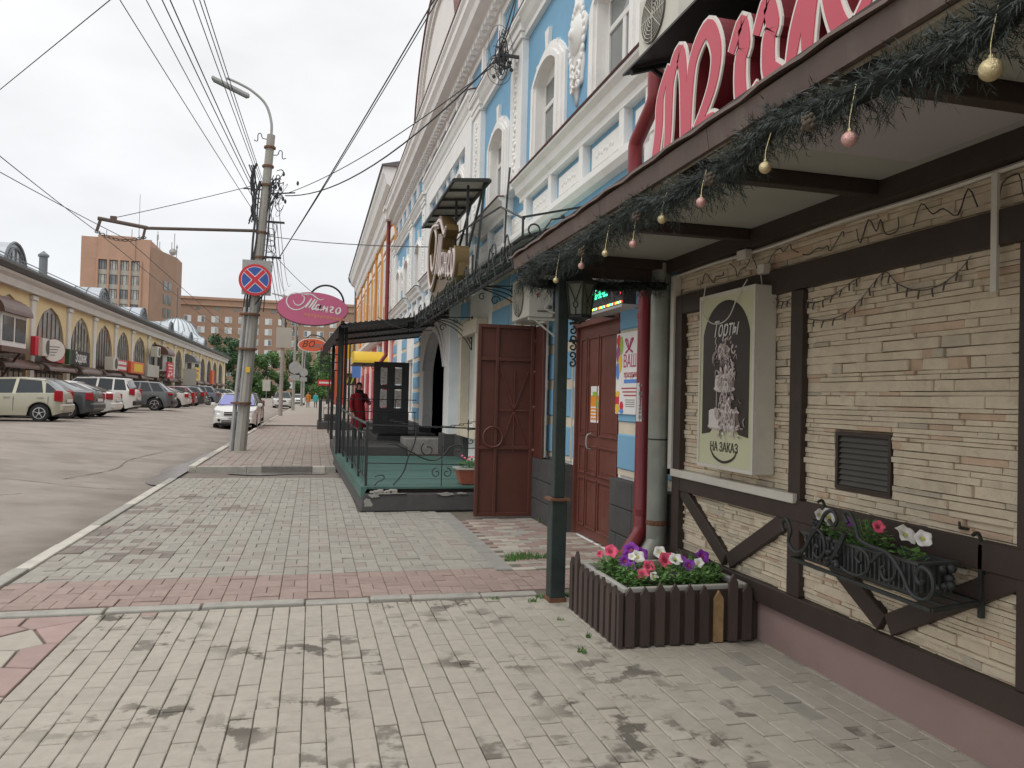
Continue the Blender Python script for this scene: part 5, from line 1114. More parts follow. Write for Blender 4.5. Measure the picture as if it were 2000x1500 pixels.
# ---- second landing, steps and dark open door behind
sp = thing('entrance_landing', 'dark stone landing with steps below the black awning', 'steps', (1.6, 19, 0))
for a in ((.5,2.85,17.6,23,0,.30),(1.45,2.85,18.0,23,.30,.56),(1.5,2.88,18.3,22,.56,.62)): b = MB(); b.box(*a); b.build('step', 'plinth_dark', sp, bevel=.015)
b = MB(); b.box(1.9,2.85,16.3,17.2,.25,.62); b.build('planter_block', 'chipped', sp, bevel=.02); b = MB(); b.box(.62,1.86,15.45,17.55,.236,.5); b.build('step', 'plinth_dark', sp, bevel=.02)
dd = thing('dark_open_door', 'dark grey panelled door standing open with glass lights', 'door', (1.75, 18.2, .62)); DY = 18.2
b = MB()
for a in ((1.36,1.46,.62,2.30),(1.72,1.80,.62,2.30),(2.06,2.18,.62,2.30),(1.46,1.72,2.18,2.30),(1.80,2.06,2.18,2.30),(1.46,1.72,1.66,1.76),(1.80,2.06,1.66,1.76),(1.46,1.72,1.12,1.22),(1.80,2.06,1.12,1.22),(1.46,1.72,.62,.74),(1.80,2.06,.62,.74)): b.box(a[0], a[1], DY, DY+.05, a[2], a[3])
b.build('frame', 'plinth_dark', dd)
for x in (1.46,1.80):
    for z, z1 in ((1.76,2.18),(1.22,1.66)): b = MB(); b.box(x+.05, x+.21, DY+.02, DY+.028, z+.02, z1-.02); b.build('pane', 'sign_white' , dd); b = MB(); b.box(x, x+.05, DY+.01, DY+.04, z, z1); b.box(x+.21, x+.26, DY+.01, DY+.04, z, z1); b.build('pane_surround', 'plinth_dark', dd); b = MB(); [b.tube([(x+.13+.05*math.sin(k+z*7), DY+.016, z+.08+.06*k), (x+.13-.05*math.sin(k*1.7), DY+.016, z+.11+.06*k)], .006, 4) for k in range(5)]; b.build('pane_pattern', 'ink_red', dd)
    b = MB(); b.box(x+.001, x+.259, DY+.015, DY+.03, .74, 1.12); b.build('panel', 'plinth_dark', dd)
# landing railing (horizontal bars)
lr = thing('landing_railing', 'black iron railing of the entrance landing behind the deck', 'railing', (1.2, 17.6, .6))
b = MB(); [b.bar((.62,17.65,z),(2.3,17.65,z),.02,.02) for z in (.72,1.14,1.42)]; b.bar((.62,17.65,1.42),(.62,22,1.45),.02,.02); b.bar((.62,17.65,.9),(.62,22,.9),.02,.02); b.build('rails', 'iron', lr)
for k in range(12): x = .62+.15*k; b = MB(); b.bar((x,17.65,.62),(x,17.65,1.14 if k % 4 else 1.42),.014,.014); b.build('baluster', 'iron', lr)
for k in range(16): y = 17.8+.27*k; b = MB(); b.bar((.62,y,.32),(.62,y,1.43),.012,.012); b.build('baluster', 'iron', lr)
# ---- black corrugated awning
aw = thing('black_awning', 'black corrugated sheet awning over the stoop entrance', 'awning', (1.5, 18, 2.9))
b = MB(); n = 44; vs = []
for i in range(n+1):
    x = .50+2.34*i/n; z = 2.90+.34*(x-.5)/2.34+(.022 if i % 2 else -.0)
    vs += [(x,15.6,z),(x,21.8,z-.06),(x,15.6,z+.006),(x,21.8,z-.054)]
b.add(vs, [f for i in range(n) for f in ((4*i,4*i+4,4*i+5,4*i+1),(4*i+2,4*i+3,4*i+7,4*i+6),(4*i,4*i+2,4*i+6,4*i+4),(4*i+1,4*i+5,4*i+7,4*i+3))]); b.build('sheet', 'awning_black', aw)
b = MB(); b.add([(.50,15.62,2.93),(.50,21.7,2.87),(.16,21.7,2.40),(.16,15.62,2.46),(.51,15.62,2.95),(.51,21.7,2.89),(.17,21.7,2.42),(.17,15.62,2.48)], [(0,1,2,3),(7,6,5,4),(0,3,7,4),(3,2,6,7),(1,5,6,2),(0,4,5,1)]); b.build('drop_sheet', 'awning_black', aw)
for y in (15.66,17.6,19.6,21.6): b = MB(); b.bar((.5,y,2.86),(2.84,y,3.19),.05,.05); b.build('rafter', 'iron', aw)
for x, y in ((.50,16.0),(.50,21.5)): b = MB(); b.box(x-.04, x+.04, y-.04, y+.04, .3, 2.9); b.build('support_post', 'iron', aw)
b = MB(); b.tube(smooth_path([(1.2,15.55,3.08),(1.5,15.5,2.92),(1.9,15.5,2.84),(2.3,15.5,2.86)], 6), .008, 5); b.build('hanging_wire', 'cable', aw)
b = MB()
for z in (2.32,2.16,2.0): b.bar((.12,16.1,z),(.5,16.1,z),.02,.02)
for x in (.13,.3): b.bar((x,16.1,2.0),(x,16.1,2.45),.02,.02)
b.build('side_grille', 'iron', aw)
# ---- iron canopy with scrollwork
ic = thing('iron_canopy', 'wrought iron canopy with green roof sheets and scrolls above the gate', 'canopy', (2.4, 12, 3.0))
for i in range(5):
    ya, yb = 7.5+1.9*i, 9.36+1.9*i; b = MB(); b.add([(2.0,ya,3.14),(2.0,yb,3.14),(2.88,yb,3.48),(2.88,ya,3.48),(2.0,ya,3.15),(2.0,yb,3.15),(2.88,yb,3.49),(2.88,ya,3.49)], [(0,1,2,3),(7,6,5,4),(0,4,5,1),(1,5,6,2),(2,6,7,3),(3,7,4,0)]); b.build('roof_sheet', 'poly_green', ic)
b = MB(); [b.tube([(2.0+dx,7.45,z),(2.0+dx,17.0,z+.02)], r, 6) for dx, z, r in ((0,3.14,.022),(-.02,3.0,.018),(.05,2.92,.022),(.12,3.04,.016),(.2,3.18,.018),(0.45,3.25,.02),(.02,3.07,.014))]
[b.bar((2.0,y,3.13),(2.88,y,3.46),.025,.025) for y in (7.5,9.4,11.3,13.2,15.1,17.0)]; b.build('frame', 'iron', ic)
b = MB(); b.add([(2.02,7.5,3.16),(2.88,7.5,3.2),(2.88,7.5,3.5),(2.02,7.5,3.18)], [(0,1,2,3)]); b.build('end_sheet', 'poly_green', ic, fix=False)
b = MB(); b.bar((2.0,7.46,3.34),(2.88,7.46,3.56),.02,.02); b.bar((2.0,7.46,3.14),(2.0,7.46,3.35),.02,.02); scroll(b, (2.12,7.46,3.22), .06, .06, 0, 1.0, 'y', .01, 14); b.ball((2.42,7.46,3.38), .025, 8); b.tube([(2.2,7.46,3.2),(2.3,7.46,3.34),(2.8,7.46,3.45)], .01, 5); b.build('end_ornament', 'iron', ic)
for k in range(12):
    y = 7.8+.78*k; b = MB(); s_ = 1 if k % 2 else -1
    scroll(b, (1.96,y,3.1+.04*s_), .16, .03, .5, 1.15, 'x', .009, 18, s_); scroll(b, (1.95,y+.3,3.05-.03*s_), .13, .02, 3.6, 1.2, 'x', .009, 18, -s_); b.tube(smooth_path([(1.97,y-.1,2.86),(1.95,y,3.12),(1.95,y+.12,3.25),(1.95,y+.22,3.12),(1.96,y+.3,2.84)], 4), .009, 5); b.build('scrollwork', 'iron', ic)
for y in (9.9, 14.2):
    b = MB(); b.bar((2.86,y,2.40),(2.86,y,3.05),.02,.02); b.bar((2.86,y,3.02),(2.02,y,2.98),.016,.016)
    for q in (.0,.10,.2): b.tube(smooth_path([(2.85,y,2.42+q),(2.72,y,2.62+q),(2.52,y,2.80+q*.7),(2.28,y,2.90+q*.4),(2.1-q,y,2.95)], 5), .009, 5)
    scroll(b, (2.3,y,2.80), .07, .02, 0, 1.1, 'y', .008, 14); scroll(b, (2.55,y,2.94), .05, .015, 2, 1.1, 'y', .007, 12); scroll(b, (2.12,y,2.84), .05, .015, 1, 1.1, 'y', .007, 12); b.build('wall_bracket', 'iron', ic)
# ---- gold letter sign on the canopy and its little roof
TANGO = {'swash': [(.66,.28),(.60,.255),(.53,.30),(.46,.355),(.37,.37),(.28,.355)], 'loop': [(.40,.34),(.26,.37),(.13,.37),(.03,.29),(.01,.17),(.07,.06),(.17,.02),(.28,.06),(.36,.14),(.44,.27)], 'curl': [(.12,.22),(.16,.14),(.23,.12),(.30,.19),(.32,.29),(.27,.34)],
 't1': [(.45,.28),(.40,.18),(.34,.075)], 't2': [(.51,.27),(.46,.17),(.40,.07)], 't3': [(.55,.25),(.50,.15),(.46,.07),(.49,.05),(.52,.09)],
 'a': [(.60,.13),(.565,.155),(.53,.11),(.525,.06),(.56,.045),(.60,.10),(.615,.15),(.595,.08),(.61,.04),(.64,.06)],
 'n1': [(.68,.14),(.655,.03)], 'n2': [(.74,.125),(.715,.015),(.74,.02)], 'n3': [(.665,.085),(.73,.075)], 'g': [(.78,.10),(.80,.12),(.83,.11),(.82,.07),(.79,.04),(.80,.0),(.84,.005)], 'o': [(.93,.10),(.895,.07),(.885,.02),(.91,-.02),(.945,0),(.965,.05),(.955,.10),(.925,.11)]}
gs = thing('gold_script_sign', 'gold edged script letter sign standing on the iron canopy', 'sign', (2.0, 12.3, 3.3))
k_ = 3.0
side = MB(); face = MB(); back = MB()
for i, (nm, p) in enumerate(TANGO.items()):
    w = .075 if nm not in ('n3',) else .05; e_ = .0012*i
    q = [(u, v*3.05/k_) for u, v in p]; pq = lambda u, v, d: (2.0-d, 14.2-u*k_, 3.40+v*k_)
    ribbon(side, q, (w+.075)/k_, -.2, .0+e_, pq, taper=.8); ribbon(face, q, (w-.028)/k_, .0, .020+e_, pq, taper=.55)
o = side.build('letter_body', 'gold_side', gs); face.build('letter_face', 'letter_pink', o)
b = MB(); b.prism([(14.0,3.26),(11.2,3.32),(11.2,3.52),(13.9,3.55)], 2.03, 2.19, 'x'); b.build('base_strip', 'gold_side', gs)
b = MB(); [b.bar((2.2,y,3.2),(2.2,y,3.6),.03,.03) for y in (11,12.2,13.4)]; b.build('stand', 'iron', gs)
sr = thing('sign_roof', 'small corrugated roof on steel frame above the gold script sign', 'sign roof', (2.2, 13, 4.8))
b = MB(); n = 26; vs = []
for i in range(n+1): y = 11.3+3.4*i/n; z = 4.80+(.02 if i % 2 else 0); vs += [(1.94,y,z-.02),(2.5,y,z+.03),(1.94,y,z-.014),(2.5,y,z+.036)]
b.add(vs, [f for i in range(n) for f in ((4*i,4*i+4,4*i+5,4*i+1),(4*i+2,4*i+3,4*i+7,4*i+6),(4*i,4*i+2,4*i+6,4*i+4),(4*i+1,4*i+5,4*i+7,4*i+3))]); b.build('roof_sheet', 'panel_grey', sr)
b = MB(); [b.bar((1.94,y,4.755),(2.5,y,4.805),.03,.04) for y in (11.32,11.9,12.5,13.1,13.7,14.2,14.66)]; b.bar((1.94,11.3,4.75),(1.94,14.7,4.75),.04,.04); b.bar((2.5,11.3,4.80),(2.5,14.7,4.80),.04,.04); b.build('frame', 'awning_black', sr)
b = MB(); [b.bar((2.22,y,3.2),(2.22,y,4.78),.035,.035) for y in (11.6,12.6,13.6)]; b.bar((2.28,11.2,3.3),(2.45,11.45,4.8),.035,.035); b.bar((2.24,12.0,3.5),(2.45,11.5,4.8),.03,.03); b.bar((2.24,13,3.6),(2.45,12.4,4.8),.03,.03); b.tube([(2.22,12.4,4.2),(2.2,9.3,3.9),(2.05,7.6,3.36)], .014, 5); b.build('supports', 'iron', sr)
# ---- pink oval sign on arched post
pk_ = thing('pink_oval_sign', 'pink oval sign with white script hanging from an arched black post', 'sign', (.5, 16.0, .3))
def oval(mb, cx_, cz, a, c, y0, y1, n=40): mb.prism([(cx_+a*math.cos(6.28318*i/n), cz+c*math.sin(6.28318*i/n)) for i in range(n)], y0, y1, 'y')
b = MB(); oval(b, -.06, 3.215, .70, .335, 15.93, 16.07); b.build('case', 'pink_side', pk_); b = MB(); oval(b, -.06, 3.22, .69, .328, 15.924, 15.929); b.build('face', 'pink', pk_)
b = MB()
for i, (nm, p) in enumerate(TANGO.items()): ribbon(b, p, .034 if nm not in ('loop','curl','swash') else .022, 0, .002+.0003*i, lambda u, v, d: (-.58+u*1.10, 15.922-d, 3.16+v*.95), taper=.5)
b.build('script', 'lettering_white', pk_)
b = MB(); b.tube([(.53,15.98,.3),(.54,15.98,3.36)], .036, 8); b.tube([(.62,16.05,.3),(.62,16.05,2.9)], .03, 8); b.build('post', 'iron', pk_, smooth=True)
b = MB(); b.tube([(.20+.345*math.cos(a), 15.98, 3.36+.35*math.sin(a)) for a in [i*math.pi/16 for i in range(17)]]+[(-.145,15.98,3.3)], .02, 7); b.build('arch', 'iron', pk_, smooth=True)
b = MB(); [b.box(-.22+.062*k, -.22+.062*k+.05, 15.9215, 15.924, 3.075-.006*k-.02*(k % 2), 3.125-.006*k) for k in range(13)]; b.build('faded_print', 'faded_orange', pk_)
# orange oval sign further on
og = thing('orange_oval_sign', 'orange oval sign with dark script hung further along the facade', 'sign', (-.1, 31, 3.0))
b = MB(); oval(b, -.09, 3.42, .56, .27, 31.0, 31.1); b.build('case', 'lettering_white', og); b = MB(); oval(b, -.09, 3.42, .52, .24, 30.99, 30.999); b.build('face', 'orange_sign', og); lettering('lettering', 'ВО', .34, 'ink', og, on_y(30.985, -.26, 3.44), shear=.3, depth=.001); b = MB(); [b.box(-.04+.055*k, .0+.055*k, 30.985, 30.989, 3.42-.03*(k % 2), 3.47) for k in range(7)]; [b.box(-.16+.055*k, -.12+.055*k, 30.985, 30.989, 3.32, 3.375) for k in range(7)]; b.build('small_print', 'ink_grey', og)
b = MB(); b.tube(smooth_path([(.45,31.05,3.4),(.3,31.05,3.72),(-.1,31.05,3.82),(-.3,31.05,3.7)], 6), .025, 6); b.tube([(.45,31.05,3.4),(.6,31.05,2.5),(.6,31.05,0)], .03, 6); b.build('arm', 'iron', og)

# ================================================================== LEFT ARCADE OF SHOPS
AX = -15.0; PIL = [27.8,34.2,40.7,47.1,53.5,59.3,65.2,70.9,77.4,84.3,91.2,97.6,104.2,110.9,117.5,124.3,131.2,139.0]
g = MB(); g.box(-13.1, -12.95, -10, 145, -.3, .44); struct('arcade_kerb', g, 'kerb'); g = MB(); g.box(-17, -13.1, -10, 145, -.3, .43); struct('arcade_pavement', g, 'paver_far')
ar = thing('shopping_arcade', 'long yellow shopping arcade with pointed arch windows and grey metal roof', 'building', (AX-5, 85, .3))
A0, A1, AZ = 24.0, 142.0, 6.55
def ogive(yc, w, zs, zt, n=8):
    pts = []; h = zt-zs; R_ = (w*w+h*h)/(2*w)
    for i in range(n+1): z = zs+h*i/n; x = w-R_+math.sqrt(max(0, R_*R_-(z-zs)**2)); pts.append((x, z))
    return [(yc-x, z) for x, z in pts]+[(yc+x, z) for x, z in reversed(pts[:-1])]
bays = []
for i in range(len(PIL)-1): bays.append(((PIL[i]+PIL[i+1])/2, (PIL[i+1]-PIL[i])*.41))
ye = [A0]+[b_[0] for b_ in bays]+[A1]
g = MB()
for i, (yc, w) in enumerate(bays):
    a, c = PIL[i], PIL[i+1]; o_ = ogive(yc, w, 3.5, 6.2)
    g.add([(AX,y,z) for y, z in [(a,.3),(a,AZ),(c,AZ),(c,.3),(yc+w,.3)]+list(reversed(o_))+[(yc-w,.3)]], [tuple(range(6+len(o_)))])
    q = [(yc-w,.3)]+o_+[(yc+w,.3)]
    for k in range(len(q)-1): g.quad((AX,*q[k]),(AX,*q[k+1]),(AX-.25,*q[k+1]),(AX-.25,*q[k]))
g.quad((AX,A0,.3),(AX,A0,AZ),(AX,PIL[0],AZ),(AX,PIL[0],.3)); g.quad((AX,PIL[-1],.3),(AX,PIL[-1],AZ),(AX,A1,AZ),(AX,A1,.3)); g.quad((AX,A1,.3),(AX,A1,AZ),(AX-12,A1,AZ),(AX-12,A1,.3)); g.quad((AX,A0,.3),(AX,A0,AZ),(AX-12,A0,AZ),(AX-12,A0,.3)); g.build('wall', 'yellow_wall', ar, fix=False)
for i, y in enumerate(PIL):
    g = MB(); g.box(AX-.02, AX+.12, y-.32, y+.32, .2, AZ-.05); g.box(AX-.02, AX+.2, y-.42, y+.42, .2, .8); g.box(AX-.02, AX+.2, y-.41, y+.41, AZ-.3, AZ-.049); g.build('pilaster', 'white_wall', ar, bevel=.02)
g = MB(); g.prism([(AX-.02,AZ),(AX+.35,AZ),(AX+.42,AZ+.35),(AX+.6,AZ+.5),(AX+.65,AZ+.62),(AX-.02,AZ+.62)], A0-.3, A1+.4, 'y'); g.build('cornice', 'white_wall', ar)
g = MB(); g.prism([(AX+.55,AZ+.62),(AX+1.0,AZ+.80),(AX+1.03,AZ+.92),(AX+.55,AZ+.95)], A0-.4, A1+.6, 'y'); g.build('gutter', 'tin_dark', ar)
g = MB(); g.add([(AX+1.0,A0-.4,AZ+.9),(AX+1.0,A1+.6,AZ+.9),(AX-6,A1+.6,AZ+1.7),(AX-6,A0-.4,AZ+1.7),(AX-13,A1+.6,AZ+.9),(AX-13,A0-.4,AZ+.9)], [(0,1,2,3),(3,2,4,5),(1,4,2),(0,3,5)]); g.build('roof', 'tin', ar)
g = MB()
for k in range(80):
    y = A0+k*1.5; g.bar((AX+1.0,y,AZ+.92),(AX-6,y,AZ+1.72),.05,.05)
for z, x in ((1.15,.6),(1.3,.6)): g.bar((AX+x,A0,AZ+z),(AX+x,A1,AZ+z),.04,.04)
o = g.build('roof_seams', 'tin_dark', ar); o['kind'] = 'stuff'
# windows
for i, (yc, w) in enumerate(bays):
    o_ = ogive(yc, w, 3.5, 6.2); g = MB(); g.prism([(yc-w,.3)]+o_+[(yc+w,.3)], AX-.14, AX-.10, 'x'); wn = g.build('arched_window', 'shop_glass2' if i % 3 == 1 else 'shop_glass', ar)
    g = MB(); n = 7
    for k in range(1, n):
        y = yc-w+2*w*k/n; h = max(z for z in [3.5]+[o_[j][1] for j in range(len(o_)) if abs(o_[j][0]-yc) >= abs(y-yc)-1e-6]); g.box(AX-.10, AX-.06, y-.03, y+.03, .3, h)
    g.box(AX-.10, AX-.065, yc-w, yc+w, 3.0, 3.18); g.box(AX-.10, AX-.065, yc-w, yc+w, 2.3, 2.4); g.build('mullions', 'mullion', wn)
    g = MB(); g.box(AX-.099, AX-.09, yc-w*.9, yc+w*.9, .4, 2.3); g.build('shop_door', 'shop_glass2', wn)
# roof dormers: barrel vaults with glazed fronts and low glass ridges
k = 0
for y, kind in ((37.6,0),(45.0,0),(54,1),(62.5,0),(69.5,1),(76,0),(83,1),(90,0),(97,1),(104,0),(110,1),(117,0),(124,1)):
    g = MB(); x0 = AX-.2; z0 = AZ+.98
    if kind == 0:
        arc = [(1.5*math.cos(a), 1.45*math.sin(a)) for a in [math.pi*i/12 for i in range(13)]]
        g.prism([(y+u, z0+v) for u, v in arc], x0-5, x0, 'x'); d = g.build('dormer', 'tin', ar)
        g = MB(); g.prism([(y+u*.78, z0+v*.78) for u, v in arc], x0, x0+.03, 'x'); g.build('dormer_window', 'pane', d); g = MB(); [g.tube([(x0+.05, y+u*s_, z0+v*s_) for u, v in arc], .07, 5) for s_ in (1.0,.8)]; [g.bar((x0+.05,y+a,z0),(x0+.05,y+a,z0+1.1*math.sqrt(1-(a/1.2)**2)),.06,.06) for a in (-.6,0,.6)]; g.build('dormer_frame', 'tin_dark', d)
        g = MB(); [g.tube([(x0-j*.9, y+u*1.015, z0+v*1.015) for u, v in arc], .04, 4) for j in range(1,6)]; g.build('dormer_ribs', 'tin_dark', d)
    else:
        g.prism([(x0,z0-.2),(x0,z0+.55),(x0-2.2,z0+1.15),(x0-3,z0+.3)], y-2.6, y+2.6, 'y'); d = g.build('skylight', 'tin', ar)
        for j in range(5): g = MB(); g.box(x0+.001, x0+.03, y-2.4+j*1.0, y-1.55+j*1.0, z0+.0, z0+.45); g.build('skylight_pane', 'pane', d)
g = MB(); g.tube([(AX-.3,49.6,AZ+1.0),(AX-.3,49.6,AZ+2.5)], .22, 10); g.lathe([(.3,0),(.3,.1),(.0,.35)], 10, (AX-.3,49.6,AZ+2.5)); g.build('flue', 'tin_dark', ar)
# brown half-barrel awnings over the shop doors
def half_awning(yc, w, z, label):
    t = thing('shop_awning', label, 'awning', (AX+.7, yc, z), 'brown awnings over the arcade shop doors'); g = MB(); n = 10
    arc = [(.75*math.sin(math.pi/2*i/n), .46*math.cos(math.pi/2*i/n)) for i in range(n+1)]; vs = []
    for s_ in (0, .03):
        for yy in (yc-w, yc+w): vs += [(AX+u, yy, z+v+s_) for u, v in arc]
    m_ = n+1; fs = [(i, i+1, m_+i+1, m_+i) for i in range(n)]+[(2*m_+i, 3*m_+i, 3*m_+i+1, 2*m_+i+1) for i in range(n)]; g.add(vs, fs); g.build('sheet', 'brown_awning', t)
    for yy in (yc-w, yc+w): g = MB(); g.tube([(AX+u, yy, z+v) for u, v in arc], .05, 5); g.bar((AX,yy,z),(AX+.75,yy,z),.06,.06); g.build('side_frame', 'mullion', t); g = MB(); g.prism([(AX,z)]+[(AX+u*.97, z+v*.97) for u, v in arc], yy-.01, yy+.01, 'y'); g.build('end_panel', 'brown_awning', t); g = MB(); g.lathe([(.16,-.02),(.16,.02)], 14, (AX+.34, yy, z+.2), 'y'); g.build('lamp_disc', 'panel_grey', t)
for i, (yc, w) in enumerate(bays):
    if i >= 1: half_awning(yc, w*.95, 2.45, {2:'brown barrel awning below the glazed bay at the near end of the arcade',3:'brown barrel awning below the round white sign',4:'brown barrel awning below the dark green letter sign',6:'brown barrel awning below the red sign with white bars',7:'brown barrel awning below the orange sign with yellow centre',8:'brown barrel awning below the blank pale board'}.get(i, 'brown barrel awning over an arcade door without a big sign above'))
# bay boxes with brown barrel roofs
def bay_box(yc, w, z0, z1, sign, label, roofm='brown_awning'):
    t = thing('bay_box', label, 'bay window', (AX+.8, yc, z0)); D = 1.1
    g = MB(); g.box(AX+.02, AX+D, yc-w, yc+w, z0, z1); g.build('box', 'pvc', t); 
    for a in ((yc-w*.9,yc-w*.08),(yc+w*.08,yc+w*.9)): g = MB(); g.box(AX+D, AX+D+.03, a[0], a[1], z0+.25, z1-.15); g.build('window', 'pane_dark', t)
    g = MB(); g.box(AX+.3, AX+D-.35, yc-w-.03, yc-w, z0+.15, z1-.12); g.build('window', 'mullion', t); g = MB(); g.prism([(AX+.02,z1)]+[(AX+.02+ (D+.2)*math.sin(math.pi/2*i/8), z1+.95*math.cos(math.pi/2*i/8)) for i in range(9)], yc-w-.25, yc+w+.25, 'y'); g.build('roof', roofm, t)
    g = MB(); [g.bar((AX,y,z0-1.6),(AX+D-.1,y,z0-.05),.1,.1) for y in (yc-w+.1,yc+w-.1)]; g.box(AX+.02, AX+D+.08, yc-w-.06, yc+w+.06, z0-.25, z0-.002); g.build('brackets', 'brown_awning', t); return t
bay_box(41.4, 1.6, 3.4, 4.95, None, 'glazed bay with brown barrel roof jutting from the near end of the arcade')
# signs along the arcade
def board(name, y0, y1, z0, z1, m, label, txt=None, tm='lettering_white', size=.6, x=AX+.55, d=.25, xs=.9):
    t = thing(name, label, 'sign', (x, (y0+y1)/2, z0)); g = MB(); g.box(x, x+d, y0, y1, z0, z1); g.build('board', m, t, bevel=.02)
    if txt: lettering('lettering', txt, size, tm, t, lambda u, v, dd: (x+d+.01+dd, (y0+y1)/2+u, (z0+z1)/2+v), depth=.004, xs=xs, bold=.01)
    return t
rs_ = thing('round_sign', 'white round shop sign with dark red rim on the arcade', 'sign', (-13.9, 47.05, 3.0))
def turned(mb, c, a):
    for i in range(len(mb.v)): x, y, z = mb.v[i]; x -= c[0]; y -= c[1]; mb.v[i] = (c[0]+x*math.cos(a)-y*math.sin(a), c[1]+x*math.sin(a)+y*math.cos(a), z)
    return mb
rc = (-13.9,47.05); g = MB(); g.lathe([(.64,-.14),(.64,.12)], 28, (*rc,3.55), 'x'); turned(g, rc, -.75).build('drum', 'sign_red_side', rs_); g = MB(); g.lathe([(.61,.121),(.60,.13),(.001,.131)], 28, (*rc,3.55), 'x'); turned(g, rc, -.75).build('face', 'sign_white', rs_)
g = MB(); [g.box(rc[0]+.132, rc[0]+.14, rc[1]-.35+.05*k, rc[1]+.3-.08*k, 3.72-.15*k, 3.77-.15*k) for k in range(4)]; turned(g, rc, -.75).build('print', 'ink_grey', rs_); g = MB(); g.bar((AX,47.2,3.5),(-14.0,47.1,3.5),.1,.1); g.build('arm', 'mullion', rs_)
board('shop_sign', 45.3, 46.2, 3.2, 4.2, 'signal_red', 'red shop sign behind the round white sign'); board('shop_sign', 48.9, 50.2, 2.95, 3.9, 'signal_red', 'small red shop sign right of the round white sign')
zd = board('zodiac_sign', 51.6, 55.4, 2.95, 3.85, 'ink', 'dark green jewellery shop sign with white letters on the arcade', 'Зодиак', size=.85, xs=.8, x=AX+.55)
g = MB(); g.box(AX+.56, AX+.79, 51.1, 51.6, 2.95, 3.85); g.build('green_end', 'leaf_c', zd)
t = board('shop_sign', 62.3, 65.8, 2.9, 3.75, 'signal_red', 'red shop sign with two white bars'); g = MB(); [g.box(AX+.801, AX+.82, 62.6, 65.5, z, z+.24) for z in (3.02,3.4)]; g.build('white_bars', 'sign_white', t)
t = board('shop_sign', 67.2, 72.2, 2.85, 3.8, 'orange_sign', 'orange red shop sign with yellow centre'); g = MB(); g.box(AX+.801, AX+.82, 68.2, 71.4, 3.0, 3.65); g.build('yellow_centre', 'yellow', t)
board('shop_sign', 73.6, 78.8, 2.7, 3.8, 'panel_grey', 'blank pale sign board on the arcade'); board('shop_sign', 99, 103, 2.7, 4.4, 'leaf_b', 'green shop sign at the far part of the arcade'); board('shop_sign', 117.9, 120.5, 2.6, 4.6, 'orange_sign', 'small orange sign near the far end of the arcade')
t = bay_box(82.2, 1.6, 3.4, 5.0, None, 'brown roofed bay with dark red poster board on the arcade'); g = MB(); g.box(AX+1.15, AX+1.25, 80.4, 83.6, 2.7, 4.3); q = g.build('poster', 'signal_red', t)
g = MB(); [g.box(AX+1.251, AX+1.27, 80.8+.2*k, 83.2-.2*k, 3.95-.3*k, 4.07-.3*k) for k in range(3)]; g.prism([(80.7,2.85),(81.7,2.85),(81.2,3.3)], AX+1.251, AX+1.27, 'x'); g.bar((AX+1.26,82.2,3.0),(AX+1.26,82.8,3.25),.02,.16,(1,0,0)); g.build('poster_print', 'sign_white', t)
t = bay_box(100.5, 1.7, 3.4, 5.0, None, 'grey roofed bay with yellow poster board on the arcade', 'tin_dark'); g = MB(); g.box(AX+1.15, AX+1.25, 98.6, 101.6, 2.8, 4.4); g.build('poster', 'yellow', t); g = MB(); g.box(AX+1.251, AX+1.27, 99, 101.2, 3.9, 4.1); g.ball((AX+1.26,100.1,3.4), .4, 10, .03, 1, .8); g.build('poster_print', 'ink_red', t)
for y, z, lab in ((46.5,3.2,'air conditioner on the arcade left of the round sign'),(61.4,2.9,'air conditioner on the arcade beside the red and white sign'),(77.3,4.6,'air conditioner on the arcade above the blank board')):
    t = thing('air_conditioner', lab, 'air conditioner', (AX+.7, y, z)); g = MB(); g.box(AX+.45, AX+1.0, y-.75, y+.75, z, z+.95); g.build('case', 'ac_body', t); g = MB(); g.lathe([(.4,0),(.4,.02)], 14, (AX+1.0,y+.15,z+.48), 'x'); g.build('fan', 'ac_dark', t)
# domed corner house behind the arcade
dm = thing('domed_pavilion', 'yellow octagonal pavilion with pale metal dome behind the arcade', 'building', (-20.8, 128, 6)); g = MB(); g.lathe([(2.9,5),(2.9,9.6),(3.0,9.7)], 12, (-20.8,128,0)); g.build('drum', 'yellow_wall', dm); g = MB(); g.lathe([(4.1,9.6),(4.0,9.8),(3.2,10.4),(2.9,11.1),(2.3,11.9),(1.3,12.5),(.2,12.75),(.0,12.8)], 24, (-20.8,128,0)); g.build('dome', 'tin_pale', dm, smooth=True)
g = MB()
for k in range(24): a = k*math.pi/12; g.tube([(-20.8+r*math.cos(a), 128+r*math.sin(a), z) for r, z in ((4.05,9.82),(3.25,10.43),(2.95,11.13),(2.35,11.93),(1.35,12.53),(.25,12.78))], .045, 4)
g.build('dome_ribs', 'tin_dark', dm); g = MB(); g.tube([(-20.8,128,12.7),(-20.8,128,17.5)], .05, 5); g.build('spike', 'cable', dm); g = MB(); [g.box(-20.8+2.9*math.cos(a)-.12, -20.8+2.9*math.cos(a)+.12, 128+2.9*math.sin(a)-.12, 128+2.9*math.sin(a)+.12, 6, 9.6) for a in [k*math.pi/4 for k in range(8)]]; g.build('pillars', 'white_wall', dm)

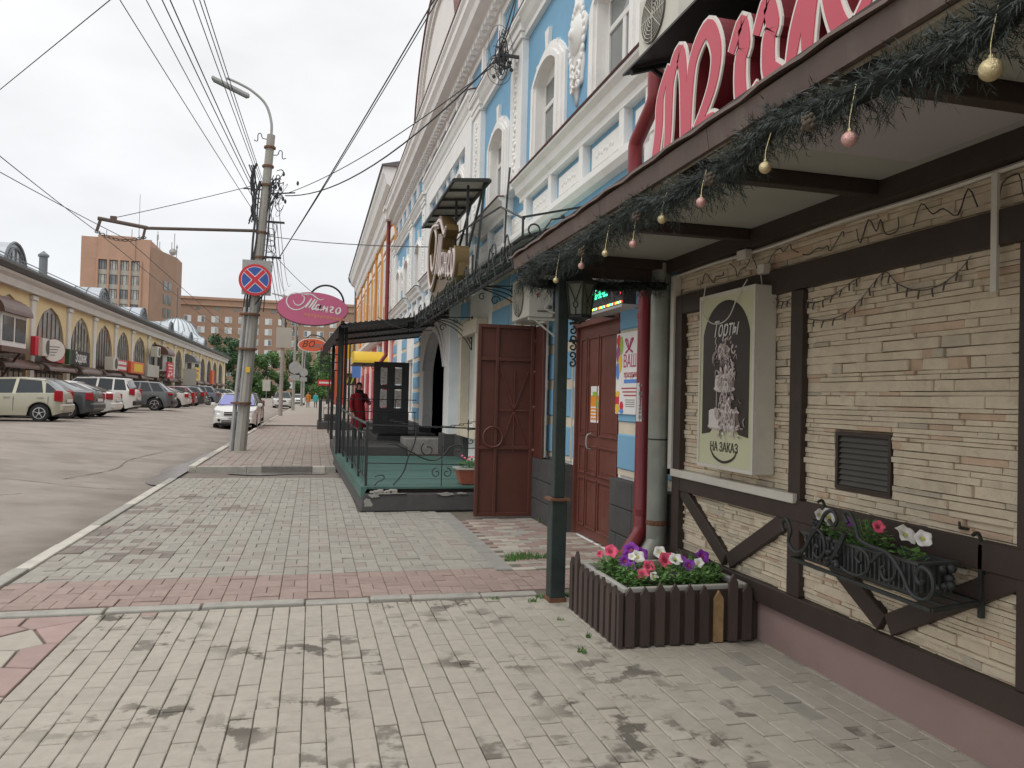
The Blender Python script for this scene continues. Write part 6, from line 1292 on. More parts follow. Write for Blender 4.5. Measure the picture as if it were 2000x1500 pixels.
# ================================================================== RIGHT: ORANGE BUILDING AND BEYOND
ob = thing('orange_building', 'orange building with white cornice and tall pedimented windows', 'building', (4, 42, 0))
g = MB(); g.box(2.95, 10, 29.7, 58, 4.2, 9.7); g.build('upper_wall', 'orange_wall', ob); g = MB(); g.box(2.92, 10, 29.72, 57.98, -.2, 4.0); g.build('ground_floor', 'red_wall', ob)
g = MB(); g.prism([(2.96,3.9),(2.75,3.95),(2.6,4.1),(2.6,4.25),(2.96,4.32)], 29.7, 58, 'y'); g.build('string_course', 'stucco_rose', ob)
g = MB(); g.prism([(2.96,8.85),(2.86,8.85),(2.84,9.05),(2.74,9.15),(2.70,9.5),(2.5,9.65),(2.42,9.95),(2.34,10.1),(2.34,10.3),(3.2,10.4)], 29.6, 58.2, 'y'); g.build('cornice', 'stucco', ob); g = MB(); g.prism([(2.28,10.31),(2.28,10.36),(6,11.3),(10,10.3)], 29.5, 58.3, 'y'); g.build('roof', 'roof_dark', ob)
g = MB(); g.prism([(2.93,8.6),(2.85,8.62),(2.8,8.75),(2.93,8.8)], 29.7, 58, 'y'); g.build('frieze_band', 'stucco', ob)
for k in range(9):
    y = 31.5+3.1*k; f = MB(); f.box(2.932, 2.96, y-.68, y-.5, 4.5, 7.6); f.box(2.932, 2.96, y+.5, y+.68, 4.5, 7.6); f.box(2.92, 2.96, y-.72, y+.72, 4.32, 4.52); f.box(2.92, 2.96, y-.7, y+.7, 7.6, 7.75); wn = f.build('window_surround', 'stucco', ob); g = MB(); g.prism([(y-.85,7.9)]+arcpts(y-.85,y+.85,7.95,.45,10)+[(y+.85,7.9)], 2.89, 2.96, 'x'); g.build('pediment', 'stucco_rose', wn); g = MB(); g.box(2.943, 2.955, y-.5, y+.5, 4.52, 7.6); g.build('pane', 'pane', wn); g = MB(); g.box(2.937,2.944,y-.04,y+.04,4.52,7.6); g.box(2.937,2.944,y-.5,y+.5,6.6,6.7); g.build('sash', 'pvc', wn)
    if k % 2 == 0: g = MB(); g.box(2.86, 2.96, y+1.2, y+1.9, 4.3, 8.95); g.box(2.83, 2.96, y+1.12, y+1.98, 8.4, 8.6); g.build('pilaster', 'orange_wall', ob)
for y in (30.6,33.5,36.5,41,45,49,53): g = MB(); g.box(2.84, 2.93, y-.25, y+.25, 0, 3.9); g.build('white_strip', 'stucco', ob)
for y in (32,38.5,43,47): g = MB(); g.box(2.80, 2.93, y-.6, y+.6, .1, 2.7); g.build('door', 'ink_red', ob)
g = MB(); g.tube([(2.3,57.8,10.2),(2.35,57.8,9.9),(2.8,57.6,9.4),(2.8,57.6,.2)], .08, 6); g.build('downpipe', 'tin_dark', ob)
ya = thing('yellow_awning', 'yellow barrel awning over a door of the red ground floor', 'awning', (2.2, 31.5, 2.75)); g = MB(); ar_ = [(30.6+.0*i, 0) for i in range(2)]
g.prism([(30.55+1.0*(1-math.cos(math.pi/2*i/8)), 2.78+.50*math.sin(math.pi/2*i/8)) for i in range(9)]+[(33.4,3.28),(33.4,2.78)], 1.52, 2.9, 'x'); g.build('cover', 'yellow', ya); g = MB(); g.box(1.5, 2.9, 30.52, 33.42, 2.74, 2.785); [scroll(g, (1.9+.35*k,30.6,2.62), .11, .03, 0, 1.2, 'y', .014, 12) for k in range(3)]; g.build('iron_frame', 'iron', ya)
bw = thing('beige_house', 'weathered beige house further along the street behind the poles', 'building', (4, 80, 0)); g = MB(); g.box(2.95, 10, 58.4, 100, -.2, 6.2); g.build('wall', 'beige_wall', bw); g = MB(); g.prism([(2.6,6.2),(6,8.4),(10.2,6.2)], 58.3, 100.2, 'y'); g.build('roof', 'roof_dark', bw)
for k in range(12): y = 60+3.3*k; f = MB(); f.box(2.86, 2.955, y-.6, y+.6, 1.2, 2.9); w_ = f.build('window', 'stucco', bw); g = MB(); g.box(2.83,2.862,y-.5,y+.5,1.3,2.8); g.build('pane', 'pane', w_)
for k in range(12): y = 60+3.3*k; f = MB(); f.box(2.86, 2.955, y-.5, y+.5, 4.0, 5.4); w_ = f.build('window', 'stucco', bw); g = MB(); g.box(2.83,2.862,y-.42,y+.42,4.1,5.3); g.build('pane', 'pane', w_)
g = MB(); g.box(2.80, 2.92, 34.6, 35.6, .1, 3.7); single('teal_panel', g, 'paleblue_wall', 'pale blue panel strip on the red ground floor', 'panel')
t = thing('orange_banner', 'tall narrow orange banner hung beside the black awning post', 'banner', (.75, 24, 1.2)); g = MB(); g.box(.62, .98, 24.0, 24.05, 1.2, 3.15); g.build('cloth', 'orange_sign', t); g = MB(); g.tube([(.6,24.02,3.17),(1.1,24.02,3.17)], .02, 5); g.tube([(1.05,24.02,0),(1.05,24.02,3.2)], .025, 5); g.build('frame', 'iron', t)
t = thing('yellow_banner', 'yellow projecting sign on the far facade', 'sign', (2.2, 60, 4)); g = MB(); g.box(2.0, 2.75, 58.6, 58.75, 3.6, 5.6); g.build('board', 'yellow', t); g = MB(); g.bar((2.0,58.7,5.5),(2.95,58.7,5.5),.05,.05); g.build('arm', 'iron', t)
for i, (x0, x1, y, z0, z1, m, lab) in enumerate([(1.2,2.75,52,3.1,3.9,'sign_white','white box sign projecting over the far pavement'),(1.35,2.75,52.2,2.15,2.95,'ink','dark sign with pale leaf pattern below the white box sign'),(.3,1.5,62,2.2,2.65,'signal_red','small red sign board over the far pavement'),(2.3,2.85,49,2.6,3.6,'sky_blue','small blue sign on the far facade')]):
    t = thing('box_sign', lab, 'sign', (x1, y, z0)); g = MB(); g.box(x0, x1, y, y+.15, z0, z1); g.build('board', m, t); g = MB(); g.bar((x1-.1,y+.08,z1-.05),(2.95,y+.08,z1-.05),.04,.04); g.build('arm', 'iron', t)
    if i == 1: g = MB(); [ribbon(g, [(.15+.3*k,.1),(.3+.3*k,.5),(.5+.25*k,.7)], .12, 0, .01+.001*k, lambda u, v, d: (1.35+u, 52.19-d, 2.15+v)) for k in range(4)]; g.build('leaf_print', 'lime', t)
    if i == 2: g = MB(); g.box(.4, 1.4, 61.985, 61.999, 2.35, 2.5); g.build('print', 'sign_white', t)
# railing block at the next entrance
s2 = thing('far_stoop', 'dark stone stoop with iron railing further along the pavement', 'stoop', (.8, 35, 0)); g = MB(); g.box(.2, 2.9, 34, 36.8, -.1, .32); g.build('base', 'plinth_dark', s2, bevel=.02); g = MB(); g.box(.5, 1.1, 35, 36, .32, .62); g.build('block', 'plinth_dark', s2)
g = MB(); g.box(.24,.38,34.1,34.24,.32,1.28); g.build('corner_post', 'iron', s2); g = MB(); [g.bar((.3,34.15,z),(2.8,34.15,z),.035,.03) for z in (1.25,.45)]; [g.bar((.3,34.15,z),(.3,36.7,z),.035,.03) for z in (1.25,.45)]; g.build('rails', 'iron', s2)
for k in range(14): g = MB(); x = .45+.17*k; g.bar((x,34.15,.45),(x,34.15,1.25),.016,.016); scroll(g, (x+.07,34.15,.9), .06, .02, 0, 1.0, 'y', .01, 8); g.build('baluster', 'iron', s2)

# ================================================================== VEHICLES
def interp(pts, x):
    if x <= pts[0][0]: return pts[0][1]
    for (a, u), (b, v) in zip(pts, pts[1:]):
        if x <= b: t = (x-a)/(b-a); return u+(v-u)*t
    return pts[-1][1]
KIND = {
 'hatch': dict(L=3.60, W=1.60, H=1.48, top=[(-1.8,.80),(-1.74,.98),(-1.2,.98),(.2,.94),(1.0,.93),(1.35,.84),(1.72,.70),(1.8,.55)], gh=(-1.76,-1.22,.30,1.10), wb=(-1.15,1.2), R=.29, tail=(.66,1.06,.10)),
 'sedan': dict(L=4.35, W=1.74, H=1.52, top=[(-2.18,.82),(-2.12,1.02),(-1.3,1.06),(0,1.0),(1.1,.98),(1.5,.92),(2.05,.76),(2.18,.6)], gh=(-1.55,-.75,.35,1.15), wb=(-1.36,1.3), R=.32, tail=(.68,1.0,.12)),
 'coupe': dict(L=4.3, W=1.80, H=1.46, top=[(-2.15,.78),(-2.08,1.0),(-1.4,1.03),(0,.95),(1.1,.93),(1.5,.86),(2.0,.7),(2.15,.55)], gh=(-2.0,-.75,.3,1.2), wb=(-1.3,1.34), R=.33, tail=(.70,.98,.12)),
 'suv': dict(L=4.55, W=1.86, H=1.74, top=[(-2.27,.95),(-2.2,1.12),(-1,1.12),(1.0,1.08),(1.5,1.03),(2.12,.92),(2.27,.7)], gh=(-2.12,-1.85,.4,1.12), wb=(-1.38,1.35), R=.365, tail=(.85,1.2,.12)),
 'crossover': dict(L=4.45, W=1.85, H=1.64, top=[(-2.22,.92),(-2.14,1.10),(-1,1.08),(1.0,1.02),(1.5,.97),(2.1,.82),(2.22,.62)], gh=(-2.02,-1.5,.4,1.15), wb=(-1.32,1.36), R=.36, tail=(.86,1.02,.30)),
 'wagon': dict(L=4.6, W=1.83, H=1.52, top=[(-2.3,.85),(-2.22,1.0),(-1,1.0),(1.1,.96),(1.6,.90),(2.15,.75),(2.3,.58)], gh=(-2.18,-1.75,.3,1.15), wb=(-1.4,1.4), R=.33, tail=(.75,1.12,.10)),
}
def make_car(kind, paint, label, loc, rz, glass='car_glass', clad=None, rails=False, front=False, group=None, spokes=5):
    k = KIND[kind]; Ln, W, H, R_ = k['L'], k['W']/2, k['H'], k['R']; t = thing('parked_car', label, 'car', loc, group, rz); t.rotation_euler = (0,0,rz); LOC[t.name] = (0,0,0); pm = 'paint_'+paint
    xs = [-Ln/2+Ln*i/56 for i in range(57)]; sec = []
    def wid(x):
        u = abs(x)/(Ln/2); return W*(1-.03*u**2-(.2*max(0,(u-.82)/.18)**2))
    for x in xs:
        zt = interp(k['top'], x); zb = .21+.10*max(0,(abs(x)/(Ln/2)-.85)/.15); arch = 0
        for xw in k['wb']:
            d = abs(x-xw); ra = R_+.075
            if d < ra: arch = max(arch, R_+math.sqrt(ra*ra-d*d))
        z0 = max(zb, arch); z0 = min(z0, zt-.15); w = wid(x); zm = max(z0+.02, .55*zt)
        sec.append([(w*.985, z0),(w*1.0, max(z0+.02, .42)) if .42 > z0 else (w*1.0, z0+.02),(w*1.0, max(zm, z0+.04)),(w*.985, max(zt-.16, z0+.07)),(w*.955, zt-.03),(w*.88, zt+.004),(w*.5, zt+.03),(0, zt+.04)])
    b = MB(); n = 15; vs = []
    for x, s in zip(xs, sec): vs += [(x, y, z) for y, z in s]+[(x, -y, z) for y, z in reversed(s[:-1])]
    b.add(vs, [(i*n+j, i*n+j+1, (i+1)*n+j+1, (i+1)*n+j) for i in range(56) for j in range(n-1)]+[tuple(range(n)), tuple(range(56*n+n-1, 56*n-1, -1))]); body = b.build('body', pm, t, smooth=True)
    b = MB(); b.box(-Ln/2+.12, Ln/2-.12, -W+.22, W-.22, .18, .5); b.box(k['wb'][0]-.5, k['wb'][0]+.5, -W+.2, W-.2, .3, .62); b.box(k['wb'][1]-.5, k['wb'][1]+.5, -W+.2, W-.2, .3, .62); b.build('underbody', 'car_black', t)
    x3, x2, x1, x0 = k['gh']   # rear base, rear roof, front roof, windscreen base
    zr = H-.015; ln = [(x3,interp(k['top'],x3)-.02),(x2,zr-.05),((x1+x2)/2,zr),(x1,zr-.03),(x0,interp(k['top'],x0)-.01)]
    gx = [x3+(x0-x3)*i/30 for i in range(31)]+[x2,x1]; gx = sorted(set(gx)); vs = []; rf = []
    for x in gx:
        zt = interp(ln, x); zb = interp(k['top'], x)-.03; wb_ = wid(x)*.925; f_ = max(0,(zt-zb))/(zr-zb); wt = wb_-(.25)*f_; vs += [(x,wb_,zb),(x,wt,zt-.03*f_),(x,wt*.8,zt),(x,-wt*.8,zt),(x,-wt,zt-.03*f_),(x,-wb_,zb)]; rf.append((x,wt,zt,wb_,zb,f_))
    b = MB(); m_ = len(gx); b.add(vs, [(i*6+j,i*6+j+1,i*6+6+j+1,i*6+6+j) for i in range(m_-1) for j in range(5)]+[(0,1,2,3,4,5), tuple(range(m_*6-1,m_*6-7,-1))]); b.build('glazing', glass, t, smooth=True)
    # roof panel, pillars
    b = MB(); vs = []; q = [r for r in rf if x2-.06 <= r[0] <= x1+.04]
    for x, wt, zt, *_ in q: vs += [(x,wt+.012,zt-.05),(x,wt+.006,zt-.012),(x,wt*.78,zt+.016),(x,0,zt+.028),(x,-wt*.78,zt+.016),(x,-wt-.006,zt-.012),(x,-wt-.012,zt-.05)]
    b.add(vs, [(i*7+j,i*7+j+1,i*7+7+j+1,i*7+7+j) for i in range(len(q)-1) for j in range(6)]+[(0,1,2,3,4,5,6),tuple(range(len(q)*7-1,len(q)*7-8,-1))]); b.build('roof', pm, t, smooth=True)
    def side(x, f): zt = interp(ln, x); zb = interp(k['top'], x)-.03; wb_ = wid(x)*.925; wt = wb_-.25*max(0,zt-zb)/(zr-zb); zz = zb+(zt-zb)*f; return (x, wb_+(wt-wb_)*f, zz)
    b = MB()
    for sg_ in (1,-1):
        def strip(xa0, xa1, xb0, xb1, e_=.012):
            p = [side(xa0,0), side(xa1,0), side(xb1,.97), side(xb0,.97)]; p = [(x, sg_*(y+e_), z) for x, y, z in p]; pi = [(x, sg_*(abs(y)-.03), z) for x, y, z in p]; b.add(p+pi, [(0,1,2,3),(4,7,6,5),(0,4,5,1),(1,5,6,2),(2,6,7,3),(3,7,4,0)])
        strip(x0-.10, x0-.0, x1-.02, x1+.03); xm = (x0+x3)/2-.05; strip(xm-.05, xm+.05, xm-.09, xm+.0); 
        cw_ = .34 if kind in ('sedan','coupe','hatch') else .20
        strip(x3+.02, x3+cw_+ (.18 if kind == 'hatch' else 0), x2-.03, x2+.10)
        if kind in ('suv','wagon','crossover'): strip(x3+.78, x3+.86, x2+.52, x2+.60)
    b.build('pillars', pm, t)
    # door seams and handles
    for sg_ in (1,-1):
        for x in (xm, xm-1.02, xm+1.02): w = wid(x)*1.0; b = MB(); b.box(x-.006, x+.006, sg_*(w-.02), sg_*(w+.003), .36, interp(k['top'],x)-.14); b.build('door_seam', 'car_black', t)
    for sg_ in (1,-1):
        for x in (xm-.78, xm+.2): w = wid(x); b = MB(); b.box(x-.09, x+.09, sg_*(w-.01), sg_*(w+.025), .80 if H < 1.6 else .9, .83 if H < 1.6 else .93); b.build('door_handle', 'chrome' if kind in ('suv','crossover') else pm, t)
    for sg_ in (1,-1): b = MB(); b.box(x0-.28, x0-.12, sg_*(W-.02), sg_*(W+.17), interp(k['top'],x0)-.02, interp(k['top'],x0)+.13); b.build('mirror', pm, t, bevel=.03)
    # bumpers, lamps, plates
    zl, zh, dp_ = k['tail']
    for sg_ in (1,-1):
        b = MB(); xe = -Ln/2; b.add([(xe+.22,sg_*(W*.985),zl+.06),(xe+.02,sg_*(W*.82),zl),(xe+.02,sg_*(W*.82),zh),(xe+.22,sg_*(W*.965),zh),(xe-.02,sg_*(W*.76),zl+.02),(xe-.02,sg_*(W*.76),zh-.03),(xe+.30,sg_*(W*.6),zl),(xe+.25,sg_*(W*.6),zh)], [(0,1,2,3),(1,4,5,2),(4,6,7,5),(3,2,5,7),(0,6,4,1),(0,3,7,6)])
        for i in range(len(b.v)): x, y, z = b.v[i]; b.v[i] = (x-.0, y+sg_*.025, z)
        b.build('tail_light', 'tail_red', t, bevel=.02)
        b = MB(); xe = Ln/2; b.add([(xe-.42,sg_*(W*.97+.012),.70),(xe-.10,sg_*(W*.86+.012),.62),(xe-.12,sg_*(W*.86+.012),.80),(xe-.50,sg_*(W*.955+.012),.86),(xe+.005,sg_*(W*.5),.62),(xe-.05,sg_*(W*.52),.76),(xe-.4,sg_*(W*.5),.62),(xe-.45,sg_*(W*.5),.80)], [(0,1,2,3),(1,4,5,2),(4,6,7,5),(3,2,5,7),(0,6,4,1),(0,3,7,6)])
        for i in range(len(b.v)): x, y, z = b.v[i]; b.v[i] = (x+.01, y, z+(.12 if H > 1.6 else .0))
        b.build('headlight', 'head_clear', t)
    b = MB(); b.box(-Ln/2-.05, -Ln/2+.2, -W*.84, W*.84, .36, .60); b.build('rear_bumper', clad or pm, t, bevel=.05, seg=2); b = MB(); b.box(Ln/2-.2, Ln/2+.05, -W*.84, W*.84, .28, .52); b.build('front_bumper', pm, t, bevel=.05, seg=2)
    b = MB(); b.box(-Ln/2-.065, -Ln/2-.03, -.26, .26, .66, .77); b.build('number_plate', 'plate', t)
    b = MB(); b.box(Ln/2+.005, Ln/2+.03, -W*.45, W*.45, .60+(.12 if H > 1.6 else 0), .74+(.14 if H > 1.6 else 0)); b.box(Ln/2+.045, Ln/2+.056, -W*.55, W*.55, .30, .40); gr = b.build('grille', 'car_black', t); b = MB(); b.box(Ln/2+.03, Ln/2+.045, -W*.45, W*.45, .66+(.12 if H > 1.6 else 0), .685+(.12 if H > 1.6 else 0)); b.box(Ln/2+.055, Ln/2+.062, -W*.5, W*.5, .34, .355); b.build('grille_bar', 'chrome', gr)
    b = MB(); b.box(Ln/2+.05, Ln/2+.062, -.26, .26, .43, .53); b.build('number_plate', 'plate', t)
    b = MB(); [b.lathe([(.055,0),(.06,.012),(.001,.014)], 10, (Ln/2+.045, sg_*W*.66, .40), 'x') for sg_ in (1,-1)]; b.build('fog_lights', 'car_black', t)
    if clad:
        b = MB()
        for sg_ in (1,-1): b.box(-Ln/2+.5, Ln/2-.5, sg_*(W-.03), sg_*(W+.012), .22, .34)
        b.build('cladding', clad, t)
    if rails:
        b = MB(); [b.tube(smooth_path([(x2+.05,sg_*(W*.66),H+.0),(x2+.2,sg_*(W*.66),H+.05),(x1-.3,sg_*(W*.66),H+.05),(x1-.1,sg_*(W*.66),H)], 3), .018, 5) for sg_ in (1,-1)]; b.build('roof_rails', 'car_black', t)
    for xw in k['wb']:
        for sg_ in (1,-1):
            b = MB(); yo = sg_*(W-.01); b.lathe([(R_*.60,-.10),(R_*.92,-.105),(R_,-.07),(R_,.07),(R_*.92,.105),(R_*.60,.10)], 22, (xw, yo-sg_*.10, R_), 'y'); wh = b.build('wheel', 'tyre', t, smooth=True)
            b = MB(); yf = yo-sg_*.008; b.lathe([(R_*.66,-.012),(R_*.66,.012),(R_*.58,.014),(R_*.58,-.012)], 20, (xw, yf, R_), 'y'); b.lathe([(R_*.16,-.012),(R_*.16,.012)], 10, (xw,yf,R_), 'y')
            for s in range(spokes): a = s*2*math.pi/spokes+.3; b.bar((xw+R_*.1*math.cos(a),yf,R_+R_*.1*math.sin(a)),(xw+R_*.61*math.cos(a),yf,R_+R_*.61*math.sin(a)),.02,R_*.17,(0,1,0)); 
            b.build('rim', 'rim', wh); b = MB(); b.lathe([(R_*.62,-.01),(R_*.62,.01)], 16, (xw, yf-sg_*.05, R_), 'y'); b.build('hub_well', 'car_black', wh)
    if front:
        b = MB(); [b.bar((x0-.05,y,interp(k['top'],x0)+.035),(x0-.22,y+.55,interp(k['top'],x0)+.14),.015,.015) for y in (.1,-.55)]; b.build('wipers', 'car_black', t)
    return t
PI = math.pi
row = [('hatch','beige','beige small hatchback with red tail lamps parked first in the row',29.4,-8.16,{}),
 ('sedan','graphite','graphite sedan parked beside the beige hatchback',32.8,-8.0,{'spokes':8}),
 ('coupe','white','white liftback parked between the graphite sedan and the white off-roader',35.0,-7.86,{}),
 ('suv','white','white off-roader with black lower bumper and roof rails',42.3,-8.56,{'clad':'car_black','rails':True}),
 ('crossover','gunmetal','gunmetal crossover parked next to the white off-roader',47.5,-7.7,{'clad':'car_black'}),
 ('coupe','silver','silver liftback sedan behind the gunmetal crossover',55.2,-8.0,{}),
 ('hatch','maroon','dark red hatchback mostly hidden behind the silver sedan',60,-8.3,{}),
 ('wagon','darkgreen','dark green estate car with tall red tail lamps',64.5,-8.17,{'rails':True}),
 ('crossover','bluegrey','blue grey crossover parked after the dark estate car',71.1,-7.8,{}),
 ('coupe','white','white car low behind the blue grey crossover',86,-8.8,{}),
 ('sedan','black','black sedan near the far end of the parked row',95,-8.6,{}),
 ('sedan','silver','silver sedan at the very end of the parked row',104,-8.8,{})]
for kind, paint, lab, y, xr, kw in row:
    L_ = KIND[kind]['L']; make_car(kind, paint, lab, (xr-L_/2, y, road_z(-10)), PI+rd.uniform(-.05,.03), group='cars parked nose-in along the arcade', **kw)
ld_ = make_car('sedan', 'white', 'white saloon facing up the street with violet glare painted on the windscreen', (-3.15, 35.6, road_z(-3.15)), -PI/2+.01, glass='car_glass', front=True)
b = MB(); b.box(2.18+.065, 2.18+.068, -.2,.2,.46,.5); b.build('plate_digits', 'ink_grey', ld_)
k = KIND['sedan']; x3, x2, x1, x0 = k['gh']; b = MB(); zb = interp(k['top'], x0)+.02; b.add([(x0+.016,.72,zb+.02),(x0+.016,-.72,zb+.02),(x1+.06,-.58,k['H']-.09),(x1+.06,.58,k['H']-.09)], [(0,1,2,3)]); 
b.v = [(x+.012, y, z+.012) for x, y, z in b.v]; b.build('windscreen', 'car_glass_glare', ld_, fix=False)  # sheet over the glazing, violet glare put into its colour
make_car('wagon', 'darkgreen', 'dark estate car parked right behind the white saloon', (-3.5, 42.5, road_z(-3.5)), -PI/2)
make_car('suv', 'silver', 'pale silver off-roader facing us far down the street', (-3.1, 84, road_z(-3.1)), -PI/2, front=True)
make_car('hatch', 'white', 'small white car beyond the far off-roader', (-1.9, 108, .0), -PI/2)

# ================================================================== PEOPLE
def figure(name, label, loc, H=1.68, pose=None, skin='skin', top='coat_red', legs='trousers_black', hair='hair', coat_len=.62, rz=0, arms=None, scarf=None, shoe='car_black', longhair=False):
    """one continuous skinned body; coat, hair, scarf are its clothing"""
    t = thing('person', label, 'person', loc, None, rz); t.rotation_euler = (0,0,rz); LOC[t.name] = (0,0,0); s = H/1.7
    A = arms or {}
    V = {'pel': (0,0,.93), 'sp': (0,.01,1.12), 'ch': (0,0,1.30), 'nk': (0,.0,1.43), 'hd0': (0,-.015,1.50), 'hd': (0,-.02,1.60), 'hdt': (0,-.01,1.67)}
    R_ = {'pel': (.15,.11), 'sp': (.125,.10), 'ch': (.155,.105), 'nk': (.052,.055), 'hd0': (.058,.068), 'hd': (.078,.092), 'hdt': (.055,.065)}
    E = [('pel','sp'),('sp','ch'),('ch','nk'),('nk','hd0'),('hd0','hd'),('hd','hdt')]
    for sd, sg_ in (('l',1),('r',-1)):
        d = A.get(sd, ((.25,-.03,1.08),(.24,-.14,.84),(.22,-.19,.76))); st = A.get('step', {}).get(sd, 0)
        for nm, p, r in (('sh',(sg_*.17,0,1.36),(.06,.06)),('el',(sg_*d[0][0],d[0][1],d[0][2]),(.042,.042)),('wr',(sg_*d[1][0],d[1][1],d[1][2]),(.029,.029)),('hn',(sg_*d[2][0],d[2][1],d[2][2]),(.034,.022)),
                         ('hp',(sg_*.085,0,.86),(.085,.09)),('kn',(sg_*.09,-.02-st*.5,.48),(.056,.058)),('an',(sg_*.09,.03-st,.09),(.038,.042)),('ft',(sg_*.10,-.10-st,.035),(.042,.032))): V[nm+sd] = p; R_[nm+sd] = r
        E += [('ch','sh'+sd),('sh'+sd,'el'+sd),('el'+sd,'wr'+sd),('wr'+sd,'hn'+sd),('pel','hp'+sd),('hp'+sd,'kn'+sd),('kn'+sd,'an'+sd),('an'+sd,'ft'+sd)]
        for q in range(4):   # fingers
            nm = 'f%d%s' % (q, sd); h = V['hn'+sd]; w = V['wr'+sd]; dv = Vector(h)-Vector(w); dv.normalize(); off = Vector((sg_*.004,(q-1.5)*.014,0)); V[nm] = tuple(Vector(h)+dv*(.055+.008*(q in (1,2)))+off); R_[nm] = (.008,.008); E.append(('hn'+sd, nm))
        nm = 'th'+sd; V[nm] = tuple(Vector(V['hn'+sd])+Vector((-sg_*.01,-.045,-.01))); R_[nm] = (.009,.009); E.append(('hn'+sd, nm))
    ks = list(V); me = bpy.data.meshes.new('body'); me.from_pydata([tuple(c*s for c in V[k]) for k in ks], [(ks.index(a), ks.index(b)) for a, b in E], [])
    me.materials.append(MAT[skin]); me.materials.append(MAT[legs]); o = bpy.data.objects.new('body', me); col.objects.link(o)
    o.modifiers.new('skin', 'SKIN'); sk = me.skin_vertices[0].data
    for i, k in enumerate(ks): sk[i].radius = (R_[k][0]*s, R_[k][1]*s); sk[i].use_root = (k == 'pel')
    sb = o.modifiers.new('sub', 'SUBSURF'); sb.levels = sb.render_levels = 1
    bpy.context.view_layer.update(); m2 = bpy.data.meshes.new_from_object(o.evaluated_get(bpy.context.evaluated_depsgraph_get())); o.modifiers.clear(); o.data = m2
    if len(m2.materials) < 2: m2.materials.clear(); m2.materials.append(MAT[skin]); m2.materials.append(MAT[legs])
    for p in m2.polygons: p.material_index = 1 if p.center.z < .95*s and abs(p.center.x) < .17*s else 0; p.use_smooth = True
    o.parent = t
    # coat: torso shell plus sleeves
    b = MB(); zc = 1.0-coat_len*.62
    prof = [(zc,.235,.17),(zc+.15,.225,.165),(.90,.20,.15),(1.08,.172,.135),(1.25,.20,.14),(1.36,.205,.125),(1.42,.13,.10),(1.455,.075,.08)]
    n = 16; b.add([(rx_*s*math.cos(6.283*i/n), ry_*s*math.sin(6.283*i/n), z*s) for z, rx_, ry_ in prof for i in range(n)], [(j*n+i, j*n+(i+1) % n, (j+1)*n+(i+1) % n, (j+1)*n+i) for j in range(len(prof)-1) for i in range(n)])
    for sd in 'lr': b.tube(smooth_path([tuple(c*s for c in V['sh'+sd]), tuple(c*s for c in V['el'+sd]), tuple(c*s for c in V['wr'+sd])], 3), .075*s, 10, r2=.048*s)
    b.build('coat', top, t, smooth='all')
    b = MB(); b.ball((0,.012*s,1.625*s), .098*s, 14, .92, 1.08, 1.05)
    for i in range(len(b.v)):
        x, y, z = b.v[i]
        if y < -.045*s and z < 1.66*s: b.v[i] = (x, -.04*s, z)
    if longhair: b.tube([(0,.05*s,1.6*s),(0,.075*s,1.5*s),(0,.07*s,1.38*s)], [.085*s,.09*s,.06*s], 10)
    b.build('hair', hair, t, smooth='all')
    b = MB(); [b.ball((x*s,-.108*s,1.605*s), .011*s, 6) for x in (-.03,.03)]; b.build('eyes', 'hair', t); b = MB(); b.prism([(-.011*s,1.565*s),(.011*s,1.565*s),(.003*s,1.60*s),(-.003*s,1.60*s)], -.124*s, -.1*s, 'y'); [b.ball((x*s,0,1.585*s), .022*s, 6, .5, 1, 1.3) for x in (-.085,.085)]; b.build('nose_and_ears', skin, t); b = MB(); b.box(-.022*s,.022*s,-.106*s,-.095*s,1.538*s,1.546*s); b.build('mouth', 'ink_red', t)
    b = MB(); [b.ball((V['ft'+sd][0]*s, (V['ft'+sd][1]+.05)*s, .045*s), .06*s, 8, .8, 2.0, .75) for sd in 'lr']; b.build('shoes', shoe, t, smooth='all')
    if scarf: b = MB(); b.lathe([(.09*s,1.38*s),(.125*s,1.41*s),(.12*s,1.46*s),(.10*s,1.505*s),(.07*s,1.50*s)], 14); b.tube(smooth_path([(.02*s,-.11*s,1.44*s),(.05*s,-.15*s,1.32*s),(.03*s,-.16*s,1.15*s)], 4), .05*s, 8, r2=.035*s); b.build('scarf', scarf, t, smooth='all')
    return t
figure('person', 'person in long red coat and black scarf leaning by the open dark door', (1.15, 20.3, .30), 1.52, coat_len=.95, scarf='scarf', longhair=True, rz=.35, arms={'l': ((.26,-.10,1.14),(.20,-.30,1.12),(.17,-.36,1.12))})
figure('person', 'person in orange jacket walking along the far pavement', (-.55, 88, .015), 1.72, top='jacket_orange', legs='jeans', rz=.1, arms={'step': {'l': .18, 'r': -.2}})
figure('person', 'person in turquoise jacket walking on the far pavement', (.28, 88.5, .015), 1.68, top='jacket_teal', legs='trousers_black', rz=-.1, coat_len=.6, arms={'step': {'l': -.15, 'r': .2}})

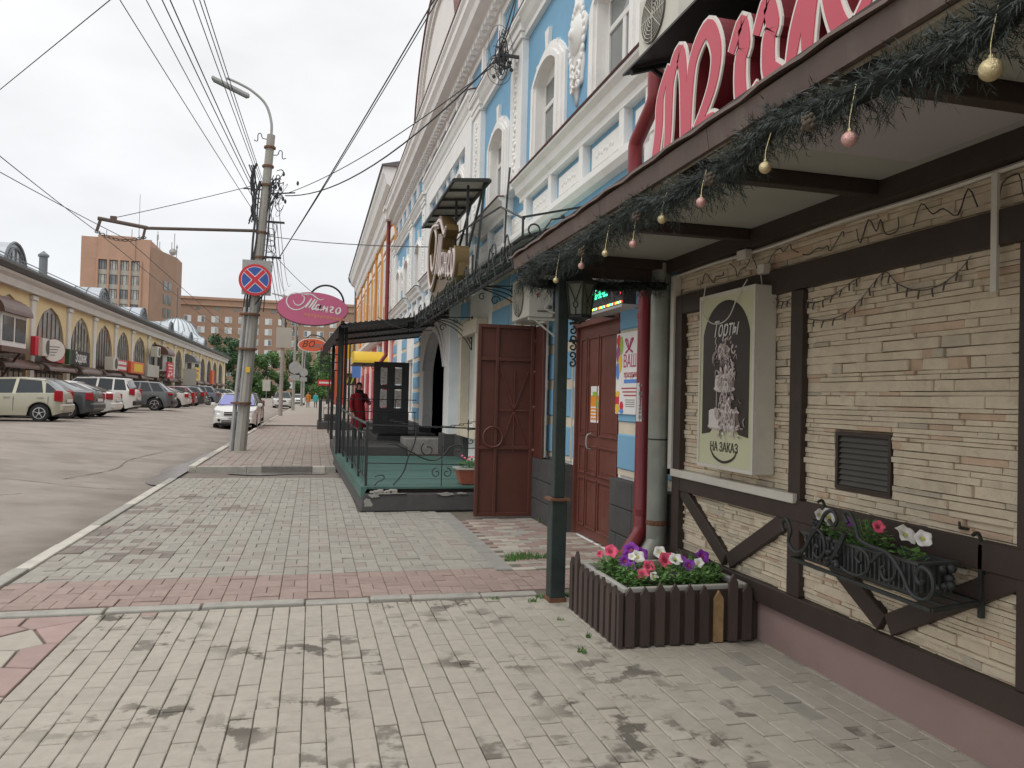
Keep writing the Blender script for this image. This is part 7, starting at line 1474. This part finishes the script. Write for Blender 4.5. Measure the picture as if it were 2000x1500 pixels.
# ================================================================== UTILITY POLES, SIGN, WIRES
up = thing('utility_pole', 'leaning concrete utility pole with curved street lamp and tangled cables', 'pole', (-1.80, 20.98, 0))
PB, PT = Vector((-1.80,20.98,-.02)), Vector((-1.26,20.98,8.28))
def pp_at(z): t = (z+.02)/8.3; return PB+(PT-PB)*t
b = MB(); b.tube([pp_at(z) for z in (-.02,2,4,6,8.26)], .165, 10, r2=.105); b.build('shaft', 'pole_conc', up)
b = MB(); [b.tube([pp_at(z)+Vector((-.21+dx,-.08,0)) for z in (0,2,3.7)], .055, 8) for dx in (0,.12)]; b.build('cable_conduit', 'galv', up, smooth=True)
b = MB(); [b.lathe([(.26,0),(.26,.05)], 12, (pp_at(z).x-.08, 20.95, z)) for z in (1.2,2.6,3.5)]; [b.lathe([(.15,0),(.15,.05)], 12, tuple(pp_at(z))) for z in (5.0,5.65,6.9,7.4,7.9)]; b.build('straps', 'rust', up)
b = MB(); b.tube(smooth_path([pp_at(8.2), (-1.27,20.98,8.6), (-1.42,20.98,9.05), (-1.75,20.98,9.35), (-2.1,20.98,9.52), (-2.4,20.98,9.62)], 6), .035, 8); b.build('lamp_arm', 'galv', up, smooth=True)
lm = MB(); lm.obox((-2.30,20.98,9.40), (1.0,.17,.09), Matrix.Rotation(math.radians(22), 3, 'Y')); lh = lm.build('lamp_head', 'galv', up, bevel=.02); lm = MB(); lm.obox((-2.31,20.98,9.345), (.9,.13,.03), Matrix.Rotation(math.radians(22), 3, 'Y')); lm.build('lamp_glass', 'tin_dark', lh)
b = MB()
for z, sg_ in ((8.15,-1),(7.75,1),(7.1,1)): p = pp_at(z); b.tube(smooth_path([p, p+Vector((sg_*.2,0,0)), p+Vector((sg_*.25,0,.12)), p+Vector((sg_*.32,0,.1)), p+Vector((sg_*.33,0,-.08)), p+Vector((sg_*.42,0,-.06))], 3), .012, 4)
for z in (5.98,5.05): p = pp_at(z); b.bar(p-Vector((.15,0,0)), p+Vector((.55,0,0)), .05, .05)
p = pp_at(6.7); b.bar(p, p+Vector((.75,0,.1)), .03, .03); b.bar(p-Vector((.1,0,-.1)), p-Vector((.55,0,-.1)), .03, .03); b.build('hooks_and_crossarms', 'iron', up)
b = MB(); r_ = random.Random(5)
for k in range(16):
    c = pp_at(6.75)+Vector((.30+r_.gauss(0,.1),0,r_.gauss(0,.2))); ra, rb = r_.uniform(.05,.14), r_.uniform(.1,.3); ph = r_.random()*6; pts = [c+Vector((ra*math.cos(ph+q*.7), .1*math.sin(q*.9+ph), rb*math.sin(ph*1.3+q*.7))) for q in range(9)]; b.tube(smooth_path(pts, 3), r_.choice([.006,.01,.014]), 4)
for k in range(6): c = pp_at(7.0)+Vector((-.32,0,-.1)); pts = [c+Vector((r_.gauss(0,.05), 0, .55-.3*j+r_.gauss(0,.05))) for j in range(6)]; b.tube(smooth_path(pts, 4), .018, 4)
for k in range(12): c = pp_at(6.75)+Vector((.34,0,0)); b.ball(c+Vector((r_.gauss(0,.14), r_.gauss(0,.06), r_.gauss(0,.25))), .05, 6, .7, .7, 1.3)
for dx, r in ((-.17,.03),(-.13,.022),(.16,.02),(.2,.014)): b.tube(smooth_path([pp_at(z)+Vector((dx+r_.gauss(0,.025), -.1, 0)) for z in (3.6,4.3,4.9,5.5,6.0,6.5,7.0)], 4), r, 5)
for k in range(8): z = 4.9+.15*k; p = pp_at(z); b.tube(smooth_path([p+Vector((.12,-.1,0)), p+Vector((.3+.1*r_.random(),-.1,-.05)), p+Vector((.32,-.1,-.3)), p+Vector((.15,-.1,-.35))], 3), .008, 4)
b.tube(smooth_path([pp_at(3.6)+Vector((-.25,-.1,0)), pp_at(4.0)+Vector((-.24,-.1,0)), pp_at(4.6)+Vector((-.15,-.12,0))], 4), .02, 5); b.tube(smooth_path([pp_at(3.6)+Vector((-.1,-.1,0)), pp_at(3.9)+Vector((.1,-.12,0)), pp_at(4.2)+Vector((.26,-.12,0)), pp_at(4.8)+Vector((.2,-.12,0))], 4), .02, 5); b.build('cables', 'cable', up)
b = MB(); b.box(-1.70, -1.60, 20.795, 20.80, 2.02, 2.16); b.build('stickers', 'yellow', up)
# bracket arm that carries the trolley wires
ta = thing('trolley_bracket', 'rusty bracket arm reaching from the pole over the road with hanger chain', 'bracket', (-1.6, 20.9, 5.6)); b = MB(); b.tube([(-1.55,20.9,5.70),(-4.2,20.9,5.56),(-4.25,20.9,5.58)], .042, 7); b.tube([(-4.15,20.9,5.57),(-5.28,20.9,5.72)], .05, 7); b.build('arm', 'bracket_rust', ta)
b = MB(); b.bar((-4.2,20.9,5.56),(-4.25,20.9,5.28),.05,.06); b.bar((-5.22,20.9,5.70),(-5.3,20.9,5.40),.05,.06); b.box(-5.0,-4.86,20.86,20.94,5.68,5.80); b.build('hangers', 'bracket_rust', ta); b = MB()
for k in range(11): x = -5.28+.105*k; z = 5.38-.13*math.sin(math.pi*k/10)-.06*k/10; b.tube([(x+.06*math.cos(a), 20.9, z+.025*math.sin(a)) for a in [j*.785 for j in range(9)]], .012, 4, cap=False)
b.build('chain', 'bracket_rust', ta)
# no-stopping sign
ns_ = thing('no_stopping_sign', 'round blue no stopping sign with red cross on the leaning pole', 'traffic sign', (-1.53, 20.8, 4.0)); sc_ = Vector((-1.53,20.72,4.40)); R_ = .405
b = MB(); b.lathe([(R_,.012),(R_,-.012)], 40, tuple(sc_), 'y'); b.build('disc', 'signal_red', ns_); b = MB(); b.lathe([(R_*.84,-.012),(R_*.84,-.0155),(.0,-.0155)], 40, tuple(sc_), 'y'); b.build('white_ring', 'lettering_white', ns_); b = MB(); b.lathe([(R_*.81,-.0155),(R_*.81,-.019),(.0,-.019)], 40, tuple(sc_), 'y'); b.build('blue_field', 'sign_blue', ns_)
for nm, w, d, m in (('cross_edge',.13,-.022,'lettering_white'),('cross',.092,-.026,'signal_red')):
    b = MB(); 
    for i, a in enumerate((math.radians(48), math.radians(-42))): dx_, dz_ = math.cos(a)*R_*.82, math.sin(a)*R_*.82; b.bar(sc_+Vector((-dx_,d-.0006*i,-dz_)), sc_+Vector((dx_,d-.0006*i,dz_)), .003, w, (0,0,1)) if False else b.obox(sc_+Vector((0,d-.0008*i,0)), (2*R_*.815,.003,w), Matrix.Rotation(-a, 3, 'Y'))
    b.build(nm, m, ns_)
b = MB(); b.box(-1.86,-1.14,20.78,20.80,4.02,4.92); b.build('sign_back', 'galv', ns_)
# overhead cables
def sag(p, q, s, n=16): p, q = Vector(p), Vector(q); return [p.lerp(q, i/n)-Vector((0,0,4*s*(i/n)*(1-i/n))) for i in range(n+1)]
def cable(p, q, s, r, label, group=None): b = MB(); b.tube(sag(p, q, s), r*.8, 5); single('overhead_cable', b, 'cable', label, 'cable', group)
grp = 'overhead cables running along the street to the leaning pole'
def ext(a, b, k): a, b = Vector(a), Vector(b); return a+(b-a)*k
for i, (x, z, dz, r) in enumerate([(-2.937,7.5,6.05,.010),(-2.551,7.5,6.3,.010),(-2.32,7.5,6.45,.012),(-2.205,7.5,6.55,.013),(-1.875,7.5,6.9,.010),(-1.783,7.5,7.0,.010),(-1.722,7.5,7.1,.010)]):
    e0 = pp_at(dz)+Vector((-.12,0,0)); far = ext(e0, Vector((x,12.6,7.5)), 3.2); cable(far, e0, .25, r, 'thin dark overhead cable coming in to the leaning pole from the near side', grp)
for i, (z, x2, y2, z2) in enumerate([(6.4,-1.95,54,8.6),(6.1,-2.1,54,8.2),(6.0,-1.8,54,7.9),(5.9,-1.9,54,7.0),(5.0,-1.75,54,6.4),(6.5,-1.7,54,8.9)]): cable(pp_at(z)+Vector((.15+.1*i % .3,0,0)), (x2, y2, z2), .9, .012, 'thin dark overhead cable from the leaning pole to the next pole', 'overhead cables between the two concrete poles')
cable(ext((-5.5,20.9,5.40),(-5.52,15.465,5.6),2.6), (-5.28,20.9,5.38), .1, .011, 'trolley wire ending at the bracket chain, outer one', None); cable(ext((-5.1,20.9,5.38),(-5.9,16.5,5.6),2.6), (-4.6,21.0,5.25), .1, .011, 'trolley wire ending at the bracket chain, inner one')
cable((-5.28,20.9,5.38), (-6.2,150,6.2), .5, .012, 'trolley wire running on down the street, outer one'); cable((-4.6,20.9,5.25), (-5.4,150,6.2), .5, .012, 'trolley wire running on down the street, inner one')
cable((-4.95,20.9,5.75), pp_at(6.9)+Vector((-.3,0,0)), .02, .012, 'stay wire from the bracket end up to the leaning pole'); a0, a1 = Vector((-3.475,14.019,8)), Vector((-6.831,19.004,8)); cable(a0+(a0-a1)*.6, a1+(a1-a0)*2.5, .0, .012, 'single overhead wire crossing the sky at the upper left')
a0 = Vector((1.65,12.436,8)); e0 = pp_at(5.05)+Vector((.5,0,0)); cable(e0+(a0-e0)*1.8, e0, .15, .016, 'heavier cable rising from the leaning pole towards the near facade'); cable(e0+(a0-e0)*1.8+Vector((.08,0,.05)), e0+Vector((.02,0,.05)), .2, .012, 'thin cable beside the heavier one rising towards the near facade')
tg = Vector((2.5,11.0,6.55)); cable(pp_at(6.7)+Vector((.5,0,0)), tg, .55, .018, 'black cable sagging from the pole to the tangle on the blue facade'); cable(pp_at(6.75)+Vector((.5,0,0)), tg+Vector((0,.3,.0)), .22, .012, 'thin grey cable from the pole to the tangle on the blue facade'); cable(pp_at(5.6)+Vector((.2,0,0)), (2.1,14.2,4.3), .06, .012, 'thin cable from the pole to the sign roof frame'); cable(pp_at(5.3)+Vector((.2,0,0)), (2.7,50,7.4), .8, .012, 'thin cable from the pole to the orange building')
b = MB(); r_ = random.Random(9)
for k in range(24):
    c = tg+Vector((.08,r_.gauss(0,.09),r_.gauss(0,.1))); ra, rb = r_.uniform(.1,.34), r_.uniform(.1,.34); ph = r_.random()*6; tw_ = r_.uniform(0,1.57); b.tube(smooth_path([c+Vector((-.03+.75*ra*math.sin(tw_)*math.cos(ph+q*.75), ra*math.cos(tw_)*math.cos(ph+q*.75), rb*math.sin(ph*1.7+q*.75))) for q in range(10)], 3), r_.choice([.004,.005,.008]), 4)
for k in range(10): b.ball(tg+Vector((.1+r_.gauss(0,.06), r_.gauss(0,.1), r_.gauss(0,.12))), .03, 6)
b.tube(smooth_path([tg, tg+Vector((.1,-.3,.5)), tg+Vector((.2,-.5,1.0)), tg+Vector((.2,-.6,1.6))], 4), .012, 4); b.tube(smooth_path([tg, tg+Vector((.1,-.5,.4)), tg+Vector((.2,-.4,1.2))], 4), .009, 4); b.bar(tg+Vector((0,-.1,0)), tg+Vector((.42,-.1,0)), .04, .04); single('cable_tangle', b, 'cable', 'tangled coil of black cables fixed to the blue facade', 'cables')
b = MB(); b.tube(smooth_path([(2.74,11.05,4.95),(2.72,11.1,4.5),(2.74,11.25,4.1),(2.72,11.2,3.85)], 5), .016, 5); single('hanging_cable', b, 'cable', 'loose end of black cable hanging on the white pilaster', 'cable')
# further poles
def far_pole(x, y, h, label, box=None, lamp=True, r=.14):
    t = thing('utility_pole', label, 'pole', (x, y, 0)); b = MB(); b.tube([(x,y,-.1),(x+.02,y,h*.5),(x+.05,y,h)], r, 8, r2=r*.7); b.build('shaft', 'pole_conc', t)
    if lamp: b = MB(); b.tube(smooth_path([(x+.05,y,h-.1),(x+.03,y,h+.5),(x-.4,y,h+1.1),(x-1.2,y,h+1.4)], 4), .05, 6); b.obox((x-1.6,y,h+1.35),(1,.2,.1),Matrix.Rotation(.2,3,'Y')); b.build('lamp_arm', 'galv', t)
    if box: b = MB(); b.box(*box); b.build('metal_box', 'panel_grey', t)
    b = MB(); [b.tube(smooth_path([Vector((x+.1+rd.gauss(0,.1), y, h*.55+rd.random()*h*.4)) for _ in range(5)], 3), .025, 4) for _ in range(7)]; [b.bar((x-.4,y,z),(x+.5,y,z),.06,.06) for z in (h*.86,h*.93)]; b.build('cables', 'cable', t)
far_pole(-2.1, 53.5, 8.0, 'second concrete pole with pale metal box beyond the white saloon', (-2.5,-1.5,53.3,53.38,4.55,5.9), lamp=False); far_pole(-1.75, 72, 9.0, 'third pole with street lamp further along the kerb', None); far_pole(-1.4, 96, 8.2, 'fourth pole far along the kerb', None, False); far_pole(-1.5, 125, 8.2, 'fifth pole at the far end of the street', None, False)
for x, y, z, r, lab in ((-1.65,71.6,3.3,.55,'grey back of a round traffic sign on the third pole'),(-1.2,95.6,3.6,.5,'grey back of a round traffic sign on the fourth pole')):
    t = thing('traffic_sign', lab, 'traffic sign', (x, y, z)); b = MB(); b.lathe([(r,0),(r,.03)], 20, (x, y, z+r), 'y'); b.build('disc', 'galv', t); b = MB(); b.box(x-.4,x+.4,y,y+.03,z-.6,z-.1); b.build('plate', 'galv', t); b = MB(); b.tube([(x,y+.06,0),(x,y+.06,z+2*r)], .04, 6); b.build('post', 'galv', t)
for x, y in ((-13.4,92),(-11.9,141),(-8.5,150)):
    t = thing('info_board', 'grey double information board on a thin post at the arcade' if y < 100 else ('grey information board past the end of the arcade' if y < 145 else 'small grey board by the far trees'), 'sign', (x, y, 0)); b = MB(); b.tube([(x,y,.2),(x,y,3)], .05, 6); b.build('post', 'galv', t); b = MB(); b.box(x-.7,x+.7,y-.06,y-.02,1.9,4.0); b.build('board', 'panel_grey', t)

# ================================================================== BRICK TOWER, LONG BLOCK, TREES
tw = thing('brick_tower', 'tall orange brick office tower with vertical window strips and roof antennas', 'building', (-42, 200, 0)); TX0, TX1, TY, TH = -51.2, -37.2, 190, 35.2
b = MB(); b.box(TX0, TX1+.2, TY+.35, 212, 0, TH-1.6); b.build('core', 'brick_far', tw)
bays_ = [TX0+4.6+2.1*i for i in range(4)]
b = MB(); b.box(TX0, TX0+3.4, TY, 212, 0, TH-4.4); b.box(TX1-1.6, TX1+.2, TY, 212, 0, TH+.6); b.box(TX0, TX1-1.6, TY-.02, 212, TH-4.4, TH+.5); b.box(TX0+3.4, TX1-2.9, TY-.25, TY+.2, TH-4.5, TH+1.0); b.build('front', 'brick_far', tw)
xs = [TX0+3.4+ (TX1-1.6-TX0-3.4)*i/4 for i in range(5)]
for x in xs[:]: b = MB(); b.box(x-.22, x+.22, TY-.3, TY+.36, 0, TH-4.4); b.build('brick_pier', 'brick_far', tw)
for i in range(4):
    for f in range(9):
        z = TH-6.7-3.25*f
        if z < 2: break
        b = MB(); b.box(xs[i]+.23, xs[i+1]-.23, TY+.2, TY+.3, z, z+2.1); w_ = b.build('window', 'curtain' if (i*5+f*3) % 4 else 'win_dark', tw); b = MB(); [b.box(x-.05, x+.05, TY+.12, TY+.2, z, z+2.1) for x in (xs[i]+.4, (xs[i]+xs[i+1])/2-.35, (xs[i]+xs[i+1])/2+.35, xs[i+1]-.4)]; b.box(xs[i]+.36,xs[i+1]-.36,TY+.12,TY+.2,z+2.05,z+2.15); b.build('window_frame', 'mullion', w_); b = MB(); b.box(xs[i]+.23, xs[i+1]-.23, TY+.15, TY+.34, z-1.12, z-.02); b.build('spandrel', 'panel_grey', w_)
# angled right flank
b = MB(); fl = [(TX1+.2,190.0),(TX1+.2,193),(-31.6,212),(TX1,212)]; b.prism([(TX1+.2,190.6),(TX1+.2,212),(-33.6,212),(-33.6,204)], 0, TH-.8, 'z'); b.build('flank', 'brick_far2', tw); b = MB(); d = Vector((-33.6-TX1-.2,204-190.6,0)).normalized(); nrm = Vector((d.y,-d.x,0))
for f in range(9):
    for j in range(2):
        p = Vector((TX1+.2,190.6,TH-8.6-3.25*f))+d*(7+2.6*j); 
        if p.z > 2: b = MB(); b.bar(p+nrm*.06, p+d*1.6+nrm*.06, .1, 2.2); b.build('flank_window', 'win_dark', tw)
b = MB(); r_ = random.Random(2)
for k in range(16): x = TX0+1+r_.random()*17; y = 192+r_.random()*14; h = r_.choice([1.5,2,3,4]); b.tube([(x,y,TH-.5),(x,y,TH+h)], .09, 4); b.box(x-.2,x+.2,y-.1,y+.1,TH+h*.5,TH+h*.8) if k % 3 == 0 else None
b.tube([(-40.5,195,TH),(-40.5,195,TH+12)], .06, 4); b.lathe([(.0,0),(.9,.25)], 12, (-34.4,203,TH+.4), 'y'); b.build('antennas', 'galv', tw)
# long block
lb = thing('brick_block', 'long brown brick apartment block with rows of white windows', 'building', (0, 232, 0)); BY, BH = 230, 27.6; X0_, X1_ = -44, 52
b = MB(); b.box(X0_, X1_, BY, 246, 0, BH); b.build('wall', 'brick_far2', lb); b = MB(); b.box(X0_-.2, X1_+.2, BY-.35, 246.2, BH-1.9, BH-1.5); b.box(X0_-.1, X1_+.1, BY-.25, 246.1, BH-.2, BH+.5); b.build('cornice', 'brick_far', lb)
k = 0
for f in range(8):
    z = BH-6.6-3.0*f
    if z < 1: break
    for i in range(24):
        x = X0_+2.2+3.6*i
        if x > X1_-2: break
        b = MB(); b.box(x-.95, x+.95, BY-.06, BY+.1, z, z+1.75); w_ = b.build('window', 'win_white', lb); m = rd.random()
        b = MB(); xa = x-.85 if m < .5 else x+.05; b.box(xa, xa+.8, BY-.09, BY-.061, z+.12, z+1.62); b.build('pane', 'win_dark' if m > .2 and m < .8 else 'curtain', w_)
for i in range(16): b = MB(); b.box(X0_+1.6+5*i, X0_+2.6+5*i, BY-.05, BY+.1, BH-3.2, BH-2.3); b.build('attic_vent', 'win_dark', lb)
# trees
def tree(label, x, y, h, rx_, m, seed, trunk=.25, n=2600, base=.25, leaf=.5, grp=None, ty=None):
    r_ = random.Random(seed); t = thing('tree', label, 'tree', (x, y, .2), grp); b = MB(); z0 = .1
    b.tube([(x,y,z0),(x+.1,y,h*.35),(x-.05,y,h*.7)], trunk, 8, r2=trunk*.3); cl = []
    for k in range(22):
        a = r_.uniform(0, 6.28); zz = h*(base+.05+(.9-base)*r_.random()); f = (zz/h-base)/(1-base); rad = rx_*math.sqrt(max(.05, 1-(2*f-.85)**2*.75))*r_.uniform(.45,.95); q = Vector((x+rad*math.cos(a), y+rad*math.sin(a), zz)); cl.append((q, rx_*r_.uniform(.22,.42)))
        if k < 9: b.tube([(x,y,max(h*.2, zz-h*.22)), ((x+q.x)/2,(y+q.y)/2,zz-h*.06), q], trunk*.3, 5, r2=.03)
    b.build('trunk', 'bark', t); g = MB(); 
    for _ in range(int(n*1.6)):
        c, rr = r_.choice(cl); d = Vector((r_.gauss(0,1), r_.gauss(0,1), r_.gauss(0,.8))); d.normalize(); p = c+d*rr*r_.random()**.35; s_ = leaf*r_.uniform(.6,1.25); u = Vector((r_.gauss(0,1), r_.gauss(0,1), r_.gauss(0,1))).normalized(); v = u.orthogonal().normalized()
        g.add([p-u*s_*.5, p+v*s_*.28, p+u*s_*.5, p-v*s_*.28], [(0,1,2,3)])
    g.build('crown', m, t, fix=False); return t
gr = 'trees in front of the brick block'
tree('dark rounded tree rising behind the end of the arcade', -18.2, 172, 13.5, 4.8, 'leaf_c', 1, .3, 5000, .15, .55, gr)
tree('smaller tree behind the pale dome', -27.5, 165, 15.5, 2.8, 'leaf_b', 2, .25, 2600, .3, .5, gr); tree('bushy green tree left of the leaning pole', -10.5, 186, 10.5, 4.2, 'leaf_b', 3, .3, 4600, .1, .55, gr)
tree('green tree just right of the leaning pole', -3.8, 188, 11.5, 4.4, 'leaf_a', 4, .3, 4600, .08, .55, gr); tree('light green tree between the second and third pole', 3.6, 186, 10.0, 4.0, 'leaf_b', 5, .3, 4400, .1, .55, gr); tree('pale green street tree behind the orange oval sign', 2.0, 118, 8.2, 2.6, 'leaf_b', 6, .2, 4000, .15, .35, gr); tree('fresh green tree above the far pedestrians', 6.0, 150, 10.5, 4.2, 'leaf_a', 7, .25, 4000, .15, .45, gr); tree('low dark tree beyond the arcade corner', -15.0, 190, 8.0, 3.8, 'leaf_c', 8, .25, 3600, .05, .5, gr)
hd = MB(); r_ = random.Random(6)
for k in range(7000): x = r_.uniform(-24, 14); z = .3+1.5*r_.random(); y = 185.5+r_.random()*1.4; s_ = .32; u = Vector((r_.gauss(0,1), r_.gauss(0,1), r_.gauss(0,1))).normalized(); v = u.orthogonal().normalized(); p = Vector((x,y,z)); hd.add([p-u*s_*.5,p+v*s_*.3,p+u*s_*.5,p-v*s_*.3], [(0,1,2,3)])
o = single('hedge', hd, 'leaf_c', 'low clipped hedge along the far side of the cross street', 'hedge', fix=False)
